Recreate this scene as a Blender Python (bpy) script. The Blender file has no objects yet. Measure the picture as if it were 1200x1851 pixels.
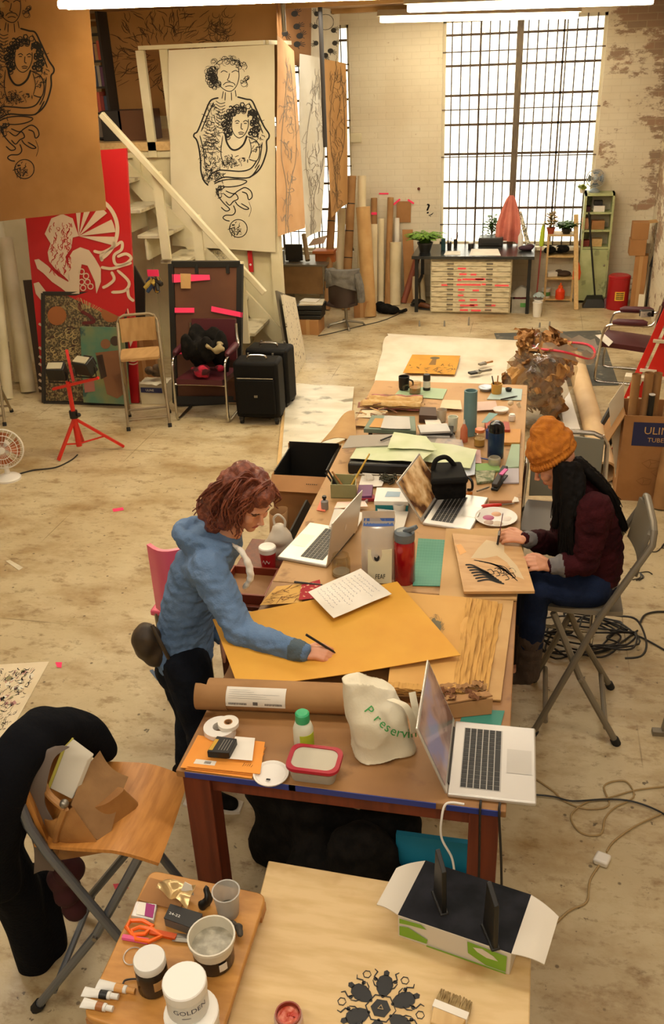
EXPO=0.032
import bpy,bmesh,math,random
import numpy as np
from mathutils import Vector as V,Matrix,noise as mnoise
R=math.radians
rnd=random.Random(7)
SC=bpy.context.scene
COL=SC.collection
F,H=1622.0,2.85
_pi,_ya,_ro=R(26.8),R(12.97),R(-2.394)
FW=V((-math.sin(_ya)*math.cos(_pi),math.cos(_ya)*math.cos(_pi),-math.sin(_pi)))
_rt=V((math.cos(_ya),math.sin(_ya),0));_up=_rt.cross(FW)
RT=_rt*math.cos(_ro)+_up*math.sin(_ro);UP=-_rt*math.sin(_ro)+_up*math.cos(_ro)
EYE=V((0,0,H))
cam=bpy.data.objects.new('camera',bpy.data.cameras.new('camera'));COL.objects.link(cam)
cam.data.sensor_fit='VERTICAL';cam.data.sensor_height=24;cam.data.lens=F*24/1851
cam.data.clip_start=.05;cam.data.clip_end=100
m=Matrix((RT,UP,-FW)).transposed().to_4x4();m.translation=EYE
cam.matrix_world=m
SC.camera=cam
def _ray(x,y):return FW*F+RT*(x-600)-UP*(y-925.5)
def Z(x,y,z=0.0):
 d=_ray(x,y);return EYE+d*((z-H)/d.z)
def Yp(x,y,Y):
 d=_ray(x,y);return EYE+d*(Y/d.y)
def Xp(x,y,X):
 d=_ray(x,y);return EYE+d*(X/d.x)
TT=.9
def T(x,y,h=0.0):return Z(x,y,TT+h)
def lin(h):
 if isinstance(h,str):
  h=h.lstrip('#');c=[int(h[i:i+2],16)/255 for i in(0,2,4)]
 else:c=h
 return tuple(x/12.92 if x<=.04045 else((x+.055)/1.055)**2.4 for x in c)+(1,)
MATS={}
def mat(name,col,rough=.6,metal=0,c2=None,ns=8,nd=3,lo=.4,hi=.65,bump=0,bs=60,emit=0,trans=0,alpha=1,coat=0,stretch=None,sss=0,c3=None,n3=25,l3=.6,h3=.64):
 if name in MATS:return MATS[name]
 M=bpy.data.materials.new(name);M.use_nodes=True
 nt=M.node_tree;b=nt.nodes['Principled BSDF'];N=nt.nodes.new;L=nt.links.new
 b.inputs['Base Color'].default_value=lin(col);b.inputs['Roughness'].default_value=rough;b.inputs['Metallic'].default_value=metal
 if coat:b.inputs['Coat Weight'].default_value=coat
 if trans:b.inputs['Transmission Weight'].default_value=trans;b.inputs['IOR'].default_value=1.25
 if alpha<1:b.inputs['Alpha'].default_value=alpha
 if sss:b.inputs['Subsurface Weight'].default_value=sss;b.inputs['Subsurface Radius'].default_value=(.012,.006,.003)
 if emit:b.inputs['Emission Color'].default_value=lin(col);b.inputs['Emission Strength'].default_value=emit
 tc=None
 def vec(st):
  nonlocal tc
  if tc is None:tc=N('ShaderNodeNewGeometry')
  if st is None:return tc.outputs['Position']
  mp=N('ShaderNodeMapping');mp.inputs['Scale'].default_value=st;L(tc.outputs['Position'],mp.inputs['Vector']);return mp.outputs[0]
 if c2:
  n=N('ShaderNodeTexNoise');n.inputs['Scale'].default_value=ns;n.inputs['Detail'].default_value=nd
  L(vec(stretch),n.inputs['Vector'])
  r=N('ShaderNodeValToRGB');r.color_ramp.elements[0].position=lo;r.color_ramp.elements[1].position=hi
  r.color_ramp.elements[0].color=lin(col);r.color_ramp.elements[1].color=lin(c2)
  L(n.outputs['Fac'],r.inputs[0]);out=r.outputs[0]
  if c3:
   n2=N('ShaderNodeTexNoise');n2.inputs['Scale'].default_value=n3;n2.inputs['Detail'].default_value=4;L(vec(None),n2.inputs['Vector'])
   r2=N('ShaderNodeValToRGB');r2.color_ramp.elements[0].position=l3;r2.color_ramp.elements[1].position=h3
   r2.color_ramp.elements[0].color=(0,0,0,1);r2.color_ramp.elements[1].color=(1,1,1,1);L(n2.outputs['Fac'],r2.inputs[0])
   mx=N('ShaderNodeMixRGB');L(r2.outputs[0],mx.inputs[0]);L(out,mx.inputs[1]);mx.inputs[2].default_value=lin(c3);out=mx.outputs[0]
  L(out,b.inputs['Base Color'])
 if bump:
  n=N('ShaderNodeTexNoise');n.inputs['Scale'].default_value=bs;n.inputs['Detail'].default_value=4;L(vec(stretch),n.inputs['Vector'])
  bp=N('ShaderNodeBump');bp.inputs['Strength'].default_value=bump;bp.inputs['Distance'].default_value=.01
  L(n.outputs['Fac'],bp.inputs['Height']);L(bp.outputs[0],b.inputs['Normal'])
 MATS[name]=M;return M
def K(name):return MATS[name]
def glass_mat(name,tint,gl=.08,opac=0.0,rough=.05,milky=None):
 """thin clear sheet: mostly see-through, a little gloss, optional milky diffuse share"""
 M=bpy.data.materials.new(name);M.use_nodes=True;nt=M.node_tree;nt.nodes.clear();N=nt.nodes.new;L=nt.links.new
 o=N('ShaderNodeOutputMaterial');t=N('ShaderNodeBsdfTransparent');t.inputs[0].default_value=lin(tint)
 g=N('ShaderNodeBsdfGlossy');g.inputs['Roughness'].default_value=rough
 mx=N('ShaderNodeMixShader');mx.inputs[0].default_value=gl;L(t.outputs[0],mx.inputs[1]);L(g.outputs[0],mx.inputs[2]);out=mx
 if opac:
  d=N('ShaderNodeBsdfDiffuse');d.inputs[0].default_value=lin(milky or tint)
  m2=N('ShaderNodeMixShader');m2.inputs[0].default_value=opac;L(mx.outputs[0],m2.inputs[1]);L(d.outputs[0],m2.inputs[2]);out=m2
 L(out.outputs[0],o.inputs[0]);MATS[name]=M;return M
_txt={}
def text_tris(s):
 if s in _txt:return _txt[s]
 c=bpy.data.curves.new('t','FONT');c.body=s;c.size=1;c.resolution_u=2
 o=bpy.data.objects.new('t',c);COL.objects.link(o)
 me=bpy.data.meshes.new_from_object(o.evaluated_get(bpy.context.evaluated_depsgraph_get()))
 vs=[(v.co.x,v.co.y)for v in me.vertices];fs=[list(p.vertices)for p in me.polygons]
 bpy.data.objects.remove(o);bpy.data.curves.remove(c);bpy.data.meshes.remove(me)
 _txt[s]=(vs,fs);return _txt[s]
def frame(o,x,y=None,z=None):
 """matrix with origin o, x axis along x, z axis close to z"""
 x=V(x).normalized()
 if y is None:
  z=V(z if z else(0,0,1));y=z.cross(x).normalized();z=x.cross(y)
 else:
  y=V(y);y=(y-x*y.dot(x)).normalized();z=x.cross(y)
 M=Matrix((x,y,z)).transposed().to_4x4();M.translation=V(o);return M
def rz(o,a):return Matrix.Translation(V(o))@Matrix.Rotation(a,4,'Z')
class MB:
 def __init__(s):s.v=[];s.f=[];s.m=[];s.T=None
 def add(s,vs,fs,m=0):
  b=len(s.v)
  for p in vs:
   p=V(p)if len(p)==3 else V((p[0],p[1],0));s.v.append(s.T@p if s.T else p)
  for f in fs:s.f.append([b+i for i in f]);s.m.append(m)
  return s
 def box(s,c,d,m=0,a=0):
  x,y,z=[k/2 for k in d];ca,sa=math.cos(a),math.sin(a);vs=[]
  for sz in(-z,z):
   for sx,sy in((-x,-y),(x,-y),(x,y),(-x,y)):vs.append((c[0]+sx*ca-sy*sa,c[1]+sx*sa+sy*ca,c[2]+sz))
  return s.add(vs,[(3,2,1,0),(4,5,6,7),(0,1,5,4),(1,2,6,5),(2,3,7,6),(3,0,4,7)],m)
 def bar(s,p,q,w,h,m=0,up=(0,0,1)):
  p,q=V(p),V(q);d=(q-p).normalized();u=V(up)
  if abs(d.dot(u))>.98:u=V((0,1,0))
  sd=d.cross(u).normalized()*w/2;n=sd.cross(d).normalized()*h/2;vs=[]
  for e in(p,q):vs+=[e-sd-n,e+sd-n,e+sd+n,e-sd+n]
  return s.add(vs,[(3,2,1,0),(4,5,6,7),(0,1,5,4),(1,2,6,5),(2,3,7,6),(3,0,4,7)],m)
 def hexa(s,b,t,m=0):
  return s.add(list(b)+list(t),[(3,2,1,0),(4,5,6,7),(0,1,5,4),(1,2,6,5),(2,3,7,6),(3,0,4,7)],m)
 def tube(s,pts,r,n=8,m=0,caps=True,closed=False):
  pts=[V(p)for p in pts];k=len(pts);rs=r if isinstance(r,(list,tuple))else[r]*k
  vs=[];t0=None;nr=None
  for i in range(k):
   a=pts[(i-1)%k]if(closed or i)else pts[0];b=pts[(i+1)%k]if(closed or i<k-1)else pts[-1]
   t=(b-a).normalized()if(b-a).length>1e-9 else(t0 or V((0,0,1)))
   if nr is None:
    nr=t.orthogonal().normalized()
   else:nr=(nr-t*nr.dot(t));nr=nr.normalized()if nr.length>1e-6 else t.orthogonal().normalized()
   bi=t.cross(nr);t0=t
   for j in range(n):
    a=2*math.pi*j/n;vs.append(pts[i]+(nr*math.cos(a)+bi*math.sin(a))*rs[i])
  fs=[]
  for i in range(k if closed else k-1):
   for j in range(n):
    i2=(i+1)%k;fs.append((i*n+j,i*n+(j+1)%n,i2*n+(j+1)%n,i2*n+j))
  if caps and not closed:fs.append(tuple(range(n-1,-1,-1)));fs.append(tuple((k-1)*n+j for j in range(n)))
  return s.add(vs,fs,m)
 def cyl(s,p,q,r,r2=None,n=16,m=0):return s.tube([p,q],[r,r if r2 is None else r2],n,m)
 def lathe(s,prof,c=(0,0,0),n=24,m=0,sx=1,sy=1,ms=None):
  c=V(c);vs=[];k=len(prof)
  for r,z in prof:
   for j in range(n):
    a=2*math.pi*j/n;vs.append((c.x+r*sx*math.cos(a),c.y+r*sy*math.sin(a),c.z+z))
  for i in range(k-1):
   pass
  b=len(s.v);s.add(vs,[],m)
  for i in range(k-1):
   for j in range(n):
    s.f.append([b+i*n+j,b+i*n+(j+1)%n,b+(i+1)*n+(j+1)%n,b+(i+1)*n+j]);s.m.append(ms[i]if ms else m)
  if prof[0][0]>1e-5:s.f.append([b+j for j in range(n-1,-1,-1)]);s.m.append(ms[0]if ms else m)
  if prof[-1][0]>1e-5:s.f.append([b+(k-1)*n+j for j in range(n)]);s.m.append(ms[-1]if ms else m)
  return s
 def ell(s,c,r,nu=16,nv=10,m=0,rot=None):
  c=V(c);r=(r,r,r)if isinstance(r,(int,float))else r;vs=[];
  for i in range(nv+1):
   t=math.pi*i/nv
   for j in range(nu):
    a=2*math.pi*j/nu;p=V((r[0]*math.sin(t)*math.cos(a),r[1]*math.sin(t)*math.sin(a),r[2]*math.cos(t)))
    if rot:p=rot@p
    vs.append(c+p)
  fs=[(i*nu+j,(i+1)*nu+j,(i+1)*nu+(j+1)%nu,i*nu+(j+1)%nu)for i in range(nv)for j in range(nu)]
  return s.add(vs,fs,m)
 def grid(s,fn,nu,nv,th=.002,m=0,mfn=None):
  """sheet with real thickness from fn(u,v); mfn picks a material per cell of the upper face"""
  P=[[V(fn(i/nu,j/nv))for i in range(nu+1)]for j in range(nv+1)];top=[];bot=[]
  for j in range(nv+1):
   for i in range(nu+1):
    du=P[j][min(i+1,nu)]-P[j][max(i-1,0)];dv=P[min(j+1,nv)][i]-P[max(j-1,0)][i]
    n=du.cross(dv);n=n.normalized()if n.length>1e-12 else V((0,0,1))
    top.append(P[j][i]+n*th/2);bot.append(P[j][i]-n*th/2)
  w=nu+1;K_=len(top);fs=[];b=len(s.v);s.add(top+bot,[],m)
  for j in range(nv):
   for i in range(nu):
    a=j*w+i;mm=mfn((i+.5)/nu,(j+.5)/nv)if mfn else m
    s.f.append([b+a,b+a+1,b+a+w+1,b+a+w]);s.m.append(mm)
    s.f.append([b+K_+a,b+K_+a+w,b+K_+a+w+1,b+K_+a+1]);s.m.append(m)
  rim=[i for i in range(nu)]+[j*w+nu for j in range(nv)]+[nv*w+i for i in range(nu,0,-1)]+[j*w for j in range(nv,0,-1)]
  for q in range(len(rim)):
   a,c=rim[q],rim[(q+1)%len(rim)]
   s.f.append([b+c,b+a,b+K_+a,b+K_+c]);s.m.append(m)
  return s
 def flat(s,pts,mp,m=0):
  """filled outline (2-D points) laid on a surface by mp(u,v)"""
  from mathutils.geometry import tessellate_polygon
  tr=tessellate_polygon([[V((p[0],p[1],0))for p in pts]])
  return s.add([mp(*p)for p in pts],[tuple(t)for t in tr],m)
 def stroke(s,pts,w,mp,m=0):
  """brush line: a ribbon lying on the surface"""
  k=len(pts);vs=[]
  for i in range(k):
   a,b=pts[max(i-1,0)],pts[min(i+1,k-1)];dx,dy=b[0]-a[0],b[1]-a[1];l=math.hypot(dx,dy)or 1
   ww=w/2*(1 if 0<i<k-1 else .5);nx,ny=-dy/l*ww,dx/l*ww
   vs+=[mp(pts[i][0]+nx,pts[i][1]+ny),mp(pts[i][0]-nx,pts[i][1]-ny)]
  return s.add(vs,[(2*i,2*i+1,2*i+3,2*i+2)for i in range(k-1)],m)
 def text(s,t,x,y,size,mp,m=0,sx=1,rot=0):
  vs,fs=text_tris(t);c,d=math.cos(rot),math.sin(rot)
  return s.add([mp(x+size*(p[0]*sx*c-p[1]*d),y+size*(p[0]*sx*d+p[1]*c))for p in vs],fs,m)
 def prism(s,pts,mp,h,m=0):
  """outline extruded: mp(u,v,w) with w from 0 to h"""
  from mathutils.geometry import tessellate_polygon
  tr=tessellate_polygon([[V((p[0],p[1],0))for p in pts]]);k=len(pts)
  vs=[mp(p[0],p[1],0)for p in pts]+[mp(p[0],p[1],h)for p in pts]
  fs=[tuple(t)for t in tr]+[tuple(k+i for i in t)for t in tr]+[(i,(i+1)%k,k+(i+1)%k,k+i)for i in range(k)]
  return s.add(vs,fs,m)
def put(name,mb,mats,parent=None,origin=None,smooth=35,bev=0,world=True,fixn=True):
 me=bpy.data.meshes.new(name)
 mats=mats if isinstance(mats,(list,tuple))else[mats]
 vs=mb.v
 if parent is not None:off=(parent.get('_M')or None)
 if parent is not None and world:
  Mi=WM[parent.name].inverted();vs=[Mi@p for p in vs]
 o=bpy.data.objects.new(name,me)
 if parent is None:
  if origin is None:
   xs=[p.x for p in vs];ys=[p.y for p in vs];zs=[p.z for p in vs]
   origin=V(((min(xs)+max(xs))/2,(min(ys)+max(ys))/2,min(zs)))
  origin=V(origin);vs=[p-origin for p in vs];o.location=origin;WM[o.name]=Matrix.Translation(origin)
 me.from_pydata([tuple(p)for p in vs],[],mb.f)
 for q in mats:me.materials.append(MATS[q]if isinstance(q,str)else q)
 me.polygons.foreach_set('material_index',mb.m)
 if fixn:
  bm=bmesh.new();bm.from_mesh(me);bmesh.ops.recalc_face_normals(bm,faces=bm.faces);bm.to_mesh(me);bm.free()
 if smooth:
  me.polygons.foreach_set('use_smooth',[True]*len(me.polygons));me.set_sharp_from_angle(angle=R(smooth))
 me.update();COL.objects.link(o)
 if parent is not None:
  o.parent=parent;WM[o.name]=WM[parent.name].copy()
 if bev:
  b=o.modifiers.new('bevel','BEVEL');b.width=bev;b.segments=2;b.limit_method='ANGLE';b.angle_limit=R(40)
 return o
WM={}
def thing(name,label,cat,loc=(0,0,0),group=None,a=0):
 o=bpy.data.objects.new(name,None);COL.objects.link(o);o.empty_display_size=.05
 o.location=V(loc);o.rotation_euler=(0,0,a);WM[o.name]=rz(loc,a)
 return tag(o,label,cat,group)
def tag(o,label,cat,group=None,kind=None):
 if label:o['label']=label
 if cat:o['category']=cat
 if group:o['group']=group
 if kind:o['kind']=kind
 return o
def solo(name,mb,mats,label,cat,group=None,**k):return tag(put(name,mb,mats,**k),label,cat,group)
def struct(name,mb,mats,parent=None,**k):
 o=put(name,mb,mats,parent,**k)
 if parent is None:o['kind']='structure'
 return o
def dup(o,loc,a=None,label=None,group=None):
 def cp(x,par):
  c=x.copy();COL.objects.link(c)
  if par is not None:c.parent=par
  for ch in x.children:cp(ch,c)
  return c
 r=cp(o,None);r.location=V(loc)
 if a is not None:r.rotation_euler=(0,0,a)
 if label:r['label']=label
 if group:r['group']=group
 return r
def lerp(a,b,t):return a+(b-a)*t
def quad(p,lift=0.0,wave=0.0,seed=0,nscale=5,curl=0):
 """bilinear map of four corner points (u along p0->p1, v along p0->p3)"""
 p=[V(q)for q in p];n=(p[1]-p[0]).cross(p[3]-p[0]).normalized()
 if n.z<0 and abs(n.z)>.2:n=-n
 def mp(u,v,h=0.0):
  b=lerp(lerp(p[0],p[1],u),lerp(p[3],p[2],u),v)
  if wave:h+=wave*(mnoise.noise(V((b.x*nscale+seed,b.y*nscale,b.z*nscale)))+.6)
  if curl:h+=curl*(abs(u-.5)*2)**3
  return b+n*(h+lift)
 return mp
def paper(name,pix,h,matn,label,cat,th=.0012,n=8,wave=0,group=None,art=None,mats=None,parent=None,base=None,seed=0,curl=0,nscale=5):
 """sheet lying on the table (or on height base) by its four corners"""
 b=TT if base is None else base
 mp=quad([Z(x,y,b+h)for x,y in pix],th/2,wave,seed,nscale,curl)
 mb=MB();mb.grid(lambda u,v:mp(u,v),n,n,th)
 if art:art(mb,lambda u,v:mp(u,v,th/2+.0006))
 ms=[matn]+list(mats or[])
 if parent:return put(name,mb,ms,parent)
 return solo(name,mb,ms,label,cat,group)
def slab(mb,pix,z0,z1,m=0):
 """box whose upper face has the four pixel corners at height z1, straight sides down to z0"""
 t=[Z(x,y,z1)for x,y in pix];b=[V((q.x,q.y,z0))for q in t];mb.hexa(b,t,m);return mb
def arc(c,r,a0,a1,n,sy=1):return[(c[0]+r*math.cos(lerp(a0,a1,i/n)),c[1]+sy*r*math.sin(lerp(a0,a1,i/n)))for i in range(n+1)]
def spl(pts,n=6):
 """smooth curve through points (Catmull-Rom), any dimension"""
 out=[];k=len(pts)
 for i in range(k-1):
  p0,p1,p2,p3=pts[max(i-1,0)],pts[i],pts[i+1],pts[min(i+2,k-1)]
  for j in range(n):
   t=j/n;out.append(tuple(.5*(2*b+(c-a)*t+(2*a-5*b+4*c-d)*t*t+(3*b-a-3*c+d)*t**3)for a,b,c,d in zip(p0,p1,p2,p3)))
 out.append(tuple(pts[-1]));return out
def remesh(name,mb,voxel,it=3,fac=.6):
 """fuse overlapping closed shapes into one continuous surface"""
 me=bpy.data.meshes.new('tmp');me.from_pydata([tuple(p)for p in mb.v],[],mb.f)
 bm=bmesh.new();bm.from_mesh(me);bmesh.ops.remove_doubles(bm,verts=bm.verts,dist=1e-5);bmesh.ops.recalc_face_normals(bm,faces=bm.faces);bm.to_mesh(me);bm.free()
 o=bpy.data.objects.new('tmp',me);COL.objects.link(o)
 r=o.modifiers.new('r','REMESH');r.mode='VOXEL';r.voxel_size=voxel
 if it:q=o.modifiers.new('s','SMOOTH');q.iterations=it;q.factor=fac
 out=bpy.data.meshes.new_from_object(o.evaluated_get(bpy.context.evaluated_depsgraph_get()));out.name=name
 bpy.data.objects.remove(o);bpy.data.meshes.remove(me)
 return out
def putmesh(name,me,mats,parent,disp=None,matfn=None):
 """link a world-space mesh under parent; disp(p,n)->offset along the normal, matfn(p)->material index"""
 n=len(me.vertices);co=np.empty(n*3);me.vertices.foreach_get('co',co);co=co.reshape(-1,3)
 if disp:
  no=np.empty(n*3);me.vertices.foreach_get('normal',no);no=no.reshape(-1,3)
  d=np.array([disp(V(co[i]),V(no[i]))for i in range(n)]);co=co+no*d[:,None]
 if matfn is not None:
  k=len(me.polygons);ce=np.empty(k*3);me.polygons.foreach_get('center',ce);ce=ce.reshape(-1,3)
  me.materials.clear()
  for q in mats:me.materials.append(MATS[q]if isinstance(q,str)else q)
  me.polygons.foreach_set('material_index',matfn(ce).astype(np.int32))
 else:
  me.materials.clear()
  for q in mats:me.materials.append(MATS[q]if isinstance(q,str)else q)
 if parent is not None:Mi=np.array(WM[parent.name].inverted());co=co@Mi[:3,:3].T+Mi[:3,3]
 me.vertices.foreach_set('co',co.reshape(-1));me.polygons.foreach_set('use_smooth',[True]*len(me.polygons));me.update()
 o=bpy.data.objects.new(name,me);COL.objects.link(o);o.parent=parent
 if parent is not None:WM[o.name]=WM[parent.name]
 return o
def nz(p,s=1.0,o=0.0):return mnoise.noise(V((p[0]*s+o,p[1]*s+o*.7,p[2]*s-o)))
mat('white_paint','#d8cfb6',.6,c2='#c5b898',ns=3)
mat('cream_paint','#d9cfae',.6,c2='#cbbf98',ns=2.5)
mat('kraft','#a3794a',.8,c2='#966d40',ns=6,bump=.1,bs=12)
mat('kraft_light','#c09a64',.8,c2='#b28a55',ns=6,bump=.1,bs=14)
mat('cardboard','#a97a4a',.85,c2='#9b6d3f',ns=5)
mat('cardboard_inner','#8a6238',.9)
mat('cardboard_edge','#c79e68',.9)
mat('paper','#e6dfd0',.8,c2='#dbd3c2',ns=6)
mat('paper_warm','#dfcfae',.8,c2='#d3c19c',ns=5)
mat('black','#14130f',.5)
mat('black_cloth','#12110f',.95,c2='#1e1b18',ns=20,bump=.4,bs=60)
mat('black_gloss','#0d0d0e',.2)
mat('dark','#2a2622',.6)
mat('ink','#17120d',.8)
mat('chrome','#c9c4b8',.22,1)
mat('steel','#8d877a',.4,.8)
mat('alu','#cfcbc2',.35,.55)
mat('grey_paint','#7d7463',.5,.3)
mat('rubber','#15130f',.8)
mat('maroon','#4a141d',.5)
mat('red','#b3171c',.5)
mat('red_paint','#cf2a1c',.4)
mat('pink_tape','#ff3a6e',.6)
mat('green_cap','#2fa56a',.4)
mat('wood','#b98147',.5,c2='#a66f38',ns=3,stretch=(1,12,12),nd=5)
mat('wood_red','#6e3018',.5,c2='#5a2411',ns=3,stretch=(14,14,1),nd=5)
mat('wood_pale','#d0ae76',.6,c2='#c39f66',ns=3,stretch=(12,2,12),nd=4)
mat('ply','#d8ba85',.55,c2='#ccac74',ns=2.5,stretch=(3,14,3),nd=5,c3='#b08850',n3=4,l3=.6,h3=.75)
mat('white_plastic','#e4dfd4',.35)
mat('grey_plastic','#8c8880',.4)
glass_mat('clear','#f4f2ea',.1)
glass_mat('clear_milky','#f2eee4',.1,.35,.15,'#d8d2c4')
glass_mat('bag_film','#f6f0e8',.14,.45,.12,'#ddd3c2')
def nodes(name):
 M=bpy.data.materials.new(name);M.use_nodes=True;MATS[name]=M
 nt=M.node_tree;return M,nt,nt.nodes['Principled BSDF'],nt.nodes.new,nt.links.new
def mth(N,L,op,a,b=None,c=None):
 n=N('ShaderNodeMath');n.operation=op
 for i,q in enumerate((a,b,c)):
  if q is None:continue
  if isinstance(q,(int,float)):n.inputs[i].default_value=q
  else:L(q,n.inputs[i])
 return n.outputs[0]
def ramp(N,L,src,stops):
 r=N('ShaderNodeValToRGB');e=r.color_ramp.elements
 while len(e)<len(stops):e.new(.5)
 for q,(p,c)in zip(e,stops):q.position=p;q.color=lin(c)if isinstance(c,str)else(c,c,c,1)
 L(src,r.inputs[0]);return r.outputs[0]
def nzt(N,L,vec,sc,det=4,rough=.5):
 n=N('ShaderNodeTexNoise');n.inputs['Scale'].default_value=sc;n.inputs['Detail'].default_value=det;n.inputs['Roughness'].default_value=rough;L(vec,n.inputs['Vector']);return n.outputs['Fac']
def mixc(N,L,f,a,b,mode='MIX'):
 m=N('ShaderNodeMixRGB');m.blend_type=mode
 for i,q in enumerate((f,a,b)):
  if isinstance(q,str):m.inputs[i].default_value=lin(q)
  elif isinstance(q,(int,float)):m.inputs[i].default_value=q
  else:L(q,m.inputs[i])
 return m.outputs[0]
M,nt,b,N,L=nodes('floor_paint')
g=N('ShaderNodeNewGeometry').outputs['Position'];sx=N('ShaderNodeSeparateXYZ');L(g,sx.inputs[0])
col=ramp(N,L,nzt(N,L,g,.9,6,.6),[(.3,'#ae9b76'),(.5,'#bfae89'),(.7,'#d0c29f')])
mp=N('ShaderNodeMapping');mp.inputs['Scale'].default_value=(1.0,1.7,1);L(g,mp.inputs[0])
col=mixc(N,L,ramp(N,L,nzt(N,L,mp.outputs[0],1.7,8,.68),[(.47,0.0),(.70,.9)]),col,'#927446')
col=mixc(N,L,ramp(N,L,nzt(N,L,mp.outputs[0],5.5,8,.7),[(.54,0.0),(.66,.7)]),col,'#80623a')
col=mixc(N,L,ramp(N,L,nzt(N,L,mp.outputs[0],13,10,.75),[(.56,0.0),(.68,.7)]),col,'#6d5230')
col=mixc(N,L,ramp(N,L,nzt(N,L,g,17,5,.6),[(.665,0.0),(.70,.85)]),col,'#4a3a26')
v=N('ShaderNodeTexVoronoi');v.inputs['Scale'].default_value=9;L(g,v.inputs['Vector'])
col=mixc(N,L,ramp(N,L,v.outputs['Distance'],[(.05,.8),(.085,0.0)]),col,'#54442d')
sm=Z(1139,1222).x
for out,o0,sp in((sx.outputs[0],sm,1.25),(sx.outputs[1],Z(1130,1222).y,2.5)):
 fr=mth(N,L,'FRACT',mth(N,L,'ADD',mth(N,L,'DIVIDE',mth(N,L,'SUBTRACT',out,o0),sp),100.5))
 ln=mth(N,L,'LESS_THAN',mth(N,L,'ABSOLUTE',mth(N,L,'SUBTRACT',fr,.5)),.0022)
 ln=mth(N,L,'MULTIPLY',ln,ramp(N,L,nzt(N,L,g,1.3,3),[(.5,0.0),(.6,.8)]))
 col=mixc(N,L,ln,col,'#6b5838')
L(col,b.inputs['Base Color'])
rr=ramp(N,L,nzt(N,L,mp.outputs[0],2.5,6),[(.35,.28),(.7,.6)]);L(rr,b.inputs['Roughness'])
bp=N('ShaderNodeBump');bp.inputs['Strength'].default_value=.25;bp.inputs['Distance'].default_value=.01;L(nzt(N,L,g,30,5),bp.inputs['Height']);L(bp.outputs[0],b.inputs['Normal'])
def brick_mat(name,flake):
 M,nt,b,N,L=nodes(name)
 g=N('ShaderNodeNewGeometry').outputs['Position'];s=N('ShaderNodeSeparateXYZ');L(g,s.inputs[0])
 c=N('ShaderNodeCombineXYZ');L(mth(N,L,'ADD',s.outputs[0],s.outputs[1]),c.inputs[0]);L(s.outputs[2],c.inputs[1])
 br=N('ShaderNodeTexBrick');L(c.outputs[0],br.inputs['Vector']);br.inputs['Scale'].default_value=1
 br.inputs['Brick Width'].default_value=.21;br.inputs['Row Height'].default_value=.072;br.inputs['Mortar Size'].default_value=.006;br.inputs['Mortar Smooth'].default_value=.3
 br.inputs['Color1'].default_value=lin('#8f6246');br.inputs['Color2'].default_value=lin('#7a5a42');br.inputs['Mortar'].default_value=lin('#9c8566')
 paint=ramp(N,L,nzt(N,L,g,1.6,5),[(.35,'#d6cab0'),(.65,'#e2d9c2')])
 paint=mixc(N,L,ramp(N,L,nzt(N,L,g,14,5,.7),[(.66,0.0),(.71,.6)]),paint,'#a98f68')
 paint=mixc(N,L,mth(N,L,'MULTIPLY',br.outputs['Fac'],.12),paint,'#a89878')
 if flake:
  mp=N('ShaderNodeMapping');mp.inputs['Scale'].default_value=(1,1,2.0);L(g,mp.inputs[0])
  f=mth(N,L,'ADD',nzt(N,L,mp.outputs[0],2.3,12,.74),mth(N,L,'MULTIPLY',mth(N,L,'SUBTRACT',s.outputs[0],.95),.16))
  f=mth(N,L,'ADD',f,mth(N,L,'MULTIPLY',mth(N,L,'SUBTRACT',s.outputs[2],1.8),.045))
  f=mth(N,L,'MULTIPLY',f,mth(N,L,'GREATER_THAN',s.outputs[0],.70))
  mask=ramp(N,L,f,[(.535,0.0),(.575,.78)])
  paint=mixc(N,L,mask,paint,br.outputs['Color'])
 L(paint,b.inputs['Base Color']);b.inputs['Roughness'].default_value=.75
 bp=N('ShaderNodeBump');bp.inputs['Strength'].default_value=.35;bp.inputs['Distance'].default_value=.01
 h=mth(N,L,'SUBTRACT',mth(N,L,'MULTIPLY',nzt(N,L,g,25,4),.4),br.outputs['Fac']);L(h,bp.inputs['Height']);L(bp.outputs[0],b.inputs['Normal'])
brick_mat('painted_brick',False);brick_mat('flaking_brick',True)
mat('ceiling_wood','#b08a58',.8,c2='#96713f',ns=3,stretch=(1,8,1),nd=5)
WB=11.82;XR=1.40;XL=-6.0;CEIL=3.34
mb=MB();mb.box(((XL+XR)/2,4.4,-.05),(XR-XL+.4,15.2,.1));struct('floor',mb,'floor_paint',smooth=0)
mb=MB();mb.box(((XL+XR)/2,4.4,CEIL+.05),(XR-XL+.4,15.2,.1))
for y in(2.4,4.8,7.2,9.6,11.2):mb.box(((XL+XR)/2,y,CEIL-.02),(XR-XL,.08,.06))
struct('ceiling',mb,'ceiling_wood',smooth=0)
wa,wb=Yp(800,60,WB).x,Yp(1092,120,WB).x;wz=.66;wt=3.2
la,lb=-4.2,Yp(631,120,WB).x;lz=Yp(560,455,WB).z
def wallpiece(mb,x0,x1,z0,z1):mb.box(((x0+x1)/2,WB+.15,(z0+z1)/2),(x1-x0,.3,z1-z0))
mb=MB()
for x0,x1,z0,z1 in((XL,la,0,CEIL),(la,lb,0,lz),(la,lb,wt,CEIL),(lb,wa,0,CEIL),(wa,wb,0,wz),(wa,wb,wt,CEIL),(wb,XR+.2,0,CEIL)):wallpiece(mb,x0,x1,z0,z1)
wall=struct('wall_back',mb,'flaking_brick',smooth=0)
mb=MB();mb.box((XR+.1,4.4,CEIL/2),(.2,15.2,CEIL));struct('wall_right',mb,'flaking_brick',smooth=0)
mb=MB();mb.box((XL-.1,4.4,CEIL/2),(.2,15.2,CEIL));struct('wall_left',mb,'white_paint',smooth=0)
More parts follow.
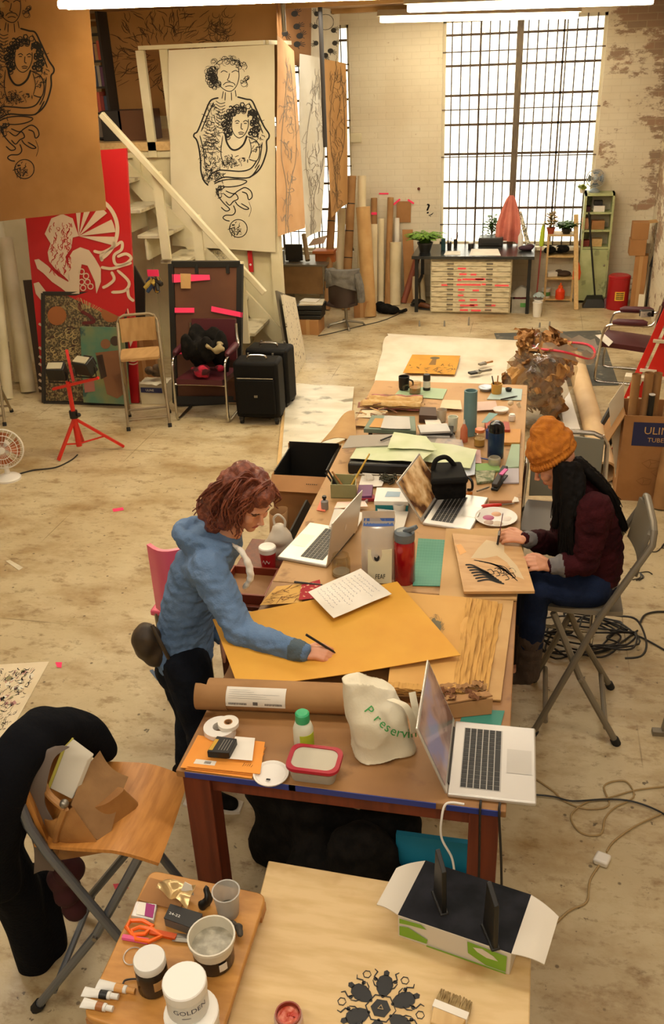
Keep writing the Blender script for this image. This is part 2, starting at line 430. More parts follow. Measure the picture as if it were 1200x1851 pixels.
mb=MB();mb.box(((XL+XR)/2,-3.1,CEIL/2),(XR-XL+.4,.2,CEIL));struct('wall_front',mb,'white_paint',smooth=0)
mp=lambda u,v:V((u,WB-.004,v))
mb=MB();q=Yp(776,380,WB);[mb.text('?',q.x-.05+o,q.z-.04+o*.4,.17,mp)for o in(0,.008)]
mb.stroke([(q.x-.01,q.z-.065),(q.x+.03,q.z-.05),(q.x+.05,q.z-.03)],.012,mp);mb.stroke([(q.x+.0,q.z-.06),(q.x+.02,q.z-.08)],.012,mp)
struct('painted_mark',mb,'ink',wall,smooth=0)
mb=MB();q=Yp(757,341,WB);mb.lathe([(0.018,0),(.018,.01),(0,.012)]);mb.v=[q+V((p.x,-.012+p.z*-.5,p.y))for p in mb.v];struct('wall_plug',mb,'wood_red',wall)
mb=MB();q=Yp(644,249,WB);mb.box((q.x,WB-.02,q.z),(.13,.04,.10));struct('junction_box',mb,'cream_paint',wall,bev=.004)
mat('sash_steel','#5d4a38',.6,c2='#463628',ns=9);mat('mullion_paint','#6f604a',.6,c2='#544636',ns=7,stretch=(8,8,1))
mat('sill_paint','#d8ceb4',.6)
def steel_window(name,x0,x1,z0,z1,zs,xs,mull):
 fr=MB();w=.035;y=WB+.10
 for x in(x0+w/2,x1-w/2):fr.box((x,y,(z0+z1)/2),(w,.06,z1-z0))
 for z in(z0+w/2,z1-w/2):fr.box(((x0+x1)/2,y,z),(x1-x0,.06,w))
 o=struct(name,fr,'sill_paint',smooth=0)
 mb=MB()
 for z in zs:mb.box(((x0+x1)/2,y,z),(x1-x0-2*w,.03,.026))
 for x in xs:mb.box((x,y,(z0+z1)/2),(.02,.03,z1-z0-2*w))
 struct('muntin',mb,'sash_steel',o,smooth=0)
 if mull is not None:
  mb=MB();mb.box((mull,y-.05,(z0+z1)/2),(.075,.10,z1-z0));struct('mullion',mb,'mullion_paint',o,smooth=0)
 mb=MB();k=int((x1-x0)/.105)
 for i in range(1,k):
  x=lerp(x0,x1,i/k);mb.cyl((x,y-.045,z0),(x,y-.045,z1),.008,n=6)
 for z in(z0+.25,z0+1.05,z0+1.58,z0+2.2):mb.cyl((x0,y-.045,z),(x1,y-.045,z),.007,n=6)
 struct('wire_grille',mb,'sash_steel',o)
 mb=MB();mb.box(((x0+x1)/2,y+.012,(z0+z1)/2),(x1-x0-2*w,.004,z1-z0-2*w));struct('pane',mb,'clear',o,smooth=0)
 return o
zs=[Yp(860,yy,WB+.1).z for yy in(62,118,172,225,278,328,376)]
xs=[Yp(x,172,WB+.1).x for x in(866,1012)]
win=steel_window('window_1',wa,wb,wz,wt,zs,xs,Yp(935,172,WB+.05).x)
mb=MB();mb.box(((wa+wb)/2,WB-.03,wz-.02),(wb-wa+.1,.16,.04));struct('window_sill',mb,'sill_paint',win,smooth=0)
steel_window('window_2',la,lb,lz,wt,zs,[lerp(la,lb,t)for t in(.25,.5,.75)],None)
W=bpy.data.worlds.new('sky');SC.world=W;W.use_nodes=True
W.node_tree.nodes['Background'].inputs[0].default_value=(1,.97,.90,1);W.node_tree.nodes['Background'].inputs[1].default_value=5.0
def lamp(name,loc,size,power,col=(1,.90,.745),rot=(0,0,0),portal=False):
 l=bpy.data.lights.new(name,'AREA');l.shape='RECTANGLE';l.size,l.size_y=size;l.energy=power;l.color=col
 o=bpy.data.objects.new(name,l);COL.objects.link(o);o.location=loc;o.rotation_euler=rot
 if portal:l.cycles.is_portal=True
 return o
lamp('window_portal',((wa+wb)/2,WB+.32,(wz+wt)/2),(wb-wa,wt-wz),1,rot=(R(-90),0,0),portal=True)
lamp('window_portal',((la+lb)/2,WB+.32,(lz+wt)/2),(lb-la,wt-lz),1,rot=(R(-90),0,0),portal=True)
mat('lamp_enamel','#cfc5ae',.5);mat('tube_glow',(1,.95,.83),.5,emit=16)
def strip_light(a,b,label,glow='tube_glow'):
 a,b=V(a),V(b);d=(b-a).normalized();t=thing('strip_light',label,'ceiling light',(a+b)/2,'fluorescent strip lights')
 mb=MB();up=V((0,0,1));sd=V((-d.y,d.x,0))
 P=lambda s,w,h:a+d*s+sd*w+up*h;Ln=(b-a).length
 mb.hexa([P(0,-.12,.05),P(Ln,-.12,.05),P(Ln,.12,.05),P(0,.12,.05)],[P(0,-.05,.11),P(Ln,-.05,.11),P(Ln,.05,.11),P(0,.05,.11)])
 put('housing',mb,'lamp_enamel',t,smooth=0)
 for w in(-.06,.06):
  mb=MB();mb.cyl(P(.03,w,.015),P(Ln-.03,w,.015),.026,n=10);put('tube',mb,glow,t)
 for s in(.25,.75):
  mb=MB();mb.cyl(P(Ln*s,0,.11),V((P(Ln*s,0,0).x,P(Ln*s,0,0).y,CEIL)),.008,n=6);put('hanger',mb,'steel',t)
 return t
a,c=Yp(108,14,6.35),Yp(500,1,6.35);d=c-a;strip_light(a,a+d*1.6,'long glowing strip light hanging in front of the brown paper banners',mat('tube_glow_strong',(1,.93,.74),.5,emit=48))
strip_light(Yp(732,20,8.9),Yp(1186,5,8.9),'glowing strip light across the top of the tall window, longer and nearer one')
strip_light(Yp(684,39,11.0),Yp(1050,31,11.0),'glowing strip light close to the brick wall behind the longer strip light')
for x,y,e in((-2.4,3.4,26),(.3,2.6,36),(-2.2,.3,38),(.2,-.3,48),(-.3,5.6,26),(-3.2,7.4,32),(-.4,7.6,32),(-1.2,9.4,32),(-4.6,4.0,22)):
 lamp('overhead_strip',(x,y,3.26),(2.4,.25),e)
mat('cabinet_cream','#d9cdaa',.6,c2='#a08d66',ns=9,nd=6,lo=.5,hi=.72,stretch=(1.2,1,6))
mat('pink_label','#ff5a62',.7)
A,B=Z(777,566),Z(921,569);fy=A.y;x0,x1=A.x,B.x;zt=Yp(850,469,fy).z
t=thing('flat_file_cabinet','cream flat file cabinet with wide drawers and pink tape labels under the black desk','cabinet',((x0+x1)/2,fy+.3,0))
mb=MB();mb.box(((x0+x1)/2,fy+.32,zt/2),(x1-x0,.6,zt));put('body',mb,'cabinet_cream',t,bev=.005)
nd_=10;hh=(zt-.04)/nd_;mp=lambda u,v:V((u,fy-.0135,v))
lab={8:[(.34,.1)],7:[(.36,.09),(.5,.07)],6:[(.34,.05),(.40,.26),(.56,.12)],5:[(.14,.08),(.33,.30),(.64,.05),(.80,.17)],4:[(.35,.08),(.53,.08)],3:[(.35,.07)],2:[(.36,.08),(.50,.09)],1:[(.38,.18),(.5,.1),(.7,.12)],0:[(.38,.1),(.52,.12),(.69,.08)]}
for i in range(nd_):
 z0=.02+i*hh;mb=MB();mb.box(((x0+x1)/2,fy,z0+hh/2),(x1-x0-.03,.026,hh-.006));d=put('drawer',mb,'cabinet_cream',t,bev=.003)
 for f in(.25,.73):
  mb=MB();mb.box((lerp(x0,x1,f),fy-.018,z0+hh*.55),(.075,.012,.018));put('pull',mb,'grey_paint',d,bev=.002)
 for f,w in lab.get(i,[]):
  mb=MB();mb.box((lerp(x0,x1,f+w/2),fy-.0145,z0+hh*.5+rnd.uniform(-.008,.008)),(w*(x1-x0),.003,.02));put('tape_label',mb,'pink_label',d)
DZ=zt+.045;xa,xb=Yp(744,466,fy-.03).x,Yp(966,466,fy-.03).x;yb=WB-.1
t=thing('work_desk','long black topped desk standing under the tall window over the flat file cabinet','desk',((xa+xb)/2,(fy+yb)/2,0))
mb=MB();mb.box(((xa+xb)/2,(fy-.05+yb)/2,DZ-.018),(xb-xa,yb-fy+.05,.036));put('desk_top',mb,mat('desk_black','#1b1d1e',.25,c2='#33342f',ns=4),t,bev=.004)
for x in(xa+.05,xb-.05):
 for y in(fy+.05,yb-.06):
  mb=MB();mb.box((x,y,(DZ-.036)/2),(.04,.04,DZ-.036));put('leg',mb,'black',t)
for x in(xa+.05,xb-.05):
 mb=MB();mb.box((x,(fy+yb)/2,.32),(.03,yb-fy-.15,.03));put('rail',mb,'black',t)
D=lambda x,y,h=0.0:Z(x,y,DZ+h)
def leaf(mb,c,d,L,w,m=0,droop=.3):
 d=V(d).normalized();s=d.cross(V((0,0,1)));s=s.normalized()if s.length>1e-3 else V((1,0,0));n=s.cross(d)
 c=V(c);mid=c+d*L*.5-V((0,0,droop*L*.12));tip=c+d*L-V((0,0,droop*L*.5))
 mb.add([c,mid+s*w/2,tip,mid-s*w/2,mid+n*.004],[(0,1,4),(1,2,4),(2,3,4),(3,0,4)],m)
def plant(c,r,h,pot,label,cat,leafm,n,kind,group=None,potr=.07,poth=.1,name='potted_plant',seed=1):
 g=random.Random(seed);t=thing(name,label,cat,c,group);c=V(c)
 mb=MB();mb.lathe([(potr*.7,0),(potr,poth*.85),(potr*1.08,poth*.86),(potr*1.08,poth),(potr*.95,poth),(potr*.9,poth*.8),(0,poth*.8)],c,18);put('pot',mb,pot,t)
 mb=MB();st=MB();top=c+V((0,0,poth*.8))
 for i in range(n):
  a=g.uniform(0,6.283);e=g.uniform(.1,1)
  if kind=='fern':
   pts=[];rr=r*g.uniform(.6,1.05);hh_=h*g.uniform(.55,1.1)
   for k in range(8):q=k/7;pts.append(top+V((math.cos(a)*rr*q,math.sin(a)*rr*q*.7,hh_*(1.6*q-1.15*q*q))))
   st.tube(pts,.0025,4)
   for k in range(1,8):
    dr=(pts[k]-pts[k-1]).normalized();sd=dr.cross(V((0,0,1))).normalized()
    for sg in(-1,1):
     for o in(0,.5):leaf(mb,lerp(pts[k-1],pts[k],o),sd*sg+dr*.5,.068*(1.15-k/8),.024)
  else:
   p1=top+V((math.cos(a)*r*.3*e,math.sin(a)*r*.3*e,h*g.uniform(.3,.7)));p2=p1+V((math.cos(a)*r*.7*e,math.sin(a)*r*.6*e,h*g.uniform(-.1,.35)))
   if kind=='spire':p1=top+V((math.cos(a)*r*.15,math.sin(a)*r*.15,h*e*.7));p2=p1+V((math.cos(a)*r*(1.1-e),math.sin(a)*r*(1.1-e),.04))
   st.tube([top,lerp(top,p1,.5)+V((0,0,.01)),p1,p2],.003,4)
   for k in range(5):
    q=lerp(p1,p2,k/4);a2=g.uniform(0,6.283);leaf(mb,q,(math.cos(a2),math.sin(a2)*.8,g.uniform(-.3,.6)),.06*g.uniform(.6,1.3),.04,0)
 put('stem',st,mat('stem_green','#5b6b2c',.7),t);put('foliage',mb,leafm,t)
 return t
mat('fern_green','#5c8a25',.6,c2='#86b03c',ns=14);mat('leaf_green','#3f6226',.5,c2='#5c7f34',ns=16);mat('leaf_dry','#b58a4a',.7,c2='#8a7a3a',ns=18)
mat('terracotta','#a44a30',.7);mat('pot_black','#23221e',.4)
plant(D(768,456),.27,.23,'pot_black','lush green fern spilling over a black pot on the end of the desk','plant','fern_green',72,'fern',name='potted_fern',potr=.09,poth=.12,seed=3)
p=D(888,436);plant(p,.13,.32,'white_plastic','small conifer-like houseplant in a white pot in front of the window panes','plant','leaf_green',40,'spire',potr=.05,poth=.07,seed=5)
def jar(name,label,cat,c,prof,mats,ms=None,group=None,n=18):
 mb=MB();mb.lathe(prof,c,n,ms=ms);return solo(name,mb,mats,label,cat,group,origin=c)
def cup_with_pens(c,r,h,m,label,cols,seed=1):
 g=random.Random(seed);t=thing('pen_cup',label,'pen cup',c);c=V(c)
 mb=MB();mb.lathe([(r*.9,0),(r,h),(r*.9,h),(r*.82,.006),(0,.006)],c,16);put('cup',mb,m,t)
 for k,q in enumerate(cols):
  a=g.uniform(0,6.28);b=V((math.cos(a)*r*.3,math.sin(a)*r*.3,.008));e=V((math.cos(a)*r*1.2,math.sin(a)*r*1.2,h*g.uniform(1.5,2)))
  mb=MB();mb.cyl(c+b,c+e,.005,.004,6);put('pen',mb,q,t)
cup_with_pens(D(812,449),.028,.07,'dark','dark pen cup beside the fern on the black desk',['black','white_plastic','steel'],1)
cup_with_pens(D(823,446),.024,.09,'black','tall black cup of brushes on the desk near the pen cup',['black','dark','wood'],2)
jar('jar','short dark jar with a pale lid standing mid desk before the window','jar',D(851,448),[(.034,0),(.036,.05),(.03,.055),(.03,.07),(0,.07)],['dark','white_plastic'],[0,0,1,1])
a,c=D(864,445),D(908,445)
t=thing('printer','low dark grey printer on the black desk below the window','printer',(a+c)/2)
mb=MB();w=(c-a).length;mm_=(a+c)/2;mb.box((mm_.x,mm_.y+.12,mm_.z+.045),(w,.24,.09));put('body',mb,'dark',t,bev=.01)
mb=MB();mb.box((mm_.x,mm_.y+.12,mm_.z+.094),(w*.96,.22,.008));put('lid',mb,mat('printer_grey','#4e5552',.3),t,bev=.003)
mb=MB();mb.box((mm_.x,mm_.y-.002,mm_.z+.03),(w*.7,.006,.02));put('paper_slot',mb,'black',t)
paper('paper_sheet',[(848,462),(905,462),(900,450),(852,450)],.001,'paper','broad white sheet lying in the middle of the far black desk','paper',base=DZ)
paper('paper_sheet',[(802,461),(832,461),(832,454),(806,454)],.001,'paper','small pale sheet beside the fern on the far desk','paper',base=DZ)
c=D(940,450);jar('bottle','slim white bottle standing at the cloth end of the far desk','bottle',c,[(.03,0),(.032,.15),(.012,.19),(.012,.23),(0,.23)],['white_plastic','dark'],[0,0,0,1])
mb=MB();c=D(950,453);mb.ell(c+V((0,0,.03)),(.09,.06,.032),14,8);mb.ell(c+V((.05,.02,.045)),(.05,.04,.03));solo('cloth_pouch',mb,mat('plum','#3a1d2c',.8),'dark plum pouch lying on the right end of the black desk','pouch',origin=c)
c=D(801,452);mb=MB();mb.box((c.x,c.y,c.z+.07),(.05,.06,.14));solo('spray_can',mb,mat('teal_dark','#1f4a4c',.4),'dark teal carton standing behind the fern pot','carton',bev=.004)
mat('salmon_cloth','#d98472',.9,c2='#c46f60',ns=7,bump=.3,bs=30)
t0=Yp(924,353,WB-.12);wv=[(925,353,.02),(938,372,.09),(941,400,.115),(934,424,.12)]
def cloth(u,v):
 w=lerp(.025,.15,min(1,(1-v)*1.5)**.7);zt_=lerp(Yp(920,433,WB-.12).z,t0.z,v);a=(u-.5)*2
 return V((t0.x-.02*(1-v)+a*w,WB-.12-.05*math.sin(a*7+1)*(1-v)-.06*(1-v)*(1-a*a),zt_-(.05*abs(a)*(1-v)if v<.3 else 0)))
mb=MB();mb.grid(cloth,24,16,.006);solo('hanging_cloth',mb,'salmon_cloth','salmon pink cloth hanging by the dark window mullion','cloth')
mb=MB();a=D(957,452);e=Yp(940,384,WB-.04);mb.cyl(a,e,.028,.02,10);solo('cardboard_pole',mb,mat('mottled','#cfc8b0',.8,c2='#5d5a48',ns=40,lo=.48,hi=.55),'mottled grey roll leaning against the window beside the pink cloth','roll',origin=a)
sa,sb=Z(982,545),Z(1034,551);sy=sa.y;zt2=Yp(1005,424,sy).z
t=thing('wooden_shelf','pale open wooden shelf unit between the black desk and the green cabinet','shelf',((sa.x+sb.x)/2,sy+.12,0))
for x in(sa.x+.01,sb.x-.01):
 for y in(sy+.01,sy+.27):
  mb=MB();mb.box((x,y,zt2/2),(.025,.025,zt2));put('post',mb,'wood_pale',t)
SH=[Yp(1005,q,sy).z for q in(425,463,503,541)]
for z in SH:
 mb=MB();mb.box(((sa.x+sb.x)/2,sy+.14,z-.008),(sb.x-sa.x,.28,.018));put('shelf_board',mb,'wood_pale',t)
S=lambda x,i,dy=.12:V((Yp(x,480,sy+dy).x,sy+dy,SH[i]))
plant(S(991,0,.1),.09,.24,'terracotta','spindly dry potted plant in a red clay pot on the wooden shelf','plant','leaf_dry',24,'spire',potr=.05,poth=.075,seed=8)
plant(S(1019,0,.1),.17,.11,'pot_black','broad leafy dark green plant on top of the wooden shelf','plant','leaf_green',80,'bush',potr=.06,poth=.06,seed=9)
mb=MB();c=S(1006,1)
for k in range(7):mb.ell(c+V((rnd.uniform(-.12,.12),rnd.uniform(-.06,.06),.05+rnd.uniform(0,.04))),(.07,.06,.045),10,7)
solo('folded_cloth',mb,'black_cloth','crumpled black cloth pile on the upper board of the wooden shelf','cloth',origin=c)
c=S(998,2);mb=MB();mb.box((c.x,c.y,c.z+.03),(.13,.12,.06),a=.2);solo('paper_bundle',mb,'paper','white paper bundle on the third board of the wooden shelf','paper',bev=.01)
c=S(1020,2);mb=MB();mb.ell(c+V((0,0,.035)),(.09,.07,.035));mb.ell(c+V((-.06,.02,.05)),(.05,.05,.03));solo('bag',mb,mat('brown_dark','#4a3422',.8),'small dark brown bag beside the white bundle on the wooden shelf','bag',origin=c)
c=S(990,3,.08);jar('paint_tub','white paint tub with a green band at the foot of the wooden shelf','tub',c,[(.05,0),(.055,.03),(.055,.08),(.057,.1),(.057,.12),(0,.12)],['white_plastic',mat('green_band','#4f8a45',.5)],[0,1,0,0,0])
c=S(1016,3,.03)
t=thing('squeeze_bottle','bright orange red plastic bottle on the bottom board of the wooden shelf','bottle',c)
mb=MB();mb.lathe([(.055,0),(.058,.02),(.058,.10),(.03,.135),(0,.135)],c);put('body',mb,mat('orange_red','#f0461d',.4),t)
mb=MB();mb.lathe([(.028,.135),(.028,.165),(.012,.17),(.01,.20),(0,.2)],c);put('cap',mb,mat('orange_cap','#f26a2a',.4),t)
c=Yp(981,425,sy-.03);mb=MB();a=V((c.x-.03,sy-.05,0));e=Yp(982,405,WB-.05);mb.cyl(a,e,.009,n=8);mb.tube([lerp(a,e,.72),lerp(a,e,.8),lerp(a,e,.93),e],[.025,.03,.024,.008],10,1)
solo('duster',mb,[mat('dust_pink','#b5544a',.7),mat('lime','#b6cc2e',.6)],'lime green duster on a thin reddish pole beside the wooden shelf','duster',origin=a)
a,e=Z(1041,560),Yp(1041,388,sy+.1);mb=MB();mb.bar(a+V((0,0,.0)),e,.05,.03);solo('timber_plank',mb,'wood_pale','long pale plank leaning upright between the shelf and green cabinet','plank',origin=a)
mb=MB();c=Yp(1043,492,sy-.06);mb.lathe([(.02,-.1),(.045,-.09),(.05,0),(.03,.08),(.012,.12),(0,.12)],(0,0,0),14,sy=.4);mb.v=[p+c for p in mb.v];solo('orange_pouch',mb,mat('orange','#f2632a',.6),'bright orange pouch hanging on the plank beside the green cabinet','pouch')
mat('cabinet_green','#b9c08c',.6,c2='#a5ac78',ns=6,nd=5,c3='#8c9468',n3=8)
ga,gb=Z(1041,548),Z(1093,551);gy=ga.y;gz=Yp(1075,350,gy).z;gw=(ga.x,gb.x);gx0,gx1=gw;gd=.32
t=thing('storage_cabinet','tall narrow pale green cabinet with open shelves above a closed door','cabinet',((gx0+gx1)/2,gy+gd/2,0))
zm=Yp(1068,449,gy).z
mb=MB()
for x in(gx0+.012,gx1-.012):mb.box((x,gy+gd/2,gz/2),(.024,gd,gz))
mb.box(((gx0+gx1)/2,gy+gd/2,gz-.014),(gx1-gx0,gd,.028));mb.box(((gx0+gx1)/2,gy+gd-.008,gz/2),(gx1-gx0,.016,gz));put('carcass',mb,'cabinet_green',t,smooth=0)
GS=[Yp(1068,q,gy).z for q in(386,418,449)]
for z in GS:
 mb=MB();mb.box(((gx0+gx1)/2,gy+gd/2-.005,z),(gx1-gx0-.05,gd-.03,.02));put('shelf_board',mb,'cabinet_green',t)
mb=MB();mb.box(((gx0+gx1)/2,gy+.006,(zm-.02)/2+.02),(gx1-gx0-.03,.02,zm-.05));d=put('door',mb,'cabinet_green',t,bev=.003)
mb=MB();mb.ell(((gx1-.05),gy-.012,zm*.7),.012);put('knob',mb,'steel',d)
G=lambda x,i,dy=.12:V((Yp(x,400,gy+dy).x,gy+dy,GS[i]+.01))
for x,i,w,h,dpt,mm,lb in((1080,0,.13,.07,.15,'white_plastic','white box among shoes on the top shelf of the green cabinet'),(1060,0,.06,.06,.12,'maroon','small dark red box on the top shelf of the green cabinet'),(1078,0,.1,.05,.12,'black','black tray stacked over the white box in the green cabinet'),(1058,1,.08,.13,.1,mat('peach','#d9a27c',.8),'peach coloured carton on the middle shelf of the green cabinet'),(1081,1,.15,.1,.14,'cardboard','open cardboard box on the middle shelf of the green cabinet'),(1060,2,.11,.07,.12,mat('red_brown','#7c2f22',.7),'red brown box on the low open shelf of the green cabinet'),(1082,2,.12,.09,.12,'wood_pale','pale wooden box on the low open shelf of the green cabinet')):
 c=G(x,i);
 if 'over the white' in lb:c=c+V((0,0,.072))
 mb=MB();mb.box((c.x,c.y,c.z+h/2),(w,dpt,h));solo('storage_box',mb,mm,lb,'box',bev=.004)
def desk_fan(c,r,yaw,tilt,label,body,blade,cage,post=.08,spokes=28):
 c=V(c);t=thing('desk_fan',label,'fan',c);f=V((math.sin(yaw)*math.cos(tilt),-math.cos(yaw)*math.cos(tilt),math.sin(tilt)));hub=c+V((0,0,post+r))
 mb=MB();mb.lathe([(r*.62,0),(r*.62,.015),(r*.5,.03),(r*.14,.05),(r*.10,post+.02),(0,post+.02)],c,24);put('base',mb,body,t)
 mb=MB();mb.bar(c+V((0,0,post)),hub-f*.06,.03,.03);mb.cyl(hub-f*.10,hub-f*.02,r*.33,r*.36,16);put('motor',mb,body,t)
 Mx=frame(hub,f.cross(V((0,0,1))),None,None)if False else None
 s=f.cross(V((0,0,1))).normalized();u=s.cross(f)
 mb=MB()
 for k in range(spokes):
  a=6.283*k/spokes;e=s*math.cos(a)+u*math.sin(a);mb.tube([hub+f*.055+e*r*.16,hub+f*.05+e*r*.6,hub+f*.02+e*r*.95,hub+e*r,hub-f*.04+e*r*.9,hub-f*.06+e*r*.4],.0016,4)
 for rr,o in((1,0),(.75,.042),(.45,.053)):
  mb.tube([hub+f*o+(s*math.cos(6.283*k/28)+u*math.sin(6.283*k/28))*r*rr for k in range(28)],.003 if rr<1 else .006,5,closed=True)
 put('cage',mb,cage,t)
 mb=MB();mb.cyl(hub+f*.045,hub+f*.062,r*.17,r*.15,16);put('badge',mb,body,t)
 for k in range(4):
  a0=6.283*k/4;mb=MB()
  def bl(uu,vv):
   a=a0+(uu-.5)*1.15*(.55+.45*vv);rr=r*lerp(.14,.86,vv);return hub+(s*math.cos(a)+u*math.sin(a))*rr+f*(.012*(uu-.5)*2)
  mb.grid(bl,6,5,.003);put('blade',mb,blade,t)
 mb=MB();mb.cyl(hub-f*.02,hub+f*.03,r*.15,n=14);put('hub',mb,blade,t)
 return t
desk_fan(V((Yp(1074,350,gy+.12).x,gy+.12,gz)),.105,-.1,.1,'blue grey metal desk fan standing on top of the green cabinet',mat('fan_blue','#8f9aa0',.4,.3),mat('blade_blue','#4d6478',.3,.3),'alu',post=.05)
c=V((Yp(1052,348,gy+.06).x,gy+.06,gz));plant(c,.05,.05,'white_plastic','tiny yellow green succulent on the corner of the green cabinet','plant',mat('lime_leaf','#a3ad3a',.6),14,'bush',potr=.035,poth=.05,seed=13)
a,e=Z(1074,552),Yp(1064,384,gy-.04)
mb=MB();mb.cyl(a+V((0,0,.1)),e,.011,n=10);t=thing('lobby_dustpan','long handled black dustpan standing before the green cabinet door','dustpan',a);put('handle',mb,'black',t)
mb=MB();P=[Z(1052,557),Z(1096,557)];ax=P[0];bx=P[1];mb.hexa([ax,bx,bx+V((0,.16,0)),ax+V((0,.16,0))],[ax+V((.05,.04,.1)),bx+V((-.05,.04,.1)),bx+V((-.05,.14,.13)),ax+V((.05,.14,.13))]);put('pan',mb,'black',t,bev=.006)
mb=MB();a=Z(1100,558);mb.hexa([a+V((-.05,0,0)),a+V((.04,0,0)),a+V((.04,.1,0)),a+V((-.05,.1,0))],[a+V((-.06,.05,.11)),a+V((0,.05,.12)),a+V((0,.09,.12)),a+V((-.06,.09,.11))]);solo('hand_brush',mb,'maroon','dark red brush head resting beside the black dustpan','brush')
c=Z(1115,561)+V((0,.1,0));hz=Yp(1115,500,c.y-.1).z;rr=(Z(1136,562)-Z(1097,559)).length/2
t=thing('waste_can','red steel waste can with a yellow label beside the cardboard boxes','waste can',c)
mb=MB();mb.lathe([(rr*.96,0),(rr,.02),(rr,hz*.9),(rr*1.03,hz*.91),(rr*1.03,hz*.97),(rr*.9,hz),(0,hz)],c,28);put('body',mb,mat('can_red','#a5121c',.35),t)
mb=MB();cyl=lambda u,v:c+V((math.sin(u)*rr*1.006,-math.cos(u)*rr*1.006,v));mb.grid(lambda u,v:cyl(lerp(-.35,.55,u),lerp(hz*.3,hz*.56,v)),8,2,.002)
for k in range(4):mb.grid(lambda u,v:c+V((math.sin(lerp(-.25,.45,u))*rr*1.012,-math.cos(lerp(-.25,.45,u))*rr*1.012,hz*(.34+.055*k)+.012*v)),5,1,.001,1)
put('label',mb,[mat('label_yellow','#e8b83a',.6),'dark'],t)
def carton(name,label,pix_front,depth,h=None,z0=0,m='cardboard',group=None,a=0,flaps=False,tape=True):
 l,r_=[Z(x,y,z0)for x,y in pix_front]
 d=(r_-l);n=V((-d.y,d.x,0)).normalized();t=thing(name,label,'box',(l+r_)/2+n*depth/2,group)
 mb=MB();mb.hexa([l,r_,r_+n*depth,l+n*depth],[q+V((0,0,h))for q in(l,r_,r_+n*depth,l+n*depth)]);put('carton',mb,m,t,bev=.003)
 if tape:
  mb=MB();mid=(l+r_)/2-n*.001;s=d.normalized()*.02;mb.hexa([mid-s,mid+s,mid+s+n*(depth+.002),mid-s+n*(depth+.002)],[q+V((0,0,h+.0015))for q in(mid-s,mid+s,mid+s+n*(depth+.002),mid-s+n*(depth+.002))]);put('packing_tape',mb,mat('tape_tan','#b98f5d',.3),t)
 return t
l=Z(1137,561);h1=Yp(1137,462,l.y).z;carton('tall_carton','tall narrow cardboard carton standing beside the red can',[(1137,561),(1160,562)],.16,h1)
yy=l.y;q0,q1=Yp(1137,461,yy-.02),Yp(1166,462,yy-.02);h2=(Yp(1137,431,yy)-q0).z
for k,lb in enumerate(('cardboard box resting on the tall carton, under another box','topmost cardboard box of the stack against the brick wall')):
 t=thing('cardboard_box',lb,'box',V(((q0.x+q1.x)/2,yy+.08,h1+k*h2)),'boxes stacked on the tall carton')
 mb=MB();mb.box(((q0.x+q1.x)/2+.01*k,yy+.08,h1+k*h2+h2/2),(q1.x-q0.x,.2,h2-.002));put('carton',mb,'cardboard',t,bev=.003)
 if k:
  mb=MB();mb.grid(lambda u,v:V((q1.x+.01+.10*u,yy-.02+.2*v,h1+2*h2+.01*u-.002)),3,3,.004);put('flap',mb,'kraft_light',t)
for k,(bx,by,tx,ty,lb)in enumerate(((1170,560,1177,460,'narrow white board leaning at the right wall beside the boxes'),(1184,565,1189,440,'second pale board leaning at the right wall near the frame edge'))):
 a=Z(bx,by);e=Yp(tx,ty,a.y+.3);a.x,e.x=min(a.x,1.31),min(e.x,1.34);mb=MB();mb.bar(a,e,.07,.015);solo('leaning_board',mb,'white_paint',lb,'board','pale boards at the right wall',origin=a)
a=Z(1178,565)+V((0,-.02,0));mb=MB();mb.bar(Yp(1176,482,a.y+.15),Yp(1184,458,a.y+.2),.03,.02);mb.bar(V((Yp(1176,482,a.y+.15).x,a.y+.15,0)),Yp(1176,482,a.y+.15),.012,.012);solo('brush_pole',mb,'dark','thin dark stick leaning among the pale boards at right','stick')
a,e=Z(924,566),Z(956,568);d=e-a
t=thing('storage_bin','grey plastic bin of papers on the floor beside the flat file cabinet','bin',(a+e)/2+V((0,.12,0)))
h3=.17;mb=MB();w=e.x-a.x;cx,cy=(a.x+e.x)/2,a.y+.14
for q in((cx,a.y+.006,w,.012),(cx,a.y+.27,w,.012)):mb.box((q[0],q[1],h3/2),(q[2],q[3],h3))
for x in(a.x+.006,e.x-.006):mb.box((x,cy,h3/2),(.012,.27,h3))
mb.box((cx,cy,.006),(w,.27,.012));put('tub',mb,mat('bin_grey','#a39e90',.4,c2='#8f8a7c',ns=10),t)
mb=MB();mb.box((cx-.01,cy,.1),(w*.7,.2,.17),a=.1);put('papers',mb,mat('magenta_dark','#7d3038',.7),t)
mb=MB();mb.box((cx+.03,a.y-.002,.1),(.07,.004,.05));put('label',mb,'green_band',t)
mb=MB();
def film(u,v):return V((cx+(u-.5)*w*1.15,cy+(v-.5)*.3,h3+.03+.10*math.sin(u*3.1)*math.sin(v*3.1)+.02*mnoise.noise(V((u*5,v*5,1)))))
mb.grid(film,10,8,.001);solo('plastic_sheet',mb,'clear_milky','crumpled clear plastic heaped over the grey bin','plastic sheet')
for(x,y,r0,h4,lb)in((970,574,.055,.16,'white plastic bucket standing beside the grey bin, the nearer one'),):
 c=Z(x,y)+V((0,.05,0));t=thing('bucket',lb,'bucket',c,'white buckets');mb=MB();mb.lathe([(r0*.85,0),(r0,h4),(r0*1.08,h4),(r0*1.08,h4+.012),(r0*.95,h4+.012),(r0*.8,.01),(0,.01)],c,24);put('pail',mb,'white_plastic',t)
 t2=dup(t,c+V((.01,.16,0)),label='white bucket with rags just behind the nearer bucket')
